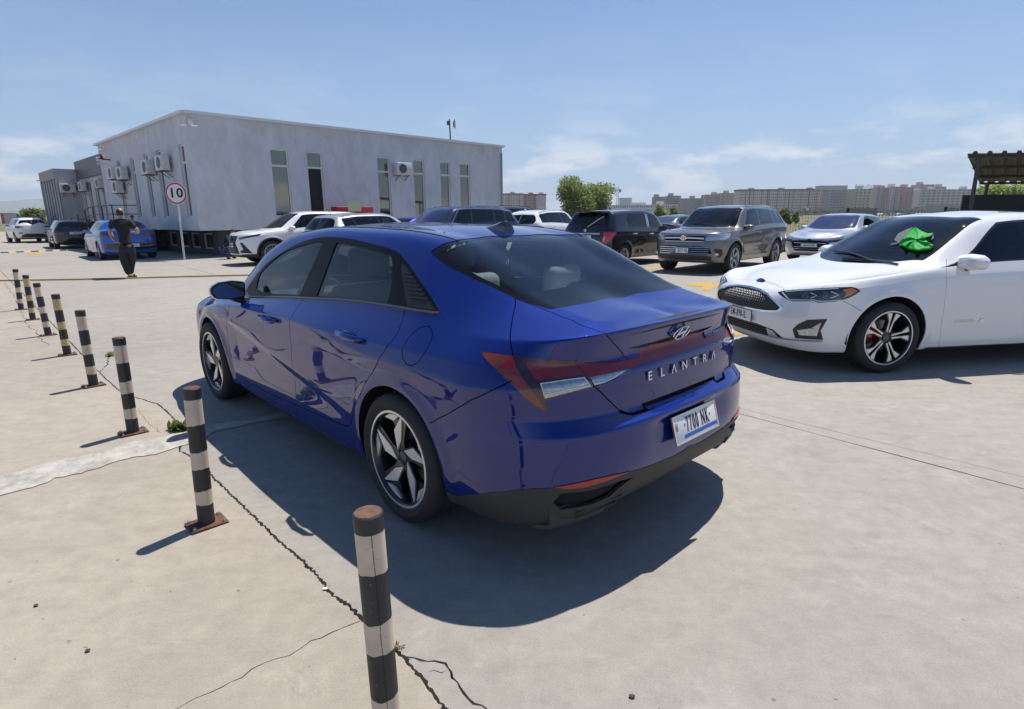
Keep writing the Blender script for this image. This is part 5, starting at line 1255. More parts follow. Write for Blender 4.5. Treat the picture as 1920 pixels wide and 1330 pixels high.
def kona():
    MS = paint('paint_silver', (.48, .49, .52), .55, .32)
    p = dict(nose=3.42, tail=-.78, hw=.90, H=1.56, wb=2.6, rt=.33, sill=.25, belt=(1.03, 1.12), cowl=(2.5, 1.05), head=(1.68, 1.48), nz=.88, rtop=(-.38, 1.50), rglass=(-.70, 1.13), dlo=(2.1, 1.45, -.28, -.52), pillars=[1.02, .15], rtipz=8.9, yroof=.30, clad=True, cat='SUV', glassm=glass('kona_glass', (.35, .40, .43)), glassf=M_glass,
        rw=[(.005, 1.43), (.42, 1.42), (.58, 1.35), (.66, 1.20), (.64, 1.12), (.005, 1.10)], handles=[(1.2, .92)])
    def feats(c):
        A = c['A']
        A('tail_lamp', M_red, mixpoly(c, [('r', .55, 1.04), ('r', .74, 1.03), ('s', -.52, 1.0), ('s', -.45, .97), ('s', -.50, .94), ('r', .74, .96), ('r', .58, .99)]), sink=-.004)
        A('boot_band', M_black, cpoly(c, [(0, 1.06), (.5, 1.05), (.60, 1.0), (.5, .86), (0, .86)], 'rear'), sink=.002)
    def post(c):
        B = c['B']; roof_rails(c['root'], B, -.35, 1.5, .56, M_chrome, .03); b = MB(); b.tube([(-.15, .0, 1.53), (-.30, 0, 1.68)], .007, 5); b.build('aerial', M_black, c['root'])
        a0, a1, b1, b0 = p['dlo']
        strip_on(B, 'window_chrome', [B.S(a1-(a1-b1)*q, 9.86) for q in np.linspace(0, 1, 20)]+[B.S(b1+(b0-b1)*q, 9.86+(8.9-9.86)*q**1.4) for q in np.linspace(.2, 1, 5)]+[B.S(x, 8.1) for x in np.linspace(b0, a0, 16)], .022, .006, M_chrome, c['root'])
    p['post'] = post
    return car(p, -5.028, 17.196, 51.3, 'silver small SUV with dark rear window, parked with its tail towards the white building corner', MS, 1.0, feats)

def navy(X, Y, deg, label, M, irid=True, sc=1.0):
    p = dict(nose=3.92, tail=-1.2, hw=1.0, H=1.78, wb=3.1, rt=.39, sill=.27, belt=(1.13, 1.22), cowl=(2.92, 1.2), head=(2.12, 1.70), nz=1.05, rtop=(-.70, 1.70), rglass=(-1.1, 1.22), dlo=(2.5, 1.88, -.65, -.92), pillars=[1.45, .35, -.2], rtipz=8.7, yroof=.30, glassf=M_irid if irid else M_glass_dark, cat='SUV', msize=1.1)
    def post(c):
        B = c['B']; roof_rails(c['root'], B, -.6, 1.85, .64, M_chrome if irid else M_black, .04); a0, a1, b1, b0 = p['dlo']
        if irid: strip_on(B, 'window_chrome', [B.S(a0+(a1-a0)*q, 8.2+1.66*q**.9) for q in np.linspace(0, 1, 8)]+[B.S(a1-(a1-b1)*q, 9.88) for q in np.linspace(0, 1, 20)]+[B.S(b1+(b0-b1)*q, 9.86+(8.7-9.86)*q**1.4) for q in np.linspace(.2, 1, 5)], .022, .006, M_chrome, c['root'])
    p['post'] = post
    return car(p, X, Y, deg, label, M, sc)

def tucson():
    p = dict(nose=3.63, tail=-.85, hw=.925, H=1.65, wb=2.67, rt=.365, sill=.27, belt=(1.04, 1.15), cowl=(2.62, 1.1), head=(1.8, 1.57), nz=.95, rtop=(-.35, 1.58), rglass=(-.76, 1.16), dlo=(2.2, 1.55, -.22, -.50), pillars=[1.1, .15], rtipz=8.9, yroof=.30, cat='SUV',
        rw=[(.005, 1.48), (.45, 1.47), (.62, 1.40), (.71, 1.26), (.66, 1.14), (.005, 1.12)], handles=[(1.25, .97), (.3, 1.0)], handle_mat=M_chrome)
    def feats(c):
        px = c['pxr']; Z = lambda l: [px(740+a/5.647, 370+b/5.647) for a, b in l]
        c['A']('tail_lamp', M_red, mixpoly(c, [('r', .40, 1.02), ('r', .70, 1.06), ('s', -.52, 1.05), ('s', -.35, 1.02), ('s', -.45, .97), ('r', .75, .94), ('r', .55, .93)]), sink=-.004)
    def post(c):
        roof_rails(c['root'], c['B'], -.3, 1.6, .60, M_chrome, .03); b = MB(); b.tube([(-.18, 0, 1.62), (-.30, 0, 1.69), (-.33, 0, 1.62)], [.02, .012, .012], 6); b.build('shark_fin_antenna', M_wp, c['root'])
        q = c['B'].side(.08, .96); P = c['B'].pt(q); 
        for s_ in (1, -1):
            b = MB(); b.box((0, 0, 0), (.10, .012, .06)); b.build('charge_flap', M_chrome, c['root'], bevel=.004, loc=(.08, (P[1]+.004)*s_, .97))
    p['post'] = post
    return car(p, .717, 23.242, 53.5, 'white SUV with dark rear window and red tail lamp beside the black hatchback', M_wp, 1.011, feats)

def outlander():
    p = dict(nose=3.51, tail=-.85, hw=.905, H=1.61, wb=2.67, rt=.345, sill=.27, belt=(1.05, 1.12), cowl=(2.6, 1.08), head=(1.75, 1.53), nz=.95, rtop=(-.40, 1.55), rglass=(-.74, 1.14), dlo=(2.15, 1.5, -.3, -.55), pillars=[1.1, .15], rtipz=8.9, yroof=.30, cat='SUV', clad=False,
        rw=[(.005, 1.46), (.45, 1.45), (.60, 1.40), (.70, 1.18), (.005, 1.15)])
    def feats(c):
        A = c['A']
        A('tail_lamp', M_red, mixpoly(c, [('r', .45, 1.02), ('r', .74, 1.06), ('s', -.55, 1.06), ('s', -.45, 1.04), ('s', -.52, .95), ('r', .76, .93), ('r', .65, .98)]), sink=-.004)
        A('bumper_dark', M_cladding, cpoly(c, [(0, .58), (.45, .58), (.62, .50), (.72, .34), (0, .30)], 'rear'), sink=-.004)
        A('fog_pocket', M_black, opoly(c, [(.56, .66), (.76, .66), (.78, .60), (.60, .58)], 'rear'), sink=.003)
    def post(c): roof_rails(c['root'], c['B'], -.3, 1.5, .58, M_black, .03); rear_plate(c['B'], c['root'], .86, 'AB-210-CD' if False else 'QW-210-RT', eu=False) if False else None
    p['post'] = post
    return car(p, -31.585, 39.137, 138.5, 'white SUV seen from behind, farthest left of the cars along the building', M_wp, .997, feats)

def estate():
    MPk = mat('paint_black')
    p = dict(nose=3.6, tail=-1.02, hw=.895, H=1.46, wb=2.7, rt=.32, sill=.22, belt=(.96, .99), cowl=(2.55, .96), head=(1.7, 1.38), nz=.72, rtop=(-.62, 1.38), rglass=(-.95, 1.0), dlo=(2.1, 1.45, -.55, -.75), pillars=[1.1, .1], rtipz=8.8, yroof=.30, glassm=M_glass_dark,
        rw=[(.005, 1.33), (.45, 1.32), (.58, 1.26), (.68, 1.03), (.005, 1.0)])
    def feats(c): c['A']('tail_lamp', M_red, mixpoly(c, [('r', .48, .82), ('r', .76, .83), ('s', -.72, .84), ('s', -.72, .74), ('r', .76, .72), ('r', .48, .72)]), sink=-.004)
    def post(c): rear_plate(c['B'], c['root'], .79, 'TL-848-AD', w=.52, h=.12, eu=False, size=.1, sx=.6); badge(c, .90, 'rear', .045, .045)
    p['post'] = post
    return car(p, -22.644, 30.742, 132.1, 'black estate car with dark tailgate glass between the white SUV and the bright blue car', MPk, .992, feats)

def ioniq():
    MB_ = paint('paint_bright_blue', (.003, .085, .40), .3, .4)
    p = dict(nose=3.55, tail=-.92, hw=.91, H=1.45, wb=2.7, rt=.32, sill=.2, belt=(.95, 1.02), cowl=(2.6, .98), head=(1.75, 1.38), nz=.75, rtop=(.05, 1.40), rglass=(-.70, 1.08), deck=1.05, dlo=(2.15, 1.5, .1, -.40), pillars=[1.1, .18], rtipz=8.5, yroof=.32, glassm=glass('hatch_glass', (.35, .4, .43)), wheel='ten')
    def feats(c):
        A = c['A']; B = c['B']
        A('rear_window', M_glass_dark, [(B.S(.0, 11)[0], B.NV+1), B.S(.0, 11), B.S(-.02, 10.3)]+[q for q in (B.top(-.35, .50), B.top(-.62, .50), B.top(-.70, .30), B.top(-.72, .01)) if q]+[(B.NU+1 if False else B.top(-.72, .003)[0], B.NV+1)], glass=True, sink=.003)
        A('tail_lamp', M_red, mixpoly(c, [('r', .28, .94), ('r', .74, .97), ('s', -.55, .99), ('s', -.42, .98), ('s', -.55, .88), ('r', .76, .84), ('r', .45, .86)]), sink=-.004)
        A('rear_black_panel', M_gloss, cpoly(c, [(0, .62), (.45, .60), (.80, .58), (.82, .42), (.45, .36), (0, .36)], 'rear'), sink=-.003)
        A('rear_reflector', M_refl, opoly(c, [(.74, .57), (.78, .57), (.80, .44), (.76, .44)], 'rear'), sink=-.006, rim=.004)
    def post(c): rear_plate(c['B'], c['root'], .52, 'OG-009-YG', w=.50, h=.11, eu=False, size=.09, sx=.6)
    p['post'] = post
    return car(p, -14.453, 22.209, 133.2, 'bright blue hatchback with wide red tail lamps behind the man in black', MB_, .994, feats)

def sedan(X, Y, deg, label, M):
    p = dict(nose=3.6, tail=-1.05, hw=.90, H=1.45, wb=2.75, rt=.32, sill=.2, belt=(.95, 1.0), cowl=(2.6, .96), head=(1.7, 1.38), nz=.75, rtop=(.1, 1.38), rglass=(-.65, 1.09), deck=1.05, dlo=(2.2, 1.5, .1, -.42), pillars=[1.12, .18], rtipz=8.4, yroof=.32)
    def feats(c):
        A = c['A']
        A('headlamp', M_headc, mixpoly(c, [('f', .52, .66), ('f', .75, .695), ('s', 3.1, .74), ('s', 3.0, .70), ('s', 3.2, .655), ('f', .75, .60), ('f', .55, .60)]), sink=-.004)
        A('tail_lamp', M_red, mixpoly(c, [('r', .45, .92), ('r', .72, .93), ('s', -.70, .92), ('s', -.66, .84), ('r', .74, .80), ('r', .45, .82)]), sink=-.004)
    return car(p, X, Y, deg, label, M, 1.0, feats)

def far_car_mesh(paint_m):
    """small simple car for rows of parked cars hundreds of metres away"""
    sec = [(-1.9, .25), (-1.95, .85), (-1.55, 1.0), (-1.1, 1.42), (.6, 1.45), (1.2, 1.0), (2.0, .85), (2.15, .5), (2.1, .25)]
    b = MB(); n = len(sec)
    V = [(x, y*(1 if z < 1.01 else .78), z) for y in (-.85, .85) for x, z in sec]
    b.add(V, [tuple(range(n)), tuple(range(2*n-1, n-1, -1))]+[(i, i+n, (i+1) % n+n, (i+1) % n) for i in range(n)])
    b.cur = 1
    for s_ in (1, -1): b.prism([(-1.2, 1.05), (-.95, 1.36), (.55, 1.38), (1.0, 1.05)], 0, .02, Matrix(((1, 0, 0, 0), (0, 0, 1, .70*s_+(.06 if s_ > 0 else -.08)), (0, 1, 0, 0), (0, 0, 0, 1))))
    for x in (-1.3, 1.35):
        for s_ in (1, -1): b.lathe([(0, -.1), (.31, -.1), (.31, .1), (0, .1)], 12, 'y', (x, s_*.78, .31))
    return b.build('distant_car', [paint_m, M_gloss])

def fleet():
    highlander(); frv(); accord(); lexus(); kona(); tucson(); outlander(); estate(); ioniq()
    MN = paint('paint_navy', (.008, .018, .055), .3, .35)
    navy(-1.009, 21.316, -131.8, 'navy SUV with bright window trim and shiny cyan windscreen, just beyond the blue car roof', MN)
    navy(.1, 27.6, -132, 'dark grey SUV with black roof rails, only its roof showing past the navy SUV', paint('paint_graphite', (.02, .022, .028), .3, .35), False, 1.05)
    sedan(-3.1, 24.3, -132, 'blue car half hidden behind the silver small SUV', paint('paint_mid_blue', (.003, .03, .30), .2, .4))
    sedan(7.1, 27.0, 47, 'dark blue-grey car between the black hatchback and the grey-brown SUV', paint('paint_slate', (.035, .045, .06), .3, .35))
    sedan(-27.3, 38.6, 132, 'dark car mostly hidden between the white SUV and the black estate car', mat('paint_black'))
    sedan(-42.5, 47.5, 130, 'white car cut off by the left edge, beyond the white SUV', M_wp)
def concrete(name='concrete_slab', tint=(1, 1, 1)):
    m = mat(name, (.30, .285, .265), .86)
    nt = m.node_tree; N = nt.nodes; L = nt.links; b = N['Principled BSDF']
    geo = N.new('ShaderNodeNewGeometry')
    def noi(sc, det=6, ro=.6, dist=0, vec=None):
        n = N.new('ShaderNodeTexNoise'); n.inputs['Scale'].default_value = sc; n.inputs['Detail'].default_value = det; n.inputs['Roughness'].default_value = ro; n.inputs['Distortion'].default_value = dist
        L.new(vec or geo.outputs['Position'], n.inputs['Vector']); return n.outputs['Fac']
    def ramp(v, pts):
        r = N.new('ShaderNodeValToRGB'); e = r.color_ramp.elements
        e[0].position, e[0].color = pts[0][0], (*pts[0][1], 1); e[1].position, e[1].color = pts[-1][0], (*pts[-1][1], 1)
        for p, c in pts[1:-1]: q = e.new(p); q.color = (*c, 1)
        L.new(v, r.inputs[0]); return r.outputs[0]
    def mix(a, c, f, mode='MIX'):
        x = N.new('ShaderNodeMix'); x.data_type = 'RGBA'; x.blend_type = mode
        if isinstance(f, float): x.inputs['Factor'].default_value = f
        else: L.new(f, x.inputs['Factor'])
        for k, v in (('A', a), ('B', c)):
            if isinstance(v, tuple): x.inputs[k].default_value = (*v, 1)
            else: L.new(v, x.inputs[k])
        return x.outputs['Result']
    big = ramp(noi(.22, 4), [(.3, (.275, .250, .218)), (.5, (.325, .297, .257)), (.72, (.350, .322, .282))])
    mp = N.new('ShaderNodeMapping'); mp.inputs['Scale'].default_value = (1.0, 2.6, 1); mp.inputs['Rotation'].default_value = (0, 0, R(46)); L.new(geo.outputs['Position'], mp.inputs[0])
    streak = ramp(noi(3.2, 9, .72, .5, mp.outputs[0]), [(.28, (.88, .88, .88)), (.5, (1, 1, 1)), (.74, (1.08, 1.08, 1.08))])
    c = mix(big, streak, 1.0, 'MULTIPLY')
    c = mix(c, ramp(noi(11, 6, .7), [(.3, (.86, .86, .86)), (.7, (1.12, 1.12, 1.12))]), .8, 'MULTIPLY')
    c = mix(c, ramp(noi(160, 3, .7), [(.25, (.64, .64, .64)), (.5, (1, 1, 1)), (.75, (1.18, 1.18, 1.18))]), .6, 'MULTIPLY')
    # pale laitance patches and darker damp stains
    c = mix(c, (.44, .41, .365), ramp(noi(2.3, 10, .78, .3), [(.56, (0, 0, 0)), (.68, (.50, .50, .50))]))
    c = mix(c, (.13, .125, .12), ramp(noi(.9, 10, .75, .3), [(.56, (0, 0, 0)), (.74, (.45, .45, .45))]))
    c = mix(c, (.06, .055, .05), ramp(noi(26, 2, .5), [(.735, (0, 0, 0)), (.76, (.55, .55, .55))]))
    c = mix(c, (.20, .175, .15), ramp(noi(5.5, 9, .8, .2), [(.60, (0, 0, 0)), (.74, (.30, .30, .30))]))
    c = mix(c, tint, 1.0, 'MULTIPLY')
    L.new(c, b.inputs['Base Color'])
    bp = N.new('ShaderNodeBump'); bp.inputs['Strength'].default_value = .5; bp.inputs['Distance'].default_value = .004
    a = N.new('ShaderNodeMath'); a.operation = 'ADD'; L.new(noi(60, 8, .75), a.inputs[0]); L.new(noi(5, 6, .6), a.inputs[1]); L.new(a.outputs[0], bp.inputs['Height']); L.new(bp.outputs[0], b.inputs['Normal'])
    return m
# ---------------------------------------------------------------- ground: concrete slabs with real joints and cracks
def jag(pts, amp, step, seed):
    rnd = random.Random(seed); out = []
    for k in range(len(pts)-1):
        a, b = Vector(pts[k]), Vector(pts[k+1]); d = b-a; n = max(1, int(d.length/step)); nn = Vector((-d.y, d.x)).normalized()
        for q in range(n): out.append(a+d*(q/n)+nn*rnd.uniform(-amp, amp)*(1 if 0 < q or k else .3))
    out.append(Vector(pts[-1])); return out
def crack_poly(pts, w, seed, amp=.012, step=.035, taper=(1, 1), pre=None):
    c = pre or jag([(p.x, p.y) for p in pts], amp, step, seed); rnd = random.Random(seed+5); n = len(c); L = []; Rr = []
    for k, p in enumerate(c):
        a = c[max(k-1, 0)]; b = c[min(k+1, n-1)]; t = (b-a).normalized(); nn = Vector((-t.y, t.x)); f = k/(n-1)
        ww = w/2*(.55+.9*rnd.random())*(taper[0]*(1-f)+taper[1]*f)*(1 if 0 < k < n-1 else .15)
        L.append(p+nn*ww); Rr.append(p-nn*ww)
    return L+Rr[::-1]
LOT = [(-75, -14), (26, -14), (26, 16.5), (20, 19.8), (8.4, 23.6), (1.5, 31), (-6, 46), (-30, 70), (-75, 80)]
def dirt():
    m = mat('joint_dirt', (.028, .025, .022), .95, bump=(120, .004), var=(30, .4)); return m
def ground():
    grass_m = mat('dry_field', (.155, .135, .06), .95)
    nt = grass_m.node_tree; N = nt.nodes; L = nt.links; b = N['Principled BSDF']; geo = N.new('ShaderNodeNewGeometry')
    n1 = N.new('ShaderNodeTexNoise'); n1.inputs['Scale'].default_value = .05; n1.inputs['Detail'].default_value = 8; n1.inputs['Roughness'].default_value = .7; L.new(geo.outputs['Position'], n1.inputs['Vector'])
    r = N.new('ShaderNodeValToRGB'); e = r.color_ramp.elements; e[0].position = .35; e[0].color = (.10, .105, .035, 1); e[1].position = .65; e[1].color = (.20, .165, .085, 1); L.new(n1.outputs['Fac'], r.inputs[0])
    n2 = N.new('ShaderNodeTexNoise'); n2.inputs['Scale'].default_value = 3.5; n2.inputs['Detail'].default_value = 6; L.new(geo.outputs['Position'], n2.inputs['Vector'])
    mx = N.new('ShaderNodeMix'); mx.data_type = 'RGBA'; mx.blend_type = 'MULTIPLY'; mx.inputs['Factor'].default_value = .8; L.new(r.outputs[0], mx.inputs['A'])
    r2 = N.new('ShaderNodeValToRGB'); e = r2.color_ramp.elements; e[0].position = .3; e[0].color = (.55,)*3+(1,); e[1].position = .7; e[1].color = (1.3,)*3+(1,); L.new(n2.outputs['Fac'], r2.inputs[0]); L.new(r2.outputs[0], mx.inputs['B']); L.new(mx.outputs['Result'], b.inputs['Base Color'])
    g = mesh('field', [(-6900, -30, -.06), (6900, -30, -.06), (6900, 5900, -.06), (-6900, 5900, -.06)], [(0, 1, 2, 3)], grass_m); g['kind'] = 'structure'
    d = mesh('joint_bed', [(x, y, -.035) for x, y in LOT], [tuple(range(len(LOT)))], dirt()); d['kind'] = 'structure'
    P = lambda l: [at(x, y) for x, y in l]
    J1 = P([(186,698),(200,712),(227,736),(253,745),(297,758),(316,775),(338,799),(336,825),(337,846),(356,855),(380,873),(399,895),(430,924),(464,958),(498,990),(532,1022),(561,1046),(591,1076),(610,1100),(625,1117),(649,1132),(676,1159),(706,1188),(742,1217),(752,1227),(786,1266),(806,1295),(822,1312),(836,1332),(870,1400)])
    polys = []
    # the joint carries on straight and narrow to both sides
    u = (J1[0]-J1[-1]).normalized(); far = J1[0]+u*55; near = J1[-1]-u*9
    xy = lambda l: [(p.x, p.y) for p in l]
    polys += [(crack_poly(None, .0125, 1, pre=jag(xy([far, J1[0]]), .004, .12, 2)[:-1]+jag(xy(J1), .0055, .011, 1)+jag(xy([J1[-1], near]), .008, .03, 3)[1:], taper=(.8, 1.1)), 1)]
    polys += [(crack_poly(P([(752,1227),(790,1236),(815,1239),(832,1246),(850,1270),(872,1298),(890,1318),(935,1350)]), .008, 4, .008, .02), 0),
              (crack_poly(P([(676,1159),(674,1164),(640,1176),(600,1195),(570,1212),(542,1227),(493,1242),(454,1271),(395,1298),(339,1327),(290,1352)]), .0035, 5, .008, .03, (1.3, .8)), 0),
              (crack_poly(P([(800,1262),(812,1258),(828,1262),(838,1256)]), .003, 6, .005, .02), 0),
              (crack_poly(P([(186,698),(200,684),(205,668)]), .012, 7, .012, .03), 0), (crack_poly(P([(258,766),(275,790),(303,812)]), .003, 8, .01, .03), 0),
              (crack_poly(P([(8,530),(30,560),(48,600),(90,650)]), .010, 9, .03, .15), 0)]
    pv = Vector((-u.y, u.x, 0))
    def ln(a, d, t0, t1): return [a+d*t0, a+d*t1]
    q1, q2 = at(1395, 768), at(1920, 895); v = (q2-q1).normalized(); polys.append((crack_poly(ln(q1, v, -40, 30), .006, 11, .002, .4), 1))
    q3, q4 = at(343, 500), at(430, 523); v2 = (q4-q3).normalized(); polys.append((crack_poly(ln(q3, v2, -14, 24), .012, 12, .003, .5), 1))
    for k, off in enumerate((-10.4, 12.5, 19, 25.5)):
        a = J1[8]+pv*off; polys.append((crack_poly(ln(a, u, -28, 60), .010, 20+k, .003, .6), 1))
    s1, s2 = at(0, 907), at(395, 805.5); v3 = (s2-s1).normalized(); 
    for k, off in enumerate((0, 6.2, 12.6, 19.5, 26, 33, 41, -7)):
        a = s2+u*off; polys.append((crack_poly(ln(a, v3, -26, 44), .009 if k else .003, 40+k, .003, .6), 1))
    PV = []; ED = []; PL = []
    for pl, _ in polys:
        b0 = len(PV); PV += [Vector((p.x, p.y)) for p in pl]; ED += [(b0+k, b0+(k+1) % len(pl)) for k in range(len(pl))]; PL.append(np.array([(p.x, p.y) for p in pl]))
    b0 = len(PV); PV += [Vector(p) for p in LOT]; ED += [(b0+k, b0+(k+1) % len(LOT)) for k in range(len(LOT))]
    r = delaunay_2d_cdt(PV, ED, [], 0, 1e-6, False)
    W = np.array([(p[0], p[1]) for p in r[0]]); T = np.array([tuple(t) for t in r[2]]); c = W[T].mean(1)
    ok = inpoly(c[:, 0], c[:, 1], np.array(LOT))
    for pl in PL: ok &= ~inpoly(c[:, 0], c[:, 1], pl)
    T = T[ok]
    par = list(range(len(T)))
    def find(a):
        while par[a] != a: par[a] = par[par[a]]; a = par[a]
        return a
    em = {}
    for t, tri in enumerate(T):
        for a, b in ((tri[0], tri[1]), (tri[1], tri[2]), (tri[2], tri[0])):
            e = (min(a, b), max(a, b))
            if e in em: par[find(t)] = find(em[e])
            else: em[e] = t
    comp = {}
    for t in range(len(T)): comp.setdefault(find(t), []).append(t)
    root = empty('concrete_ground', kind='structure'); M1 = concrete('concrete_slab', (.96, .975, .99)); M2 = concrete('concrete_slab_beige', (1.05, 1.012, .965)); O1 = J1[8]
    for tris in comp.values():
        tr = T[tris]
        V = W[np.unique(tr)]; 
        area = sum(abs((W[t[1]]-W[t[0]])[0]*(W[t[2]]-W[t[0]])[1]-(W[t[1]]-W[t[0]])[1]*(W[t[2]]-W[t[0]])[0])/2 for t in tr)
        if area < .002: continue
        mp = {}; VV = []; FF = []
        def vid(k, z):
            if (k, z) not in mp: mp[(k, z)] = len(VV); VV.append((W[k][0], W[k][1], z))
            return mp[(k, z)]
        cnt = set()
        for t in tr:
            a, b, c_ = t
            if (W[b]-W[a])[0]*(W[c_]-W[a])[1]-(W[b]-W[a])[1]*(W[c_]-W[a])[0] < 0: a, b, c_ = a, c_, b
            FF.append((vid(a, 0.), vid(b, 0.), vid(c_, 0.))); cnt |= {(a, b), (b, c_), (c_, a)}
        for a, b in cnt:
            if (b, a) not in cnt: FF.append((vid(b, 0.), vid(a, 0.), vid(a, -.05), vid(b, -.05)))
        cc = (W[tr].mean(1)*np.array([[abs((W[t[1]]-W[t[0]])[0]*(W[t[2]]-W[t[0]])[1]-(W[t[1]]-W[t[0]])[1]*(W[t[2]]-W[t[0]])[0])] for t in tr])).sum(0)/(2*area); M = M2 if (cc[0]-O1.x)*pv.x+(cc[1]-O1.y)*pv.y > 0 else M1
        mesh('concrete_slab', VV, FF, M, root)
    # mortar strip smeared over a cross joint, flaking at its edges
    rnd = random.Random(3)
    up = P([(-60, 910),(0,893),(50,880),(100,868),(145,856),(190,845),(225,836),(260,827),(300,820),(345,810),(400,797),(470,785),(560,766)]); lo = P([(560,779),(470,798),(400,813),(365,828),(330,840),(290,852),(250,861),(200,873),(150,885),(105,897),(60,911),(0,927),(-60,946)])
    pl = jag(jag([(p.x, p.y) for p in up], .035, .22, 31), .012, .03, 33)+jag(jag([(p.x, p.y) for p in lo], .045, .25, 32), .012, .03, 34)
    r = delaunay_2d_cdt([Vector(p) for p in pl], [(k, (k+1) % len(pl)) for k in range(len(pl))], [], 1, 1e-6, False)
    mm = mat('mortar_white', (.46, .43, .39), .92, bump=(50, .004)); nt = mm.node_tree; N = nt.nodes; geo = N.new('ShaderNodeNewGeometry')
    n_ = N.new('ShaderNodeTexNoise'); n_.inputs['Scale'].default_value = 7; n_.inputs['Detail'].default_value = 10; n_.inputs['Roughness'].default_value = .78; nt.links.new(geo.outputs['Position'], n_.inputs['Vector'])
    r_ = N.new('ShaderNodeValToRGB'); e = r_.color_ramp.elements; e[0].position = .40; e[0].color = (.29, .27, .24, 1); e[1].position = .60; e[1].color = (.47, .445, .405, 1); nt.links.new(n_.outputs['Fac'], r_.inputs[0]); nt.links.new(r_.outputs[0], N['Principled BSDF'].inputs['Base Color'])
    pa = np.array([(p[0], p[1]) for p in pl]); ra = np.array([(p[0], p[1]) for p in r[0]]); ta = [tuple(t) for t in r[2]]; ca = ra[np.array(ta)].mean(1); ki = inpoly(ca[:, 0], ca[:, 1], pa)
    mesh('mortar_strip', [(p[0], p[1], .0045) for p in r[0]], [t for t, k_ in zip(ta, ki) if k_], mm, root)
    # small stones and leaf litter on the slabs
    ms = mat('stone_dark', (.06, .055, .045), .9)
    for k, (x, y) in enumerate([(68,1137),(1185,1308),(165,1222),(610,1106)]):
        p = at(x, y); bm = bmesh.new(); bmesh.ops.create_icosphere(bm, subdivisions=1, radius=.007+.003*rnd.random())
        for w_ in bm.verts: w_.co = Vector((w_.co.x*(1.3), w_.co.y, w_.co.z*.3+.002))
        me = bpy.data.meshes.new('pebble'); bm.to_mesh(me); bm.free(); o = link('pebble', me, ms if k != 3 else mat('chip_white', (.7, .7, .68), .6)); o.location = (p.x, p.y, 0.004)
        tag(o, ['small dark flake on the concrete at the far left, below the mortar strip', 'small dark speck of stone at the bottom right of the blue car shadow', 'tiny dark flake on the concrete at lower left', ''][k] if k != 3 else 'white chip lying in the long crack', 'pebble')
    # painted markings and rubber hump
    my = mat('road_yellow', (.42, .27, .06), .8, var=(25, .25)); 
    def mark(l, nm='painted_marking', m=my, z=.004): 
        q = P(l); return mesh(nm, [(p.x, p.y, z) for p in q], [tuple(range(len(q)))], m, root)
    mark([(1290,531),(1330,529),(1336,534),(1362,533),(1362,538),(1338,541),(1330,546),(1318,545),(1316,538),(1288,536)])
    mark([(1366,621),(1378,621),(1397,627),(1380,631),(1364,629)]); mark([(1205,505),(1238,498),(1246,500),(1214,508)]); mark([(1255,503),(1300,499),(1305,502),(1262,507)])
    mark([(455,481),(520,478),(520,481),(458,484)]); mark([(48,476),(60,474),(82,479),(66,482),(62,479)])
    hp = empty('speed_hump', at(60, 473), label='low black and yellow striped speed hump across the left lane', cat='speed hump')
    yb = mat('hump_black', (.02, .02, .02), .8); yy = mat('hump_yellow', (.5, .38, .16), .7)
    a, b = at(-14, 475.5), at(137, 469.5); n = 11
    for k in range(n):
        p, q = a.lerp(b, (k+.03)/n), a.lerp(b, (k+.97)/n); d = (q-p).normalized(); s_ = Vector((-d.y, d.x, 0)); V = []
        for e in (p, q):
            for w_, z in ((-.17, .004), (-.06, .045), (.06, .045), (.17, .004)): V.append(e+s_*w_+Vector((0, 0, z))-hp.location)
        mesh('hump_segment', V, [(0, 4, 5, 1), (1, 5, 6, 2), (2, 6, 7, 3), (0, 1, 2, 3), (4, 7, 6, 5)], yb if k % 2 else yy, hp)
    return J1, u, pv

# ---------------------------------------------------------------- bollards
def chipped(name, c1, c2):
    m = mat(name, c1, .55, bump=(60, .0008)); nt = m.node_tree; N = nt.nodes; L = nt.links; b = N['Principled BSDF']; tc = N.new('ShaderNodeTexCoord')
    oi = N.new('ShaderNodeObjectInfo'); ad = N.new('ShaderNodeVectorMath'); ad.operation = 'ADD'; L.new(tc.outputs['Object'], ad.inputs[0]); L.new(oi.outputs['Location'], ad.inputs[1])
    def n_(sc, lo, hi, amp):
        n = N.new('ShaderNodeTexNoise'); n.inputs['Scale'].default_value = sc; n.inputs['Detail'].default_value = 8; n.inputs['Roughness'].default_value = .7; L.new(ad.outputs[0], n.inputs['Vector'])
        r = N.new('ShaderNodeMapRange'); r.inputs['From Min'].default_value = lo; r.inputs['From Max'].default_value = hi; r.inputs['To Max'].default_value = amp; L.new(n.outputs['Fac'], r.inputs['Value']); return r.outputs[0]
    mx = N.new('ShaderNodeMix'); mx.data_type = 'RGBA'; mx.inputs['A'].default_value = (*c1, 1); mx.inputs['B'].default_value = tuple(c*.72 for c in c1)+(1,); L.new(n_(9, .4, .7, .8), mx.inputs['Factor'])
    m2 = N.new('ShaderNodeMix'); m2.data_type = 'RGBA'; L.new(mx.outputs['Result'], m2.inputs['A']); m2.inputs['B'].default_value = (*c2, 1); L.new(n_(28, .63, .67, .85), m2.inputs['Factor']); L.new(m2.outputs['Result'], b.inputs['Base Color']); return m
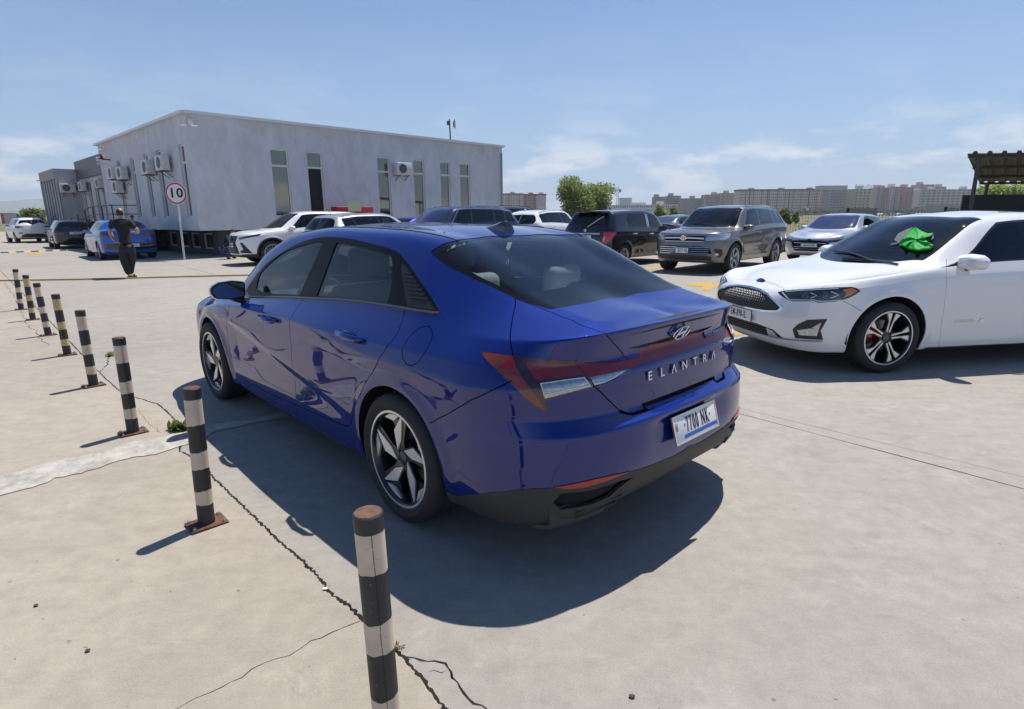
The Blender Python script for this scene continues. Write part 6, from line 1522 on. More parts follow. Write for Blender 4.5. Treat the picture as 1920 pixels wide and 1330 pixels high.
def bollards():
    mw = chipped('bollard_white', (.63, .52, .40), (.10, .07, .05)); my = chipped('bollard_yellow', (.56, .42, .20), (.10, .07, .05)); mk = chipped('bollard_black', (.026, .027, .030), (.22, .20, .17))
    mr = mat('rust', (.115, .052, .034), .9, bump=(140, .002), var=(35, .45)); mo = mat('rust_top', (.125, .065, .040), .85, var=(30, .55), bump=(80, .001))
    spots = [((730,1395), (689.5,960)), ((388,983), (359,727)), ((250,812), (222.5,633)), ((176,724), (149.5,582)), ((127,666), (103.5,552)), ((91,629), (68,531)), ((62,600), (47.5,516)), ((40,581), (28.5,505))]
    lab = ['nearest striped bollard, its rusty top beside the blue car rear wheel', 'second striped bollard from the camera, on a rusty plate at the mortar strip', 'third bollard, white bands split by a thin dark seam', 'fourth white-banded bollard, just beyond the small crack weed',
        'yellow-banded bollard nearer the camera, fifth in the row', 'white-banded bollard between the two yellow-banded ones', 'yellow-banded bollard farther from the camera', 'farthest striped bollard, last of the row at the left edge']
    rnd = random.Random(11)
    for k, (bp, tp) in enumerate(spots):
        p = at(*bp); d = ray_px(*tp); t = (d.x*p.x+d.y*p.y)/(d.x**2+d.y**2); h = CAM_H+d.z*t; h = max(.64, min(.73, h)); off = Vector((d.x*t-p.x, d.y*t-p.y, 0))
        root = empty('bollard', p, R(rnd.uniform(-4, 4))+R(44), lab[k], 'bollard', 'striped bollards along the crack'); root.rotation_euler[0] = 0
        white = my if k in (4, 6) else mw; r = .0375
        fr = [1, .935, .775, .575, .445, .245, .125, .012] if k == 0 else [1, .925, .745, .555, .43, .27, .165, .012]
        def ring(nm, z0, z1, m, rr=r, top=False, seg=32):
            sd0 = rnd.uniform(0, 9); b = MB(); pr = [(rr, z0*h), (rr, z1*h)] if not top else [(rr+.0008, z0*h), (rr+.0008, z1*h-.003), (rr-.002, z1*h), (0, z1*h+.0005)]
            b.lathe(pr, seg)
            if not top: b.V = [(v[0], v[1], v[2]+.0035*h*math.sin(math.atan2(v[1], v[0])*2+z0*40*1)+.0012*math.sin(math.atan2(v[1], v[0])*7+z0*9) if abs(v[2]-z0*h) < 1e-6 and z0 > .05 else v[2]+.0035*h*math.sin(math.atan2(v[1], v[0])*2+z1*40)+.0012*math.sin(math.atan2(v[1], v[0])*7+z1*9) if z1 < .9 else v[2]) for v in b.V]
            return b.build(nm, m, root, smooth=True, sharp=40)
        ring('cap', fr[1], fr[0], mk if k else mk, top=True)
        b = MB(); b.lathe([(r-.004, h+.0008), (0, h+.0012)], 24); b.build('rust_disc', mo if k == 0 else mr, root)
        for i in range(1, 7): ring('white_band' if i % 2 else 'black_band', fr[i+1], fr[i], white if i % 2 else mk)
        b = MB(); b.box((0, 0, .006), (.165, .125, .011)); b.build('base_plate', mr, root, bevel=.002)
        for sx in (1, -1): 
            for sy in (1, -1):
                b = MB(); b.lathe([(.009, .011), (.009, .018), (.004, .024), (0, .024)], 6, 'z', (sx*.066, sy*.045, 0)); b.build('bolt', mat('bolt_zinc', (.4, .4, .4), .4, metal=.8), root)
        if k in (0, 2):
            a = math.atan2(-p.y, -p.x)-root.rotation_euler[2]+.12; 
            b = MB()
            for i in range(14):
                z0, z1 = h*(.02+.93*i/14), h*(.02+.93*(i+.9)/14); aa = a+rnd.uniform(-.015, .015); b.bar(((r+.0003)*math.cos(aa), (r+.0003)*math.sin(aa), z0), ((r+.0003)*math.cos(aa+.01), (r+.0003)*math.sin(aa+.01), z1), .0016, .0012)
            o = b.build('weld_seam', mat('seam_dark', (.02, .015, .012), .9), root); o['kind'] = 'stuff'
        # slight lean that the row shows
        lean = Vector((off.x, off.y, h)); lean.normalize(); q = Vector((0, 0, 1)).rotation_difference(lean); e = (q @ root.rotation_euler.to_quaternion()).to_euler(); root.rotation_euler = e

def weed(px_, n, s, m, label, seed):
    p = at(*px_); rnd = random.Random(seed); b = MB()
    for k in range(n):
        a = rnd.uniform(0, 2*math.pi); r0 = rnd.uniform(0, .6)*s; L = rnd.uniform(.4, 1)*s*.7; el = rnd.uniform(.15, 1.2); w = s*.09*rnd.uniform(.6, 1.4)
        c = Vector((r0*math.cos(a*1.7), r0*math.sin(a*1.7)*.6, .004)); d = Vector((math.cos(a)*math.cos(el), math.sin(a)*math.cos(el), math.sin(el))); sd_ = Vector((-d.y, d.x, .1)).normalized()*w
        b.add([c, c+d*L*.5+sd_, c+d*L, c+d*L*.5-sd_], [(0, 1, 2, 3)])
    o = b.build('weed', m, loc=p); return tag(o, label, 'weed')

def hose():
    pts = [at(x, y) for x, y in [(-60,529.5),(0,528),(70,527),(140,525.8),(225,524),(290,522),(360,520.2),(430,518.5),(480,517.4),(560,516),(680,514)]]
    b = MB(); b.tube([p+Vector((0, 0, .024)) for p in pts], .018, 8); tag(b.build('hose', mat('hose_ochre', (.36, .22, .07), .6, var=(30, .2)), smooth=True), 'long ochre hose lying across the lot past the man in black', 'hose')

def road_sign():
    p = at(346, 487.5); d = at_d(331.5, 363, p.y); h = d.z
    root = empty('speed_sign', p, 0, 'round red-rimmed speed limit 10 sign on a leaning white pole', 'road sign')
    top = Vector((d.x-p.x, 0, h+.25)); b = MB(); b.tube([(0, 0, 0), top*((h+.25)/top.z)], .035, 10); b.build('pole', mat('pole_white', (.55, .56, .56), .5, var=(6, .2)), root, smooth=True)
    rr = .375; Mx = Matrix.Translation((d.x-p.x, -.05, h)) @ Matrix.Rotation(math.pi/2, 4, 'X')
    def disc(nm, r, z0, z1, m, ri=0):
        b = MB(); b.lathe([(ri, z1), (r, z1), (r, z0), (ri, z0)], 40); o = b.build(nm, m, root, smooth=True, sharp=30); o.data.transform(Mx); return o
    disc('sign_back', rr, -.006, 0, mat('sign_white', (.70, .70, .72), .4)); disc('red_rim', rr-.015, 0, .003, mat('sign_red', (.42, .012, .02), .4)); disc('sign_face', rr-.065, .003, .006, mat('sign_white'))
    text_obj('speed_number', '10', .44, M_ink, root, Mx @ Matrix.Translation((0, 0, .008)), .001, 1.08, 1.12, .012)

# ---------------------------------------------------------------- the white building
def rayplane(px_, py_, O, n):
    d = ray_px(px_, py_); o = Vector((0, 0, CAM_H)); t = (O-o).dot(n)/d.dot(n); return o+d*t
def wall_open(name, O, D, L, z0, z1, holes, m, parent, dep=.16, nrm=None, topf=None):
    """upright wall from O along D, with rectangular openings (s0,s1,z0,z1) and their reveals"""
    D = D.normalized(); N = nrm
    PV = [Vector((0, z0)), Vector((L, z0)), Vector((L, z1)), Vector((0, z1))]; ED = [(0, 1), (1, 2), (2, 3), (3, 0)]
    for h in holes:
        b = len(PV); PV += [Vector((h[0], h[2])), Vector((h[1], h[2])), Vector((h[1], h[3])), Vector((h[0], h[3]))]; ED += [(b, b+1), (b+1, b+2), (b+2, b+3), (b+3, b)]
    r = delaunay_2d_cdt(PV, ED, [], 1, 1e-6, False)
    V = []; F = []; W = [(p[0], p[1]) for p in r[0]]
    P3 = lambda s, z, d=0: O+D*s+Vector((0, 0, z-O.z))-N*d
    V = [P3(*w) for w in W]
    for t in r[2]:
        cx_ = sum(W[i][0] for i in t)/3; cz_ = sum(W[i][1] for i in t)/3
        if any(h[0] < cx_ < h[1] and h[2] < cz_ < h[3] for h in holes): continue
        F.append(tuple(t))
    for h in holes:
        b = len(V); c = [(h[0], h[2]), (h[1], h[2]), (h[1], h[3]), (h[0], h[3])]; V += [P3(s, z) for s, z in c]+[P3(s, z, dep) for s, z in c]
        F += [(b+i, b+(i+1) % 4, b+4+(i+1) % 4, b+4+i) for i in range(4)]
    o = mesh(name, V, F, m, parent)
    bm = bmesh.new(); bm.from_mesh(o.data); bmesh.ops.remove_doubles(bm, verts=bm.verts, dist=1e-4); bmesh.ops.recalc_face_normals(bm, faces=bm.faces); bm.to_mesh(o.data); bm.free()
    return o
def ac_unit(P, D, N, label, w=.82, h=.56, d=.30, group='air conditioners on the white building'):
    """P centre on the wall plane"""
    ang = math.atan2(D.y, D.x); root = empty('air_conditioner', P, ang, label, 'air conditioner', group)
    s_ = 1 if (Vector((-math.sin(ang), math.cos(ang), 0))).dot(N) > 0 else -1
    mw_ = mat('ac_white', (.62, .62, .60), .5, var=(5, .12)); 
    b = MB(); b.box((0, s_*(.12+d/2), 0), (w, d, h)); b.build('casing', mw_, root, bevel=.02)
    b = MB(); y = s_*(.12+d+.004); n = 20; 
    b.lathe([(.0, y), (.21, y), (.21, y-s_*.02)], 24, 'y', (-w*.12, 0, 0)); b.build('fan_opening', mat('ac_void', (.03, .03, .03), .7), root)
    b = MB()
    for r in (.06, .11, .16, .205): b.lathe([(r, y+s_*.004), (r+.008, y+s_*.004), (r+.008, y+s_*.012), (r, y+s_*.012)], 24, 'y', (-w*.12, 0, 0), True)
    for k in range(8): a = k*math.pi/4; b.bar((-w*.12, y+s_*.01, 0), (-w*.12+.21*math.cos(a), y+s_*.01, .21*math.sin(a)), .006)
    b.build('fan_guard', mat('ac_guard', (.35, .35, .34), .5), root)
    b = MB()
    for x in (-w*.32, w*.32): b.bar((x, 0, -h/2-.02), (x, s_*(.12+d+.05), -h/2-.02), .035, .03); b.bar((x, s_*.02, -h/2-.25), (x, s_*(.12+d*.6), -h/2-.03), .025, .025)
    b.build('wall_bracket', mat('bracket_rusty', (.12, .10, .09), .8), root)
    b = MB(); b.tube([(w/2, s_*(.12+d*.4), .08), (w/2+.09, s_*.20, .1), (w/2+.12, s_*.06, .02), (w/2+.10, s_*.01, -.08)], .022, 6); b.build('pipe', M_black, root, smooth=True)
    return root
def win_parts(O, D, N, s0, s1, z0, z1, root, trans=None, dep=.10, pane=None, dark_low=False, fw=.055):
    mf = mat('window_frame_white', (.68, .68, .68), .45); P3 = lambda s, z, d=dep: O+D*s+Vector((0, 0, z-O.z))-N*d
    r = empty('window', P3((s0+s1)/2, z0), 0, parent=root); inv = -r.location
    def bar(a, b, w_): mb.bar(a+inv, b+inv, w_, .06, up=N)
    mb = MB(); e = fw/2
    bar(P3(s0+e, z0), P3(s0+e, z1), fw); bar(P3(s1-e, z0), P3(s1-e, z1), fw); bar(P3(s0+fw, z1-e), P3(s1-fw, z1-e), fw); bar(P3(s0+fw, z0+e), P3(s1-fw, z0+e), fw)
    zs_ = [z0+fw, z1-fw]
    if trans: bar(P3(s0+fw, trans), P3(s1-fw, trans), fw*1.4); zs_ = [z0+fw, trans-fw*.7, trans+fw*.7, z1-fw]
    mb.build('window_frame', mf, r)
    for k in range(0, len(zs_), 2):
        V = [P3(s, z, dep+.01)+inv for s, z in ((s0+fw, zs_[k]), (s1-fw, zs_[k]), (s1-fw, zs_[k+1]), (s0+fw, zs_[k+1]))]+[P3(s, z, dep+.03)+inv for s, z in ((s0+fw, zs_[k]), (s1-fw, zs_[k]), (s1-fw, zs_[k+1]), (s0+fw, zs_[k+1]))]
        m_ = (pane or M_pane); 
        if dark_low and k == 0: m_ = mat('open_dark', (.012, .013, .015), .8)
        mesh('pane', V, [(0, 1, 2, 3), (4, 7, 6, 5), (0, 4, 5, 1), (1, 5, 6, 2), (2, 6, 7, 3), (3, 7, 4, 0)], m_, r)
def stucco(name, base, streak=.1, pink=True):
    m = mat(name, base, .92); nt = m.node_tree; N = nt.nodes; L = nt.links; b = N['Principled BSDF']; geo = N.new('ShaderNodeNewGeometry')
    mp = N.new('ShaderNodeMapping'); mp.inputs['Scale'].default_value = (1.6, 1.6, .75); L.new(geo.outputs['Position'], mp.inputs[0])
    n = N.new('ShaderNodeTexNoise'); n.inputs['Scale'].default_value = 1.2; n.inputs['Detail'].default_value = 8; n.inputs['Roughness'].default_value = .7; L.new(mp.outputs[0], n.inputs['Vector'])
    r = N.new('ShaderNodeValToRGB'); e = r.color_ramp.elements; e[0].position = .3; e[0].color = tuple(c*(1-streak*1.6) for c in base)+(1,); e[1].position = .68; e[1].color = tuple(min(.85, c*(1+streak)) for c in base)+(1,); L.new(n.outputs['Fac'], r.inputs[0]); last = r.outputs[0]
    if pink:
        n2 = N.new('ShaderNodeTexNoise'); n2.inputs['Scale'].default_value = .55; n2.inputs['Detail'].default_value = 9; n2.inputs['Roughness'].default_value = .72; L.new(geo.outputs['Position'], n2.inputs['Vector'])
        sp = N.new('ShaderNodeSeparateXYZ'); L.new(geo.outputs['Position'], sp.inputs[0]); mr = N.new('ShaderNodeMapRange'); mr.inputs['From Min'].default_value = 2.6; mr.inputs['From Max'].default_value = 5.2; mr.inputs['To Max'].default_value = .30; L.new(sp.outputs['Z'], mr.inputs['Value'])
        ad = N.new('ShaderNodeMath'); ad.operation = 'ADD'; L.new(n2.outputs['Fac'], ad.inputs[0]); L.new(mr.outputs[0], ad.inputs[1])
        r2 = N.new('ShaderNodeValToRGB'); e = r2.color_ramp.elements; e[0].position = .76; e[0].color = (0, 0, 0, 1); e[1].position = .88; e[1].color = (.75,)*3+(1,); L.new(ad.outputs[0], r2.inputs[0])
        mx = N.new('ShaderNodeMix'); mx.data_type = 'RGBA'; L.new(r2.outputs[0], mx.inputs['Factor']); L.new(last, mx.inputs['A']); mx.inputs['B'].default_value = (.53, .475, .475, 1); last = mx.outputs['Result']
    L.new(last, b.inputs['Base Color'])
    n3 = N.new('ShaderNodeTexNoise'); n3.inputs['Scale'].default_value = 26; n3.inputs['Detail'].default_value = 6; L.new(geo.outputs['Position'], n3.inputs['Vector']); bp = N.new('ShaderNodeBump'); bp.inputs['Distance'].default_value = .02; bp.inputs['Strength'].default_value = .7; L.new(n3.outputs['Fac'], bp.inputs['Height']); L.new(bp.outputs[0], b.inputs['Normal'])
    return m
M_pane = mat('window_pane', (.20, .195, .165), .03, metal=.92)
def building():
    zb = 1.0; A = at(375, 433, zb); d = ray_px(352, 213); t = (d.x*A.x+d.y*A.y)/(d.x**2+d.y**2); zt = CAM_H+d.z*t
    A = Vector((A.x, A.y, zb)); Bq = at(941, 277, zt); Cq = at(197, 275, zt)
    DR = (Vector((Bq.x, Bq.y, 0))-Vector((A.x, A.y, 0))); LR = DR.length; DR.normalize(); DL = Vector((-DR.y, DR.x, 0)); LL = (Vector((Cq.x, Cq.y, 0))-Vector((A.x, A.y, 0))).dot(DL)
    NR = Vector((DR.y, -DR.x, 0)); NL = -DR
    root = empty('white_building', (A.x, A.y, 0), 0, 'long white rendered flat-roofed building on a dark recessed basement', 'building'); inv = Matrix.Translation(-root.location)
    par = empty('walls', (0, 0, 0), 0, parent=root); par.matrix_local = inv      # holds world-space pieces
    M = stucco('render_white', (.585, .60, .635), .10)
    def sz(px_, py_, N): P = rayplane(px_, py_, A, N); D = DR if N is NR else DL; return ((Vector((P.x, P.y, 0))-Vector((A.x, A.y, 0))).dot(D), P.z)
    holesR = []
    for (x0, y0, x1, y1, yt) in [(505,277,539,403,309),(573.5,283,603,400,315),(706.5,293.5,730,402,321),(774.5,299.5,795,402,325),(825,303,843.5,402,331),(862,306,881,402,331)]:
        s0, z1 = sz(x0, y0, NR); s1, _ = sz(x1, y0+1, NR); _, ztr = sz((x0+x1)/2, yt, NR); holesR.append((s0, s1, 1.45, z1, ztr))
    zt1 = sum(h[3] for h in holesR)/len(holesR); ztm = sum(h[4] for h in holesR)/len(holesR); holesR = [(h[0], h[1], 1.5, zt1, ztm) for h in holesR]
    wall_open('wall', A, DR, LR, zb, zt, holesR, M, par, nrm=NR)
    for k, h in enumerate(holesR): win_parts(A, DR, NR, h[0], h[1], h[2], h[3], par, h[4], dark_low=(k == 1))
    holesL = []
    for (x0, y0, x1, y1) in [(333.5,271,343.5,411),(291.5,285.5,300.5,412),(269,294.5,276.5,413),(243.5,301.5,250.5,413),(219,306,225,412)]:
        s0, z1 = sz(x0, y0, NL); s1, _ = sz(x1, y0, NL); s0, s1 = min(s0, s1), max(s0, s1); holesL.append((s0, s1, 1.5, zt1))
    wall_open('wall', A, DL, LL, zb, zt, holesL, M, par, nrm=NL)
    for h in holesL: win_parts(A, DL, NL, h[0], h[1], h[2], h[3], par, ztm)
    W3 = lambda s, t_, z: Vector((A.x, A.y, 0))+DR*s+DL*t_+Vector((0, 0, z))
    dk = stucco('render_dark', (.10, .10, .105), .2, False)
    # roof slab, trim, soffit, far walls
    mesh('roof_deck', [W3(.1, .1, zt-.05), W3(LR-.1, .1, zt-.05), W3(LR-.1, LL-.1, zt-.05), W3(.1, LL-.1, zt-.05)], [(0, 1, 2, 3)], mat('roof_felt', (.12, .12, .12), .9), par)
    tm = mat('roof_trim', (.66, .67, .68), .4, metal=.1)
    for a, b in ((W3(-.06, -.06, zt+.05), W3(LR+.06, -.06, zt+.05)), (W3(-.06, 0, zt+.05), W3(-.06, LL+.06, zt+.05)), (W3(LR, 0, zt+.05), W3(LR, LL, zt+.05)), (W3(0, LL, zt+.05), W3(LR, LL, zt+.05))):
        mb = MB(); mb.bar(a, b, .20, .10); mb.build('roof_trim', tm, par)
    mesh('wall', [W3(LR, 0, zb), W3(LR, LL, zb), W3(LR, LL, zt), W3(LR, 0, zt)], [(0, 1, 2, 3)], M, par); mesh('wall', [W3(0, LL, zb), W3(LR, LL, zb), W3(LR, LL, zt), W3(0, LL, zt)], [(0, 1, 2, 3)], M, par)
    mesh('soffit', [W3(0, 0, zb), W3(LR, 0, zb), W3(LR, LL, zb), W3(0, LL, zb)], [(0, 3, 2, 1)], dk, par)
    ins = .95; A2 = W3(ins, ins, 0)
    hb = [(s, s+1.15, .22, .86) for s in (.6, 2.1, 3.6, 5.1, 7.0, 8.5, 10.0)]
    for D_, N_, L_ in ((DR, NR, LR-2*ins), (DL, NL, LL-2*ins)):
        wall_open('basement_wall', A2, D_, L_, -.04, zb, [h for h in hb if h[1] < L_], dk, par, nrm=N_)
        for h in hb:
            if h[1] < L_: win_parts(A2, D_, N_, h[0], h[1], h[2], h[3], par, fw=.06)
    # downpipe at the end, drain at the corner
    b = MB(); b.tube([W3(LR-.1, -.07, zt-.3), W3(LR-.1, -.07, zb)], .05, 8); b.build('downpipe', mat('pipe_grey', (.35, .36, .37), .5), par, smooth=True)
    # -- fittings on the walls, things of their own
    def acR(x, y, lb): P = rayplane(x, y, A+NR*.3, NR)-NR*.3; ac_unit(P, DR, NR, lb)
    def acL(x, y, lb, off=None, D=DL, N=NL, O=None, grp='air conditioners on the white building'): 
        O = O or A; P = rayplane(x, y, O+N*.3, N)-N*.3; ac_unit(P, D, N, lb, group=grp)
    acR(756, 317, 'air conditioner between two windows on the long side facing us')
    acL(302, 306, 'air conditioner nearest the building corner, over the second narrow window'); acL(275, 314, 'air conditioner just left of the corner one, with a yellow label')
    acL(227, 325, 'upper right air conditioner of the group of three above the railing'); acL(210, 325, 'upper left air conditioner of the group of three above the railing'); acL(219, 351, 'lower air conditioner of the group of three above the railing')
    def bullet(P, D, label):
        r = empty('security_camera', P, math.atan2(D.y, D.x), label, 'security camera', scale=.65); b = MB(); b.lathe([(0, .26), (.05, .26), (.055, .2), (.055, -.06), (0, -.08)], 14, 'x', (0, 0, 0)); b.build('camera_body', mat('camera_white', (.65, .65, .65), .4), r, smooth=True, sharp=40)
        b = MB(); b.lathe([(0, .264), (.04, .264)], 14, 'x'); b.build('camera_lens', M_gloss, r); b = MB(); b.tube([(-.03, 0, 0), (-.08, 0, .08), (-.1, 0, .16)], .02, 6); b.build('camera_arm', mat('camera_white'), r)
    p = rayplane(361, 237, A+NR*.25, NR); bullet(p, (NR*.6+DR).normalized(), 'right one of the two white cameras at the building corner')
    p = rayplane(346, 236, A+NL*.25, NL); bullet(p, (NL*.5+DL).normalized()*1, 'left one of the two white cameras at the building corner')
    b = MB(); b.box((0, 0, 0), (.16, .14, .22)); tag(b.build('junction_box', mat('camera_white'), bevel=.015, loc=rayplane(357, 229, A+NR*.08, NR), rot=(0, 0, math.atan2(DR.y, DR.x))), 'small white junction box above the corner cameras', 'junction box')
    p = rayplane(193, 282, A+NL*.3, NL); bullet(p, (NL+DL*.3).normalized(), 'small camera at the far end of the left wall, under the roof')
    # roof mast with dish
    p = at_d(846, 266, W3(LR*.80, 2.0, 0).y); b_ = W3(LR*.80, 2.0, zt); 
    d = ray_px(846, 300); s_ = b_.y/d.y; base = Vector((d.x*s_, b_.y, zt)); hh = at_d(846, 224, base.y).z-zt
    r = empty('roof_antenna', base, 0, 'thin mast with a small dish on the roof of the white building', 'antenna'); b = MB(); b.tube([(0, 0, -.1), (-.03, 0, hh)], .04, 6); b.build('mast', mat('mast_grey', (.08, .08, .09), .5, metal=.5), r, smooth=True)
    b = MB(); b.lathe([(0, .02), (.12, .04), (.25, .12), (.26, .14), (.24, .14)], 20, 'x', (.12, 0, hh*.82)); b.build('dish', mat('dish_grey', (.35, .36, .38), .5), r, smooth=True); b = MB(); b.box((-.10, 0, hh*.86), (.14, .1, .2)); b.build('antenna_box', mat('mast_grey'), r)
    # logo bracket on the left wall
    p = rayplane(203, 300, A+NL*.1, NL); r = empty('wall_logo', p, math.atan2(NL.y, NL.x), 'red and white emblem on a bracket near the far end of the left wall', 'sign')
    b = MB(); b.tube([(-.1, 0, 0), (.45, 0, .05)], .03, 6); b.build('bracket', M_black, r); b = MB(); b.box((.42, 0, .0), (.16, .05, .2)); b.box((.30, 0, -.20), (.40, .04, .08)); b.build('emblem_white', mat('sign_white'), r, bevel=.02)
    b = MB(); b.prism([(-.15, -.12), (.01, -.09), (.04, .16), (-.06, .13)], 0, .08, Matrix.Translation((.30, 0, .10)) @ Matrix.Rotation(math.pi/2, 4, 'X')); b.build('emblem_red', mat('sign_red'), r)
    # ---- middle section with the grey sheet-metal parapet
    O2 = W3(1.0, LL, 0); zt2 = rayplane(197, 287, O2, NL).z; e2 = rayplane(143, 308, O2, NL); L2 = (Vector((e2.x, e2.y, 0))-O2).dot(DL); zp = rayplane(190, 328, O2, NL).z; L2 = max(8, min(L2, 30))
    r2 = empty('middle_building', (O2.x, O2.y, 0), 0, 'lower middle section with a dark grey sheet-metal parapet over pale walls', 'building'); p2 = empty('walls', parent=r2); p2.matrix_local = Matrix.Translation(-r2.location)
    nW = 6; hs = [(L2*(k+.35)/nW, L2*(k+.35)/nW+.9, 1.3, zp-.25) for k in range(nW)]
    wall_open('wall', Vector((O2.x, O2.y, 0)), DL, L2, -.04, zp, hs, stucco('render_white2', (.46, .475, .50), .08, False), p2, nrm=NL)
    for h in hs: win_parts(Vector((O2.x, O2.y, 0)), DL, NL, *h, p2)
    for k in range(int(L2/.5)):
        b = MB(); a = O2+DL*(k*.5+.01)+NL*.12; c = O2+DL*(k*.5+.49)+NL*.12; b.bar(a+Vector((0, 0, (zp+zt2)/2)), c+Vector((0, 0, (zp+zt2)/2)), .06, zt2-zp); b.build('cladding_sheet', mat('sheet_grey', (.10, .105, .115), .45, metal=.3, var=(2, .12)), p2)
    W2 = lambda s, t_, z: O2+DR*s+DL*t_+Vector((0, 0, z))
    mesh('roof_deck', [W2(0, 0, zt2-.2), W2(9, 0, zt2-.2), W2(9, L2, zt2-.2), W2(0, L2, zt2-.2)], [(0, 1, 2, 3)], mat('roof_felt'), p2); mesh('wall', [W2(0, L2, 0), W2(9, L2, 0), W2(9, L2, zt2), W2(0, L2, zt2)], [(0, 1, 2, 3)], mat('render_white2'), p2)
    acL(185, 344, 'air conditioner at the right of the two under the grey parapet', O=W2(0, 0, 0), grp='air conditioners on the far wings'); acL(153, 350, 'air conditioner at the left of the two under the grey parapet', O=W2(0, 0, 0), grp='air conditioners on the far wings')
    # ---- far annex: grey block with a glazed front
    Q = W2(0, L2, 0); zt3 = rayplane(143, 318, Q, NR).z
    w = 2.0
    for _ in range(60):
        c = Q-DR*w; 
        X = (c.x*_rx.x+c.y*_rx.y+(zt3-CAM_H)*_rx.z)/(c.x*_cd.x+c.y*_cd.y+(zt3-CAM_H)*_cd.z)*CAM_F+960
        w += (X-98)*.02
    C3 = Q-DR*w; C3 = Vector((C3.x, C3.y, 0))
    e3 = rayplane(72, 327, C3, NL); L3 = max(5, min(20, (Vector((e3.x, e3.y, 0))-C3).dot(DL)))
    r3 = empty('glazed_annex', (C3.x, C3.y, 0), 0, 'grey end block at far left with tall glass panels under a deep fascia', 'building'); p3 = empty('walls', parent=r3); p3.matrix_local = Matrix.Translation(-r3.location)
    G3 = stucco('render_grey', (.42, .43, .45), .08, False); zg = rayplane(100, 336, C3, NL).z
    wall_open('wall', C3, DR, w, -.04, zt3, [], G3, p3, nrm=NR)
    wall_open('fascia', C3, DL, L3, zg, zt3, [], stucco('fascia_pinkgrey', (.34, .31, .31), .05, False), p3, nrm=NL)
    W4 = lambda s, t_, z: C3+DR*s+DL*t_+Vector((0, 0, z)); nP = 6
    for k in range(nP):
        a, c = L3*(k+.04)/nP, L3*(k+.96)/nP; V = [W4(.12, a, .1), W4(.12, c, .1), W4(.12, c, zg), W4(.12, a, zg), W4(.16, a, .1), W4(.16, c, .1), W4(.16, c, zg), W4(.16, a, zg)]
        mesh('glass_panel', V, [(0, 1, 2, 3), (4, 7, 6, 5), (0, 4, 5, 1), (1, 5, 6, 2), (2, 6, 7, 3), (3, 7, 4, 0)], mat('curtain_glass', (.16, .20, .21), .06, coat=1, spec=1), p3)
        b = MB(); b.bar(W4(.08, L3*k/nP, 0), W4(.08, L3*k/nP, zg), .06, .10); b.build('mullion', mat('mullion_grey', (.35, .37, .38), .4), p3)
    mesh('roof_deck', [W4(0, 0, zt3-.02), W4(w+6, 0, zt3-.02), W4(w+6, L3, zt3-.02), W4(0, L3, zt3-.02)], [(0, 1, 2, 3)], mat('roof_felt'), p3); mesh('wall', [W4(0, L3, 0), W4(w+6, L3, 0), W4(w+6, L3, zt3), W4(0, L3, zt3)], [(0, 1, 2, 3)], G3, p3)
    P = rayplane(127, 353, C3+NR*.3, NR)-NR*.3; ac_unit(P, DR, NR, 'air conditioner on the flat side of the grey end block', group='air conditioners on the far wings')
    p = W4(-.1, L3*.9, zg+.1); bullet(p, NL, 'pair-mounted camera on the corner of the glazed annex')
    # ---- stair with black railing in front of the middle section
    off = 1.15; O5 = W3(0, LL+1.5, 0)+NL*off
    def sp(x, y): P = rayplane(x, y, O5, NL); return (Vector((P.x, P.y, 0))-O5).dot(DL), P.z
    s_a, z_a = sp(209, 385); s_b, z_b = sp(169, 385); s_c, z_c = sp(101, 420)
    zplat = max(.7, z_a-1.0); r5 = empty('entrance_stair', O5, 0, 'raised entrance landing with stairs and black steel railings', 'stairs'); F = lambda s, z, o=0: DL*s+Vector((0, 0, z))-NL*o
    mc = mat('stair_concrete', (.2, .2, .2), .9); b = MB(); b.bar(F(s_a, zplat/2, off/2), F(s_b, zplat/2, off/2), off-.1, zplat, up=(0, 0, 1)); b.build('landing', mc, r5)
    n = max(4, int(zplat/.16)); 
    for k in range(n):
        s0 = s_b+(s_c-s_b)*k/n; s1 = s_b+(s_c-s_b)*(k+1)/n; zz = zplat*(1-(k+1)/(n+1)); b = MB(); b.bar(F(s0, zz/2, off/2), F(s1, zz/2, off/2), off-.1, zz); b.build('step', mc, r5)
    mk_ = mat('railing_black', (.012, .012, .013), .4); zr_ = lambda s: zplat if s < s_b else zplat*(1-(s-s_b)/(s_c-s_b))
    for f in (1.0, .62, .28):
        b = MB(); b.tube([F(s_a, zplat+f), F(s_b, zplat+f), F(s_c, f)], .028 if f == 1 else .018, 6); b.build('rail', mk_, r5, smooth=True)
        b = MB(); b.tube([F(s_a, zplat+f), F(s_a, zplat+f, off-.2)], .02, 6); b.build('rail', mk_, r5, smooth=True)
    for k in range(9):
        s = s_a+(s_c-s_a)*k/8; b = MB(); b.tube([F(s, zr_(s)-.02), F(s, zr_(s)+1.0)], .025, 6); b.build('baluster', mk_, r5, smooth=True)
    # red cabinet with a pale label against the long wall
    p = rayplane(661, 395, A+NR*1.2, NR); dd = ray_px(661, 388); zc_ = CAM_H+dd.z*(p.y/dd.y); r6 = empty('red_cabinet', (p.x, p.y, 0), math.atan2(DR.y, DR.x), 'red cabinet with a pale yellow label against the long wall', 'cabinet')
    b = MB(); b.box((0, 0, zc_/2), (1.75, .5, zc_)); b.build('cabinet_body', mat('cabinet_red', (.32, .012, .014), .5), r6, bevel=.02); b = MB(); b.box((-.05, -.27, zc_+.02), (.62, .02, .42)); b.build('cabinet_label', mat('label_yellow', (.6, .6, .32), .5), r6)
    return A, DR, DL, NR, NL
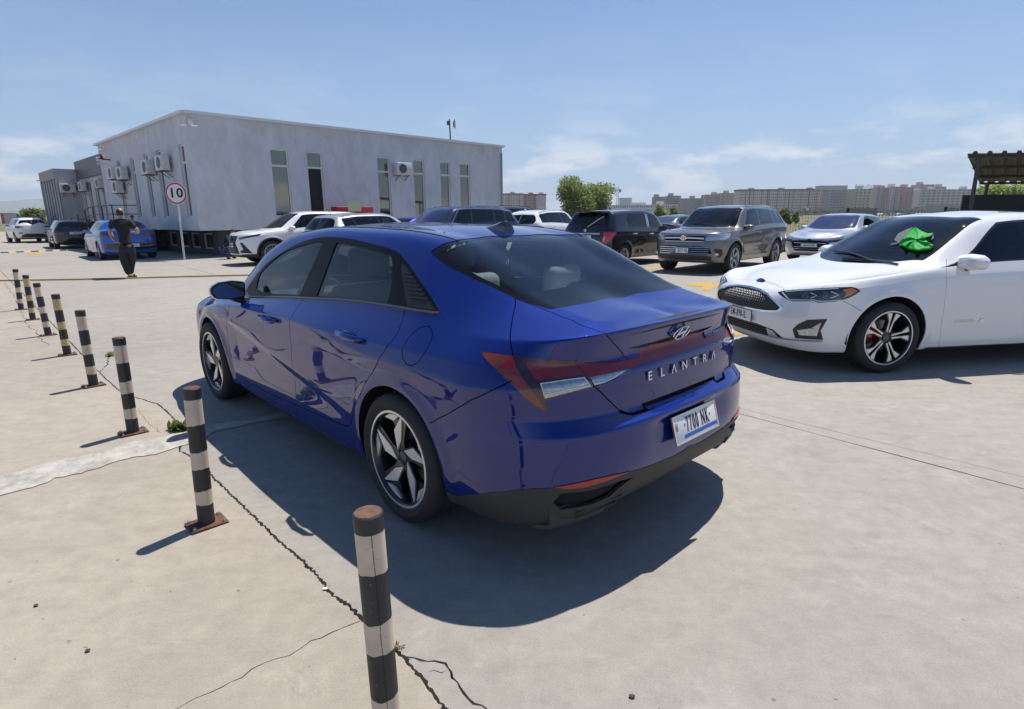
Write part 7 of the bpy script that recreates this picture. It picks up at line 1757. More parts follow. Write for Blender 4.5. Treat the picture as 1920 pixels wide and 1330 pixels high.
# ---------------------------------------------------------------- vegetation
def leaf_mat(name, c1, c2):
    if name in MATS: return MATS[name]
    m = mat(name, c1, .6); nt = m.node_tree; N = nt.nodes; L = nt.links; b = N['Principled BSDF']
    oi = N.new('ShaderNodeNewGeometry'); r = N.new('ShaderNodeValToRGB'); e = r.color_ramp.elements; e[0].color = (*c1, 1); e[1].color = (*c2, 1); L.new(oi.outputs['Random Per Island'], r.inputs[0]); L.new(r.outputs[0], b.inputs['Base Color'])
    tr = N.new('ShaderNodeBsdfTranslucent'); L.new(r.outputs[0], tr.inputs[0]); mx = N.new('ShaderNodeMixShader'); mx.inputs[0].default_value = .5; out = N['Material Output']; L.new(b.outputs[0], mx.inputs[1]); L.new(tr.outputs[0], mx.inputs[2]); L.new(mx.outputs[0], out.inputs['Surface'])
    return m
def crown_mesh(name, blobs, n, ls, m, parent, seed):
    """leaf clumps spread through the volume of several ellipsoid boughs: (x,y,z,rx,ry,rz)"""
    rs = np.random.RandomState(seed); V = []; F = []
    wts = np.array([b[3]*b[4]*b[5] for b in blobs])**.8; wts /= wts.sum(); cnt = rs.multinomial(n, wts)
    C = []
    for b, c in zip(blobs, cnt):
        d = rs.normal(size=(c, 3)); d /= np.linalg.norm(d, axis=1)[:, None]; r = rs.uniform(.25, 1.55, c)**.7
        C.append(np.array(b[:3])+d*r[:, None]*np.array(b[3:6]))
    C = np.concatenate(C); k = len(C)
    a = rs.normal(size=(k, 3)); a /= np.linalg.norm(a, axis=1)[:, None]; b_ = rs.normal(size=(k, 3)); b_ -= a*(a*b_).sum(1)[:, None]; b_ /= np.linalg.norm(b_, axis=1)[:, None]
    s = ls*rs.uniform(.6, 1.4, k)[:, None]
    P = np.stack([C-a*s, C+b_*s*.55, C+a*s, C-b_*s*.55], 1).reshape(-1, 3)
    Fq = [(4*i, 4*i+1, 4*i+2, 4*i+3) for i in range(k)]
    return mesh(name, P, Fq, m, parent)
def tree(X, Y, H, W, label, seed, mcol, n=6000, ls=.12, cat='tree', trunks=1, base=.18, group=None, z=-.06):
    rnd = random.Random(seed); root = empty('tree' if cat == 'tree' else 'shrub', (X, Y, z), 0, label, cat, group)
    bark = mat('bark', (.09, .07, .05), .9, bump=(20, .01)); mb = MB(); blobs = []
    nb = 15 if cat == 'tree' else 7
    for k in range(trunks):
        x0 = rnd.uniform(-.15, .15)*W; mb.tube([(x0, 0, 0), (x0+rnd.uniform(-.1, .1), rnd.uniform(-.1, .1), H*.25), (x0+rnd.uniform(-.3, .3), rnd.uniform(-.2, .2), H*.55)], [.035*H*.5, .028*H*.5, .016*H*.5], 7)
    for k in range(nb):
        a = k/nb*2*math.pi+rnd.uniform(-.3, .3); rr = W*.5*rnd.uniform(.3, .72); hz = H*rnd.uniform(base+.22, .86); c = (rr*math.cos(a), rr*math.sin(a), hz)
        mb.tube([(0, 0, H*.3), (c[0]*.6, c[1]*.6, hz*.75), c], [.012*H, .008*H, .003*H], 5); s_ = rnd.uniform(.12, .22)
        blobs.append((*c, W*s_, W*s_, H*s_*.72))
    blobs += [(0, 0, H*.55, W*.30, W*.30, H*.28), (rnd.uniform(-.1, .1)*W, 0, H*.84, W*.16, W*.16, H*.15)]
    mb.build('trunk', bark, root, smooth=True); crown_mesh('crown', blobs, n, ls, mcol, root, seed)
    return root
def vegetation():
    ml = leaf_mat('leaf_green', (.15, .21, .06), (.34, .40, .14)); md = leaf_mat('leaf_dark', (.10, .15, .05), (.24, .29, .10)); my = leaf_mat('leaf_light', (.24, .31, .08), (.44, .50, .18))
    def T(x0, x1, yt, dep, *a, **k):
        p = at_d((x0+x1)/2, yt, dep); w = (x1-x0)/CAM_F*dep; return tree(p.x, p.y, p.z+.06, w, *a, **k)
    T(1042, 1118, 333, 58, 'taller left one of two bushy green trees behind the black hatchback', 1, ml, n=8500, ls=.115, base=.05, trunks=2)
    T(1080, 1156, 341, 61, 'lower right one of two bushy green trees, beside the distant crane', 2, ml, n=7000, ls=.115, base=.05, trunks=2)
    T(1842, 1935, 343, 60, 'light green tree seen under the sheet-metal canopy', 3, my, n=6000, ls=.16, base=.1)
    T(1805, 1825, 368, 70, 'narrow light shrub just left of the black board', 4, my, n=1200, ls=.13, cat='shrub', base=.05)
    T(44, 82, 391, 62, 'bushy green tree beyond the white SUV at far left', 5, md, n=3500, ls=.14, base=.05)
    T(30, 54, 396, 66, 'lower shrub left of the far-left tree', 6, ml, n=1500, ls=.12, cat='shrub', base=.02)
    T(1226, 1252, 383, 120, 'small yellowish bush in front of the low white building', 7, my, n=1500, ls=.25, cat='shrub', base=.02); T(1255, 1272, 388, 130, 'small bush right of the yellowish one', 8, ml, n=900, ls=.25, cat='shrub', base=.02)
    T(1462, 1486, 392, 70, 'green bush behind the fence, right of the grey-brown SUV', 9, md, n=1500, ls=.14, cat='shrub', base=.02); T(1486, 1500, 396, 75, 'smaller bush behind the fence next to the green one', 10, ml, n=700, ls=.14, cat='shrub', base=.02)
    # climbing weeds and grass along the foot of the fence
    rs = np.random.RandomState(5); V = []; F = []
    a, b = Vector((9.6, 23.5, 0)), Vector((25.5, 17.2, 0))
    for k in range(9000):
        t = rs.rand(); p = a.lerp(b, t); o = rs.normal(0, .55); q = Vector((p.x+.3*o, p.y+.55*o+.3, -.05)); h = rs.uniform(.08, .38)*(1.6 if (t*40) % 5 < 1 else 1); w = rs.uniform(.006, .014); an = rs.uniform(0, 6.28); dx, dy = math.cos(an)*w, math.sin(an)*w; l = rs.normal(0, .12, 2)
        i = len(V); V += [(q.x-dx, q.y-dy, q.z), (q.x+dx, q.y+dy, q.z), (q.x+l[0]*h*2, q.y+l[1]*h*2, q.z+h)]; F.append((i, i+1, i+2))
    tag(mesh('verge_grass', V, F, leaf_mat('grass_blade', (.07, .09, .02), (.20, .18, .07))), 'rough grass growing along the foot of the mesh fence', 'grass', kind='stuff')
    rs = np.random.RandomState(6); C = []; n = 2600; 
    for k in range(n): 
        t = rs.beta(.6, 3) if k % 2 else rs.rand(); p = a.lerp(b, t*.25 if k % 3 else t); C.append((p.x+rs.normal(0, .12), p.y+rs.normal(0, .12), abs(rs.normal(0, .45 if k % 3 else .2))))
    C = np.array(C); A_ = rs.normal(size=(n, 3))*.035; B_ = rs.normal(size=(n, 3))*.035; P = np.stack([C-A_, C+B_, C+A_, C-B_], 1).reshape(-1, 3)
    tag(mesh('climbing_weeds', P, [(4*i, 4*i+1, 4*i+2, 4*i+3) for i in range(n)], leaf_mat('leaf_weed', (.09, .15, .03), (.24, .30, .07))), 'leafy weeds climbing the left end of the mesh fence', 'weeds', kind='stuff')
    mw = leaf_mat('leaf_weed', (.09, .15, .03), (.24, .30, .07))
    weed((338, 808), 160, .13, mw, 'bright green weed growing where the crack meets the mortar strip', 1); weed((209, 668), 60, .10, mw, 'small green weed at the upper end of the crack, behind the third bollard', 2); weed((742, 1219), 26, .035, leaf_mat('weed_dry', (.25, .15, .03), (.35, .25, .08)), 'tiny dry yellow weed in the crack beside the nearest bollard', 3)

# ---------------------------------------------------------------- fence, canopy, board
def fence():
    a, b = Vector((9.4, 23.6, 0)), Vector((26.5, 17.0, 0)); L = (b-a).length; D = (b-a)/L; ms = mat('fence_steel', (.05, .055, .05), .5, metal=.4); mp = mat('fence_post', (.012, .012, .013), .5)
    root = empty('mesh_fence', a, 0, 'dark welded-mesh fence on black posts along the grass field', 'fence'); H = 1.52; sp_ = 3.05
    n = int(L/sp_)
    for k in range(n+1):
        s = k*sp_+.4; mb = MB(); mb.bar(D*s+Vector((0, 0, -.05)), D*s+Vector((0, 0, H+.12)), .07); mb.build('fence_post', mp, root)
        if k < n:
            mb = MB()
            for i in range(int(sp_/.10)): 
                x = s+.04+i*.10; mb.bar(D*x, D*x+Vector((0, 0, H)), .006)
            for j in range(8): mb.bar(D*(s+.04)+Vector((0, 0, .05+j*.205)), D*(s+sp_-.04)+Vector((0, 0, .05+j*.205)), .007)
            o = mb.build('mesh_panel', ms, root)
def canopy():
    zf, zb_ = 3.35, 2.72
    A = at(1815, 288, zf); root = empty('sheet_canopy', (A.x, A.y, 0), 0, 'corrugated sheet canopy on slim dark posts at the right edge', 'canopy')
    Bk = at(1838, 343, zb_); ux = Vector((math.cos(R(-4)), math.sin(R(-4)), 0)); back = Vector((Bk.x-A.x, Bk.y-A.y, zb_-zf)); o = Vector((0, 0, zf)); W = 6.0
    ms = mat('sheet_steel', (.12, .12, .12), .6, metal=.2, var=(2, .2)); md = mat('steel_dark', (.03, .03, .032), .5)
    n = 13
    for k in range(n):                                   # trapezoid sheets, each rib a fold
        w = W/n; V = []
        for s_, z in ((0, 0), (.30, 0), (.38, .075), (.62, .075), (.70, 0), (1.0, 0)):
            p = o+ux*(w*(k+s_)+.002*k); V += [p+Vector((0, 0, z)), p+back+Vector((0, 0, z)), p+Vector((0, 0, z-.012)), p+back+Vector((0, 0, z-.012))]
        F = []
        for i in range(5): F += [(4*i, 4*i+4, 4*i+5, 4*i+1), (4*i+2, 4*i+3, 4*i+7, 4*i+6), (4*i, 4*i+2, 4*i+6, 4*i+4), (4*i+1, 4*i+5, 4*i+7, 4*i+3)]
        mesh('roof_sheet', V, F, ms, root)
    for f in (.04, .36, .68, .97): mb = MB(); mb.bar(o+back*f-Vector((0, 0, .06)), o+back*f+ux*W-Vector((0, 0, .06)), .06, .09); mb.build('purlin', md, root)
    for k in range(n+1): mb = MB(); mb.bar(o+ux*(W*k/n)-Vector((0, 0, .02))+back*.01, o+ux*(W*k/n)+back*.985-Vector((0, 0, .02)), .035, .03); mb.build('rafter', md, root)
    for x in (.35, 4.6):
        for f in (.05, .93):
            p = o+back*f+ux*x; mb = MB(); mb.bar((p.x, p.y, -.05), (p.x, p.y, p.z-.1), .09); mb.build('post', md, root)
    # black board
    P0 = at(1808, 366, 2.05); P1 = Vector((P0.x+7, P0.y-.9, 2.05)); b = MB(); b.bar(Vector((P0.x, P0.y, 1.25)), Vector((P1.x, P1.y, 1.25)), .05, 1.6); mb_ = mat('board_black', (.010, .011, .016), .75, bump=(1.2, .03))
    r = empty('black_board', (P0.x, P0.y, 0), 0, 'wide black sheeted panel below the canopy at the right edge', 'panel'); o2 = b.build('sheet', mb_, r, loc=(-P0.x, -P0.y, 0))
    b = MB(); b.bar((0, .03, -.05), (0, .03, 2.06), .05); b.build('panel_frame', mat('frame_rust', (.10, .07, .045), .7), r)
    # white hoarding with a line of print, part hidden by the black board
    p = at_d(1760, 385, 46); r = empty('white_hoarding', (p.x, p.y, 0), 0, 'low white hoarding with dark and red print, left of the black board', 'hoarding'); w = 88/CAM_F*46; zt_ = at_d(1780, 385, 46).z
    b = MB(); b.box((w*.4, 0, zt_/2), (w*1.3, .08, zt_+.0)); b.build('hoarding_board', mat('hoarding_white', (.42, .42, .44), .6), r)
    Mx = Matrix.Translation((w*.42, -.06, zt_-.42)) @ Matrix.Rotation(math.pi/2, 4, 'X')
    text_obj('hoarding_text', 'GEA', .5, mat('print_dark', (.10, .10, .12), .6), r, Mx @ Matrix.Translation((-.38, 0, 0)), .002, .95, 1.0, .01); text_obj('hoarding_text', 'SM', .5, mat('sign_red'), r, Mx @ Matrix.Translation((.62, 0, 0)), .002, .95, 1.0, .01)
    b = MB(); b.box((w*.42, -.05, zt_-.82), (1.6, .01, .08)); b.build('hoarding_line', mat('print_dark'), r)

# ---------------------------------------------------------------- distant town
def block(px0, px1, ytop, dep, label, wall_c, storeys, cols, roof_c=None, bal=0, stripes=None, bal_c=(.3, .28, .27), name='apartment_block', yt2=None, depth=14, top=None):
    p0 = at_d(px0, ytop, dep); p1 = at_d(px1, yt2 or ytop, dep); w = p1.x-p0.x; H = (p0.z+p1.z)/2; root = empty(name, (p0.x, dep, -.06), 0, label, 'building')
    wall_c = tuple(min(.62, c*k_+.01) for c, k_ in zip(wall_c, (1.72, 1.60, 1.52))); key = 'wall_%d_%d_%d' % tuple(int(c*100) for c in wall_c)
    b = MB(); b.box((w/2, depth/2, H/2), (w, depth, H)); b.build('wall', mat(key, wall_c, .9, var=(.25, .12)), root)
    if roof_c: b = MB(); b.box((w/2, depth/2, H+.5), (w+.8, depth+.8, 1.6)); b.build('roof_parapet', mat('roofc_%d' % int(roof_c[0]*1000), roof_c, .8), root)
    rnd = random.Random(int(px0)); fl = H/storeys; cw = w/cols; mwin = mat('far_window', (.035, .04, .05), .2); m2 = mat('far_loggia', bal_c, .8)
    wb_ = MB(); bb = MB()
    for r in range(storeys):
        for c in range(cols):
            x = cw*(c+.5); z = fl*(r+.55)
            if stripes and c in stripes: continue
            if bal and c % bal == bal-1:
                bb.box((x, -.45, z-fl*.22), (cw*.82, .9, fl*.42)); wb_.box((x, .0, z+fl*.2), (cw*.7, .14, fl*.34))
            else: wb_.box((x+rnd.uniform(-.1, .1)*cw, 0, z), (cw*rnd.uniform(.36, .5), .14, fl*.44))
    o = wb_.build('windows', mwin, root); o['kind'] = 'stuff'
    if bb.V: o = bb.build('balconies', m2, root); o['kind'] = 'stuff'
    if stripes:
        for c in stripes: b = MB(); b.box((cw*(c+.5), -.1, H/2), (cw*.6, .5, H)); b.build('stair_tower', mat('tower_red', (.16, .035, .04), .8), root)
    for k in range(max(1, int(w/28))):
        b = MB(); x = w*(k+.5)/max(1, int(w/28))+rnd.uniform(-4, 4); b.box((x, depth/2, H+1.6), (5, 5, 2.6)); b.build('lift_house', mat(key), root)
    if top:
        for (a0, a1, yt) in top:
            q0 = at_d(a0, yt, dep); q1 = at_d(a1, yt, dep); b = MB(); b.box(((q0.x+q1.x)/2-p0.x, depth/2, (q0.z+H)/2), (q1.x-q0.x, depth*.7, max(.5, q0.z-H))); b.build('upper_block', mat(key), root)
    return root
def town():
    bg = (.30, .275, .25); gy = (.20, .195, .19); wh = (.34, .335, .33)
    block(936, 981, 365, 650, 'beige block with brick-red roof edge just right of the white building', (.33, .29, .26), 9, 9, (.22, .07, .045), 4)
    block(981, 1006, 366, 652, 'brick-red part of the beige block, between its two pale ends', (.24, .10, .08), 9, 3, (.22, .07, .045), 2, bal_c=(.14, .13, .14)); block(1006, 1024, 366, 648, 'pale right-hand end of the beige block by the tree', wh, 9, 4, (.22, .07, .045), 0)
    block(1150, 1272, 384, 520, 'long low white office building in front of the towers', (.40, .40, .40), 3, 30, None, 0, name='office_building', top=[(1164, 1186, 371), (1186, 1212, 380)])
    block(1228, 1247, 369, 700, 'small dark grey block, leftmost of the far towers', (.15, .145, .14), 9, 5); block(1253, 1277, 367, 705, 'second dark grey block, beside the smallest one', (.17, .16, .15), 9, 6)
    block(1277, 1322, 372, 690, 'low grey-brown block between the dark towers and the long beige block', (.19, .18, .175), 8, 12, None, 3, bal_c=(.12, .12, .12)); block(1322, 1352, 365, 680, 'grey block rising left of the long beige block', (.23, .22, .21), 9, 8, None, 2)
    block(1352, 1387, 362, 675, 'darker grey block joined to the long beige block', (.24, .225, .205), 9, 9, None, 2, bal_c=(.14, .14, .14))
    block(1386, 1557, 358, 640, 'very long beige apartment block with dark red roof edge and stair towers', (.36, .32, .285), 9, 46, (.17, .04, .035), 4, stripes=[5, 14, 25, 35, 42], bal_c=(.17, .12, .12), yt2=356)
    block(1557, 1604, 356, 620, 'grey striped block with glass-fronted penthouse', (.24, .245, .25), 9, 16, None, 2, top=[(1540, 1592, 348)]); block(1604, 1634, 354, 600, 'olive green end block with letters on its roof', (.24, .26, .16), 9, 4, None, 0)
    r = at_d(1608, 354, 598); b = empty('roof_letters', (r.x, 598, r.z+.6), 0, 'row of white letters standing on the olive green block', 'sign'); t = text_obj('letter_row', 'ბუხარი', 5.2, mat('sign_white'), b, Matrix.Translation((6.5, 0, 1.6)) @ Matrix.Rotation(math.pi/2, 4, 'X'), .2)
    block(1634, 1643, 368, 660, 'narrow dark grey block in the gap right of the green block', (.17, .16, .16), 7, 3)
    block(1643, 1663, 352, 610, 'beige tower with brick balconies, left of the orange strip', (.30, .26, .24), 11, 5, None, 2, bal_c=(.2, .1, .08)); block(1663, 1669, 353, 608, 'orange wall strip of the beige tower group', (.34, .16, .10), 11, 1)
    block(1669, 1698, 350, 612, 'pale middle tower of the orange and beige group', (.36, .34, .33), 11, 6, None, 3); block(1698, 1713, 351, 606, 'right-hand orange and beige tower', (.32, .20, .15), 11, 4, None, 2, bal_c=(.2, .12, .1))
    block(1712, 1726, 359, 640, 'pale low block left of the unfinished tower', wh, 9, 5); block(1724, 1752, 346, 680, 'unfinished tower with open floors', (.28, .22, .21), 12, 6, None, 2, bal_c=(.1, .09, .09)); block(1752, 1775, 350, 685, 'grey shell of a building behind the long white block', (.24, .235, .23), 11, 6)
    block(1726, 1850, 355, 630, 'long grey-white block at the right, partly behind the canopy post', (.30, .305, .31), 9, 40, None, 3, bal_c=(.12, .12, .13))
    # tower crane
    p = at_d(1157, 398, 640); top = at_d(1157, 350, 640).z; r = empty('tower_crane', (p.x, 640, 0), 0, 'white tower crane beyond the green trees', 'crane'); mc = mat('crane_white', (.40, .38, .36), .6)
    def lattice(nm, a, b_, w):
        mb = MB(); a, b_ = Vector(a), Vector(b_); n = max(2, int((b_-a).length/w/1.2)); s_ = w/2; d = (b_-a).normalized(); e = Vector((0, 0, 1)) if abs(d.z) < .5 else Vector((1, 0, 0))
        for q in (-1, 1): mb.bar(a+e*s_*q, b_+e*s_*q, .35)
        for k in range(n): mb.bar(a+(b_-a)*(k/n)+e*s_*(1 if k % 2 else -1), a+(b_-a)*((k+1)/n)-e*s_*(1 if k % 2 else -1), .22)
        mb.build(nm, mc, r)
    jx = at_d(1138, 353, 640).x-p.x; cx_ = at_d(1163, 353, 640).x-p.x
    lattice('mast', (0, 0, 0), (0, 0, top), 1.8); lattice('jib', (0, 0, top-3.5), (jx, 0, top-3.5), 1.4); lattice('counter_jib', (0, 0, top-3.5), (cx_, 0, top-3.5), 1.2); b = MB(); b.box((cx_, 0, top-4.5), (1.8, 1.5, 3)); b.build('counterweight', mat('weight_grey', (.1, .1, .1), .8), r)
    # far tree belt at the feet of the blocks
    md = leaf_mat('leaf_far', (.045, .065, .025), (.10, .12, .05)); rs = np.random.RandomState(3); C = []
    for k in range(7000):
        px_ = rs.uniform(1140, 1830); dep = rs.uniform(560, 598); x = (px_-960)/CAM_F*dep; hh = 7*abs(math.sin(px_*.11)+.5*math.sin(px_*.043+1))*.5+1.5; C.append((x, dep, rs.uniform(0, 1)**1.3*hh))
    C = np.array(C); n = len(C); A_ = rs.normal(size=(n, 3))*.75; B_ = rs.normal(size=(n, 3))*.75; P = np.stack([C-A_, C+B_, C+A_, C-B_], 1).reshape(-1, 3)
    tag(mesh('far_shrubbery', P, [(4*i, 4*i+1, 4*i+2, 4*i+3) for i in range(n)], md), 'belt of far bushes at the foot of the apartment blocks', 'bushes', kind='stuff')
    # parked cars at the far side of the field
    cols = [('far_white', (.55, .55, .56)), ('far_red', (.40, .03, .025)), ('far_grey', (.18, .18, .19)), ('far_dark', (.03, .03, .04)), ('far_blue', (.05, .09, .2))]; rnd = random.Random(9); protos = {}
    def put(px_, y_, c, dep, lb):
        if c not in protos: o = far_car_mesh(mat(*cols[c], .25)); protos[c] = o.data; bpy.data.objects.remove(o)
        o = link('distant_car', protos[c]); p = at_d(px_, y_, dep); o.location = (p.x, dep, -.06); o.rotation_euler = (0, 0, rnd.uniform(-.5, .5)+(math.pi if rnd.random() < .5 else 0)); tag(o, lb, 'car', 'cars parked beyond the field')
    k = 0
    for px_ in list(range(1470, 1500, 7))+list(range(1552, 1640, 7))+list(range(1650, 1760, 6)):
        c = 1 if 1574 < px_ < 1594 else [0, 0, 2, 3, 0, 4][k % 6]; k += 1
        if px_ < 1505: grp = 'left-hand group', px_, 1470, 7
        elif px_ < 1645: grp = 'row below the green block', px_, 1552, 7
        else: grp = 'row below the orange towers', px_, 1650, 6
        o_ = ['first', 'second', 'third', 'fourth', 'fifth', 'sixth', 'seventh', 'eighth', 'ninth', 'tenth', 'eleventh', 'twelfth', 'thirteenth', 'fourteenth', 'fifteenth', 'sixteenth', 'seventeenth', 'eighteenth', 'nineteenth'][(px_-grp[2])//grp[3]]
        put(px_, 400, c, 330+rnd.uniform(-8, 8), 'far %s car, %s from left in the %s' % (['white', 'red', 'grey', 'dark', 'blue'][c], o_, grp[0]))
    p = at_d(1800, 399, 345); 
    # low sheds among them
    for x0, x1, yt, c, lb in ((1596, 1646, 392, (.10, .11, .12), 'low dark shed beyond the field under the green block'), (1722, 1760, 396, (.30, .28, .26), 'low pale shed beyond the field right of the towers'), (1255, 1272, 391, (.45, .44, .42), 'tiny white hut with red roof in front of the grey blocks')):
        q0, q1 = at_d(x0, yt, 360), at_d(x1, yt, 360); r = empty('shed', (q0.x, 360, -.06), 0, lb, 'shed'); b = MB(); b.box(((q1.x-q0.x)/2, 3, q0.z/2), (q1.x-q0.x, 6, q0.z)); b.build('wall', mat('shed_%d' % x0, c, .8), r)
        b = MB(); b.box(((q1.x-q0.x)/2, 3, q0.z+.2), (q1.x-q0.x+.4, 6.4, .35)); b.build('roof', mat('shed_roof_%d' % x0, (.25, .08, .05) if x0 == 1255 else c, .8), r)
    # left side: far containers and low plain
    for x0, x1, yt, c, dep, lb in ((0, 6, 400, (.35, .08, .06), 260, 'far red container at the left edge'), (8, 30, 401, (.50, .50, .50), 250, 'row of far white containers at the left'), (30, 36, 402, (.08, .09, .10), 245, 'far dark container right of the white ones')):
        q0, q1 = at_d(x0, yt, dep), at_d(x1, yt, dep); r = empty('container', (q0.x, dep, -.06), 0, lb, 'container'); b = MB(); b.box(((q1.x-q0.x)/2, 3, q0.z/2), (q1.x-q0.x, 6, q0.z)); b.build('container_body', mat('cont_%d' % x0, c, .7), r); b = MB(); b.box(((q1.x-q0.x)/2, 3, q0.z+.05), (q1.x-q0.x+.1, 6.1, .12)); b.build('container_roof', mat('roof_felt'), r)
def haze():
    b = MB(); b.box((0, 2960, 88.5), (14000, 6000, 180.5)); o = b.build('haze'); o['kind'] = 'stuff'; o.data.materials.clear()
    m = bpy.data.materials.new('haze_air'); m.use_nodes = True; nt = m.node_tree; nt.nodes.clear(); out = nt.nodes.new('ShaderNodeOutputMaterial'); v = nt.nodes.new('ShaderNodeVolumePrincipled')
    v.inputs['Density'].default_value = HAZE; v.inputs['Color'].default_value = (.86, .93, 1, 1); v.inputs['Anisotropy'].default_value = .2; nt.links.new(v.outputs[0], out.inputs['Volume']); o.data.materials.append(m)
HAZE = .00022
def hills():
    rs = np.random.RandomState(8)
    for nm, dep, zs, seed, col in (('far_hills', 9000, [(-9000, 250), (-8200, 300), (-7600, 275), (-7000, 315), (-6200, 280), (-5000, 200), (-3500, 120), (-1500, 60), (1500, 30), (6000, 40)], 1, (.10, .12, .09)), ('near_hills', 5200, [(-5600, 90), (-5000, 105), (-4300, 80), (-3400, 60), (-2200, 30), (0, 8), (3000, 6)], 2, (.12, .13, .07))):
        dep *= .5; zs = [(x*.5, z*.5) for x, z in zs]; n = 160; xs = np.linspace(zs[0][0]-750, zs[-1][0], n); base = pch(zs, xs); V = []; F = []
        for k, (x, z) in enumerate(zip(xs, base)):
            z2 = z*(1+.10*noise.noise(Vector((x*.0022, seed, 0)))+.05*noise.noise(Vector((x*.008, seed, 3)))); V += [(x, dep-z2*7, -1), (x, dep-z2*3, z2*.55), (x, dep, z2), (x, dep+700, -1)]
        for k in range(n-1): F += [(4*k+i, 4*k+4+i, 4*k+5+i, 4*k+1+i) for i in range(3)]
        mesh(nm, V, F, mat(nm+'_m', col, .95, var=(.003, .2)), smooth=True)['kind'] = 'structure'

# ---------------------------------------------------------------- people
def skin_body(name, J, Ed, Rd, m, parent=None, root=0, sub=1):
    me = bpy.data.meshes.new(name); me.from_pydata([tuple(j) for j in J], Ed, []); o = bpy.data.objects.new(name, me); COL.objects.link(o)
    md = o.modifiers.new('s', 'SKIN'); md.use_smooth_shade = True
    for k, r in enumerate(Rd):
        v = me.skin_vertices[0].data[k]; v.radius = r if isinstance(r, tuple) else (r, r); v.use_root = (k == root)
    o.modifiers.new('u', 'SUBSURF').levels = sub; o.modifiers['u'].render_levels = sub
    dg = bpy.context.evaluated_depsgraph_get(); me2 = bpy.data.meshes.new_from_object(o.evaluated_get(dg)); bpy.data.objects.remove(o); me2.name = name; me2.materials.clear()
    me2.polygons.foreach_set('use_smooth', [True]*len(me2.polygons)); o = link(name, me2, m, parent); return o
def head(parent, c, r, yaw, m_skin, hair=None, cap=None, bald=False, tilt=0.0):
    bm = bmesh.new(); bmesh.ops.create_uvsphere(bm, u_segments=24, v_segments=18, radius=1)
    for v in bm.verts:      # x forward, z up
        x, y, z = v.co; w = .78-.16*max(0, -z); 
        if z < -.1 and x > 0: w *= .92
        fx = 1.0 if x > 0 else .98
        X = x*.98*fx*(1-.14*max(0, -z)); 
        if x > .8 and abs(y) < .22 and -.35 < z < .12: X += .13*(1-abs(y)/.22)*(.35+z if z < -.1 else .5)      # nose
        if x > .7 and abs(z-.08) < .13 and .15 < abs(y) < .5: X -= .05                                         # eye sockets
        if x > .8 and abs(z+.5) < .06 and abs(y) < .3: X += .03                                               # lips
        v.co = Vector((X*r*.92, y*r*w, z*r*1.22))
    for s_ in (1, -1):
        rt_ = bmesh.ops.create_uvsphere(bm, u_segments=10, v_segments=8, radius=r*.2)
        for v in rt_['verts']: v.co = Vector((v.co.x*.7-.02*r, v.co.y*.35+s_*r*.78, v.co.z*1.25-.02*r))
    me = bpy.data.meshes.new('head'); bm.to_mesh(me); bm.free(); me.polygons.foreach_set('use_smooth', [True]*len(me.polygons)); rot = (0, tilt, yaw)
    link('head', me, m_skin, parent, c, rot)
    for s_ in (1, -1):
        b = MB(); b.lathe([(0, 0), (r*.07, -.002), (r*.08, -.01)], 10, 'x', (r*.83, s_*r*.32, r*.1)); b.build('eye', mat('eye_dark', (.02, .015, .01), .2), parent, loc=c, rot=rot)
    bm = bmesh.new(); bmesh.ops.create_uvsphere(bm, u_segments=24, v_segments=18, radius=1)
    dl = []
    for v in bm.verts:
        x, y, z = v.co; v.co = Vector((x*r*(.97 if cap is None else 1.03)-.004, y*r*.84*(1.0 if cap is None else 1.05), z*r*1.26))
        lim = (.35 if x > .2 else -.1 if x > -.2 else -.55); 
        if cap is not None: lim = .30 if x > -.3 else .12
        if z < lim: dl.append(v)
        if bald and z > .62 and x > -.55: dl.append(v)
    bmesh.ops.delete(bm, geom=list(set(dl)), context='VERTS'); me = bpy.data.meshes.new('hair'); bm.to_mesh(me); bm.free(); me.polygons.foreach_set('use_smooth', [True]*len(me.polygons))
    o = link('cap' if cap else 'hair', me, cap or hair, parent, c, rot); md = o.modifiers.new('t', 'SOLIDIFY'); md.thickness = .006
    if cap:
        b = MB(); b.prism([(r*.7, -r*.62), (r*1.35, -r*.5), (r*1.55, 0), (r*1.35, r*.5), (r*.7, r*.62)], r*.30, r*.35); b.build('cap_peak', cap, parent, loc=c, rot=rot)
def hand(parent, w, d, up, m, curl=.6, s=1.0, name='hand'):
    """palm and five fingers; w wrist, d pointing along the hand, up = back of hand"""
    w, d, up = Vector(w), Vector(d).normalized(), Vector(up); up = (up-d*up.dot(d)).normalized(); sd_ = d.cross(up); J = [w, w+d*.04*s, w+d*.085*s]; E = [(0, 1), (1, 2)]; Rd = [(.026*s, .018*s), (.036*s, .015*s), (.036*s, .013*s)]
    for k, (o, L) in enumerate(((-.030, .062), (-.010, .074), (.010, .070), (.029, .055))):
        b = len(J); p = w+d*.08*s+sd_*o*s; J.append(p); E.append((2, b)); Rd.append(.009*s); q = p; a = 0
        for j in range(3): a += curl*.5; q = q+(d*math.cos(a)-up*math.sin(a))*L/3*s*1.15; J.append(q); E.append((b+j, b+j+1)); Rd.append(.0085*s-.0008*j)
    b = len(J); p = w+d*.03*s-sd_*.03*s; J.append(p); E.append((1, b)); Rd.append(.011*s); q = p
    for j in range(2): q = q+(d*.75-sd_*.5-up*curl*.4*(j+1)).normalized()*.03*s; J.append(q); E.append((b+j, b+j+1)); Rd.append(.010*s-.001*j)
    return skin_body(name, J, E, Rd, m, parent, 1, 1)
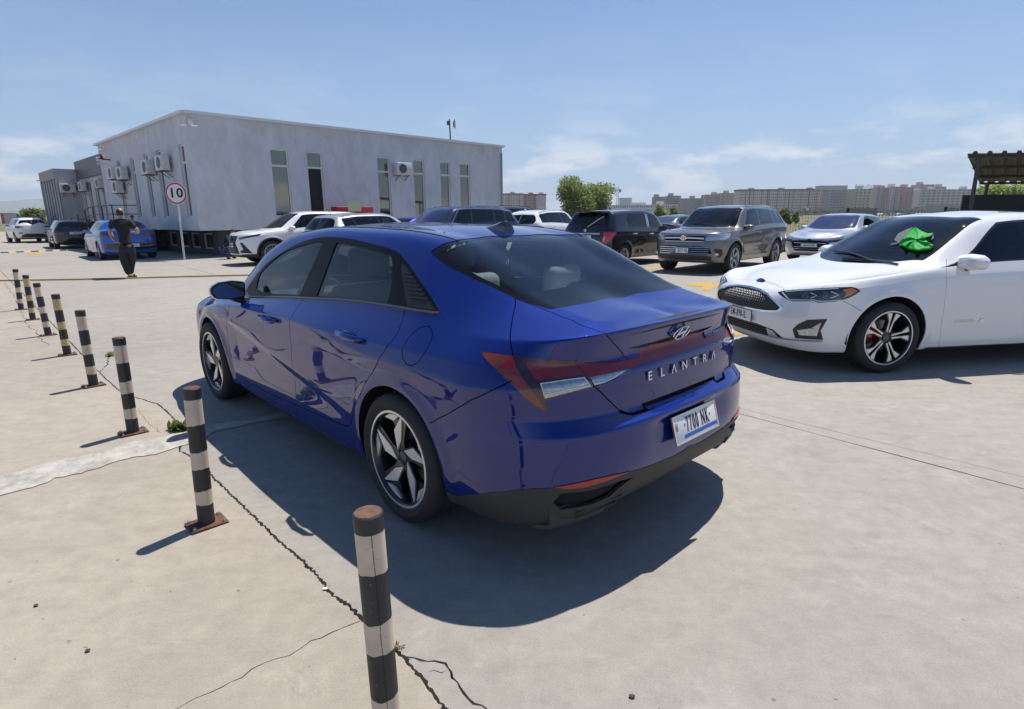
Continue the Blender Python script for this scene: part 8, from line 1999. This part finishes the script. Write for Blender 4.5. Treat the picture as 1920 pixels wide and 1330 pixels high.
def people():
    sk = mat('skin', (.42, .24, .17), .55); blk = mat('cloth_black', (.010, .010, .011), .85, bump=(90, .002)); jean = mat('cloth_jeans_black', (.012, .013, .016), .8, bump=(120, .002)); hair = mat('hair_dark', (.025, .018, .014), .7, bump=(220, .003)); navy_ = mat('cloth_navy', (.012, .015, .035), .8); blue_ = mat('cloth_blue', (.03, .06, .14), .8)
    # man in black seen from behind, walking off; everything in one vertical slab about his depth
    F = at(244, 521); dep = F.y; root = empty('person', (F.x, F.y, 0), 0, 'man in black T-shirt and trousers walking away with one hand behind his back', 'person')
    s = dep/CAM_F
    def Q(x, y, dy=0.0):       # pixel -> local point at his depth + dy
        p = at_d(x, y, dep+dy); return Vector((p.x-F.x, dy, p.z))
    pel = Q(237, 462); J = [pel, Q(234, 444), Q(229, 424), Q(226.5, 409)]; E = [(0, 1), (1, 2), (2, 3)]; Rd = [(.165, .125), (.165, .12), (.19, .12), (.06, .06)]
    def add(pts, par, rs_):
        b = par
        for p, r in zip(pts, rs_): J.append(p); E.append((b, len(J)-1)); Rd.append(r); b = len(J)-1
        return b
    # torso as one shirt, sleeves short
    shirt_J = [Q(236, 457), Q(235, 445), Q(231, 431), Q(228, 419), Q(226.5, 412)]; SE = [(0, 1), (1, 2), (2, 3), (3, 4)]; SR = [(.18, .13), (.178, .125), (.205, .13), (.19, .115), (.068, .06)]
    for x1, y1, x2, y2, dy in ((211, 415.5, 206, 429, .02), (244, 416.5, 254.5, 429, -.02)):
        b = len(shirt_J); shirt_J += [Q(x1, y1), Q((x1+x2)/2, (y1+y2)/2+.5, dy/2), Q(x2, y2, dy)]; SE += [(3, b), (b, b+1), (b+1, b+2)]; SR += [.075, .066, .058]
    skin_body('t_shirt', shirt_J, SE, SR, blk, root, 1, 2)
    tr_J = [Q(237, 459), Q(231.5, 468), Q(248, 467)]; 
    TJ = [Q(238, 456), Q(238, 463), Q(230.5, 470, -.03), Q(233, 490, -.05), Q(238.5, 506, -.05), Q(242, 516, -.06), Q(246, 470, .04), Q(247.5, 488, .10), Q(246, 502, .14), Q(245, 513, .18)]; TE = [(0, 1), (1, 2), (2, 3), (3, 4), (4, 5), (1, 6), (6, 7), (7, 8), (8, 9)]; TR = [(.175, .125), (.175, .13), .12, .10, .080, .072, .12, .098, .078, .072]
    skin_body('trousers', TJ, TE, TR, jean, root, 1, 2)
    # bare arms: left one bent behind the back, right one bent to the front
    skin_body('arms', [Q(206, 428, .02), Q(205.5, 434, .03), Q(211, 446, .0), Q(217.5, 455, -.10)], [(0, 1), (1, 2), (2, 3)], [.046, .047, .041, .028], sk, root, 1, 2)
    skin_body('arms', [Q(253.5, 427, -.02), Q(259.5, 434, .02), Q(256, 436.5, .16), Q(251, 436, .26)], [(0, 1), (1, 2), (2, 3)], [.046, .047, .040, .028], sk, root, 1, 2)
    hand(root, Q(217.5, 455, -.10), Vector((.9, -.15, .05)), Vector((0, .3, 1)), sk, .5); hand(root, Q(251, 436, .26), Vector((-.6, .6, .2)), Vector((0, .2, 1)), sk, .9)
    skin_body('neck', [Q(226.5, 413), Q(225.5, 405)], [(0, 1)], [.062, .058], sk, root, 0, 1)
    head(root, Q(225, 399.5), .098, R(100), sk, hair, bald=True)
    for fx, fy, dy, a in ((243.5, 518.5, -.06, 8), (245.5, 516.5, .18, -6)):
        p = Q(fx, fy, dy); p.z = .035
        skin_body('foot', [p+Vector((0, -.05, .05)), p+Vector((0, .02, .03)), p+Vector((math.sin(R(a))*.14, .15, .0))], [(0, 1), (1, 2)], [(.040, .045), (.042, .035), (.040, .022)], sk, root, 1, 1)
        b = MB(); b.box((0, .05, .012), (.10, .29, .024)); b.build('sandal_sole', blk, root, bevel=.01, loc=(p.x, p.y, 0), rot=(0, 0, R(-a))); b = MB(); b.tube([(-.052, .10, .02), (-.03, .10, .065), (.03, .10, .065), (.052, .10, .02)], .014, 6); b.build('sandal_strap', blk, root, smooth=True, loc=(p.x, p.y, 0), rot=(0, 0, R(-a)))
    def figure(px_, y_feet_depth, ytop, label, yaw, shirt, cap=None, leg=None, H=None):
        dep = y_feet_depth; t = at_d(px_, ytop, dep); Hh = H or t.z; r = empty('person', (t.x, dep, 0), yaw-math.pi/2, label, 'person'); k = Hh/1.75
        P = lambda x, y, z: Vector((x*k, y*k, z*k))
        SJ = [P(0, 0, .95), P(0, .0, 1.1), P(0, .02, 1.28), P(0, .02, 1.42), P(0, .01, 1.48)]; SE = [(0, 1), (1, 2), (2, 3), (3, 4)]; SR = [(.15*k, .11*k), (.145*k, .11*k), (.17*k, .115*k), (.16*k, .10*k), (.06*k, .06*k)]
        for s_ in (1, -1): b = len(SJ); SJ += [P(.19*s_, .02, 1.42), P(.23*s_, .03, 1.30), P(.25*s_, .05, 1.18)]; SE += [(3, b), (b, b+1), (b+1, b+2)]; SR += [.062*k, .056*k, .05*k]
        skin_body('t_shirt', SJ, SE, SR, shirt, r, 1, 2)
        for s_ in (1, -1):
            skin_body('arm', [P(.25*s_, .05, 1.20), P(.27*s_, .07, 1.10), P(.24*s_, .22, .96)], [(0, 1), (1, 2)], [.042*k, .040*k, .028*k], sk, r, 1, 2); hand(r, P(.24*s_, .22, .96), (0, .9, -.3), (0, .3, 1), sk, .5, k)
        TJ = [P(0, 0, .98), P(0, 0, .90), P(.09, 0, .84), P(.10, .0, .48), P(.10, -.02, .07), P(-.09, 0, .84), P(-.10, .0, .48), P(-.10, -.02, .07)]; skin_body('trousers', TJ, [(0, 1), (1, 2), (2, 3), (3, 4), (1, 5), (5, 6), (6, 7)], [(.15*k, .11*k), (.15*k, .11*k), .09*k, .065*k, .05*k, .09*k, .065*k, .05*k], leg or jean, r, 1, 2)
        for s_ in (1, -1): skin_body('shoe', [P(.10*s_, -.04, .04), P(.10*s_, .06, .035), P(.11*s_, .16, .03)], [(0, 1), (1, 2)], [(.04*k, .04*k), (.042*k, .035*k), (.035*k, .025*k)], blk, r, 1, 1)
        skin_body('neck', [P(0, .01, 1.46), P(0, .03, 1.56)], [(0, 1)], [.055*k, .052*k], sk, r, 0, 1); head(r, P(0, .04, 1.63), .094*k, R(90), sk, hair, cap=cap); return r
    figure(176, 25.6, 404.5, 'man in dark cap and black T-shirt standing behind the bright blue car', R(-60), blk, blk)
    figure(246, 26.2, 403.5, 'person in dark clothes almost hidden behind the man in black', R(100), blk, blk)
    # crouching person by the nose of the white SUV
    c = at(418, 487); r = empty('person', (c.x, c.y+.25, 0), R(-20), 'person in dark top and blue jeans crouching at the nose of the white SUV', 'person')
    P = Vector
    skin_body('jacket', [P((0, 0, .42)), P((.02, .05, .55)), P((.07, .12, .70)), P((.13, .20, .80)), P((.10, .04, .78)), P((.20, .02, .62)), P((.34, .10, .52)), P((.16, .38, .74)), P((.26, .40, .58)), P((.40, .36, .50))], [(0, 1), (1, 2), (2, 3), (2, 4), (4, 5), (5, 6), (3, 7), (7, 8), (8, 9)], [(.17, .15), (.17, .14), (.19, .14), (.12, .1), .075, .06, .045, .075, .06, .045], navy_, r, 1, 2)
    skin_body('jeans', [P((0, .05, .38)), P((.0, -.02, .34)), P((.26, -.05, .44)), P((.14, -.06, .10)), P((.0, .16, .34)), P((.28, .20, .40)), P((.16, .20, .10))], [(0, 1), (1, 2), (2, 3), (0, 4), (4, 5), (5, 6)], [(.17, .16), .11, .075, .055, .11, .075, .055], blue_, r, 0, 2)
    for y in (-.06, .20): skin_body('shoe', [P((.10, y, .05)), P((.18, y, .045)), P((.27, y, .035))], [(0, 1), (1, 2)], [(.04, .045), (.042, .035), (.035, .025)], blk, r, 1, 1)
    hand(r, P((.34, .10, .52)), (1, .1, -.2), (0, 0, 1), sk, .6); hand(r, P((.40, .36, .50)), (1, -.1, -.2), (0, 0, 1), sk, .6)
    skin_body('neck', [P((.13, .2, .80)), P((.17, .22, .88))], [(0, 1)], [.055, .052], sk, r, 0, 1); head(r, P((.22, .22, .95)), .094, R(10), sk, hair, tilt=R(25))

def green_cloth(B):
    """crumpled green fabric with grey lining and a dark handle, lying behind the white saloon's windscreen"""
    th = R(189.9); c_, s_ = math.cos(th), math.sin(th); o = Vector((6.038, 6.544, 0)); sc = .985
    px = pixcaster(B, 6.038, 6.544, R(189.9), sc)
    def cast(x, y, d):           # point d metres from the windscreen surface (negative: in front of it), seen through photograph pixel (x, y)
        q = px(x, y); l = B.pt(q)*sc; w = Vector((o.x+c_*l[0]-s_*l[1], o.y+s_*l[0]+c_*l[1], l[2])); r = ray_px(x, y).normalized(); return w+r*d
    dep = -.035
    out = [(1675,462),(1688,440),(1704,432),(1716,426),(1732,437),(1749,437),(1748,444),(1733,449),(1742,458),(1752,463),(1745,469),(1718,471),(1702,468),(1690,463)]
    out = [(1686,459),(1694,446),(1704,435),(1716,425.5),(1727,433),(1740,438),(1749,436),(1747,443),(1733,445),(1739,453),(1751,460),(1746,465.5),(1728,468.5),(1712,469),(1703,466),(1696,462)]
    cen = (1718, 450); b = MB(); rnd = random.Random(4); root = empty('green_cloth', cast(*cen, dep), 0, 'crumpled bright green cloth with grey lining lying on the white saloon windscreen', 'cloth')
    O = root.location; N_ = 9; V = []; n = len(out)
    for k in range(N_+1):
        f = k/N_
        for i in range(n*3):
            a = i/3; i0 = int(a) % n; t = a-int(a); x = out[i0][0]*(1-t)+out[(i0+1) % n][0]*t; y = out[i0][1]*(1-t)+out[(i0+1) % n][1]*t
            X = cen[0]+(x-cen[0])*f; Y = cen[1]+(y-cen[1])*f
            fold = .030*math.sin(a*2.2+3*f)+.022*math.sin(a*5.3+f*7)+.004*rnd.uniform(-1, 1); V.append(cast(X, Y, dep-.05*(1-f)+min(0, fold*(.4+f)))-O)
    m = n*3; F = [(k*m+i, k*m+(i+1) % m, (k+1)*m+(i+1) % m, (k+1)*m+i) for k in range(N_) for i in range(m)]
    mg = leaf_mat('cloth_green', (.03, .62, .09), (.03, .62, .09)); of = mesh('green_fabric', V, F, mg, root, True); md = of.modifiers.new('t', 'SOLIDIFY'); md.thickness = .01
    for l in ([(1676,450),(1684,438),(1700,430),(1712,426),(1704,436),(1692,448),(1686,456)], [(1733,446),(1742,442),(1750,440),(1751,447),(1744,452),(1738,452)]):
        mb = MB(); n2 = len(l); c2 = (sum(p[0] for p in l)/n2, sum(p[1] for p in l)/n2); V = [cast(*p, -.012)-O for p in l]+[cast(*p, -.002)-O for p in l]+[cast(*c2, -.035)-O]
        mb.add(V, [(i, (i+1) % n2, 2*n2) for i in range(n2)]+[(i, (i+1) % n2, n2+(i+1) % n2, n2+i) for i in range(n2)]+[tuple(range(n2, 2*n2))]); mb.build('grey_lining', mat('cloth_grey', (.10, .10, .12), .8), root, smooth=True)
    mb = MB(); mb.tube([cast(1670, 459, -.02)-O, cast(1684, 456, -.03)-O], .012, 8); mb.build('handle', M_chrome, root, smooth=True)
ground(); bollards(); building(); hose(); road_sign(); fence(); canopy(); town(); hills(); vegetation(); haze()
elantra(); _, FB = fusion(); fleet(); people(); green_cloth(FB)
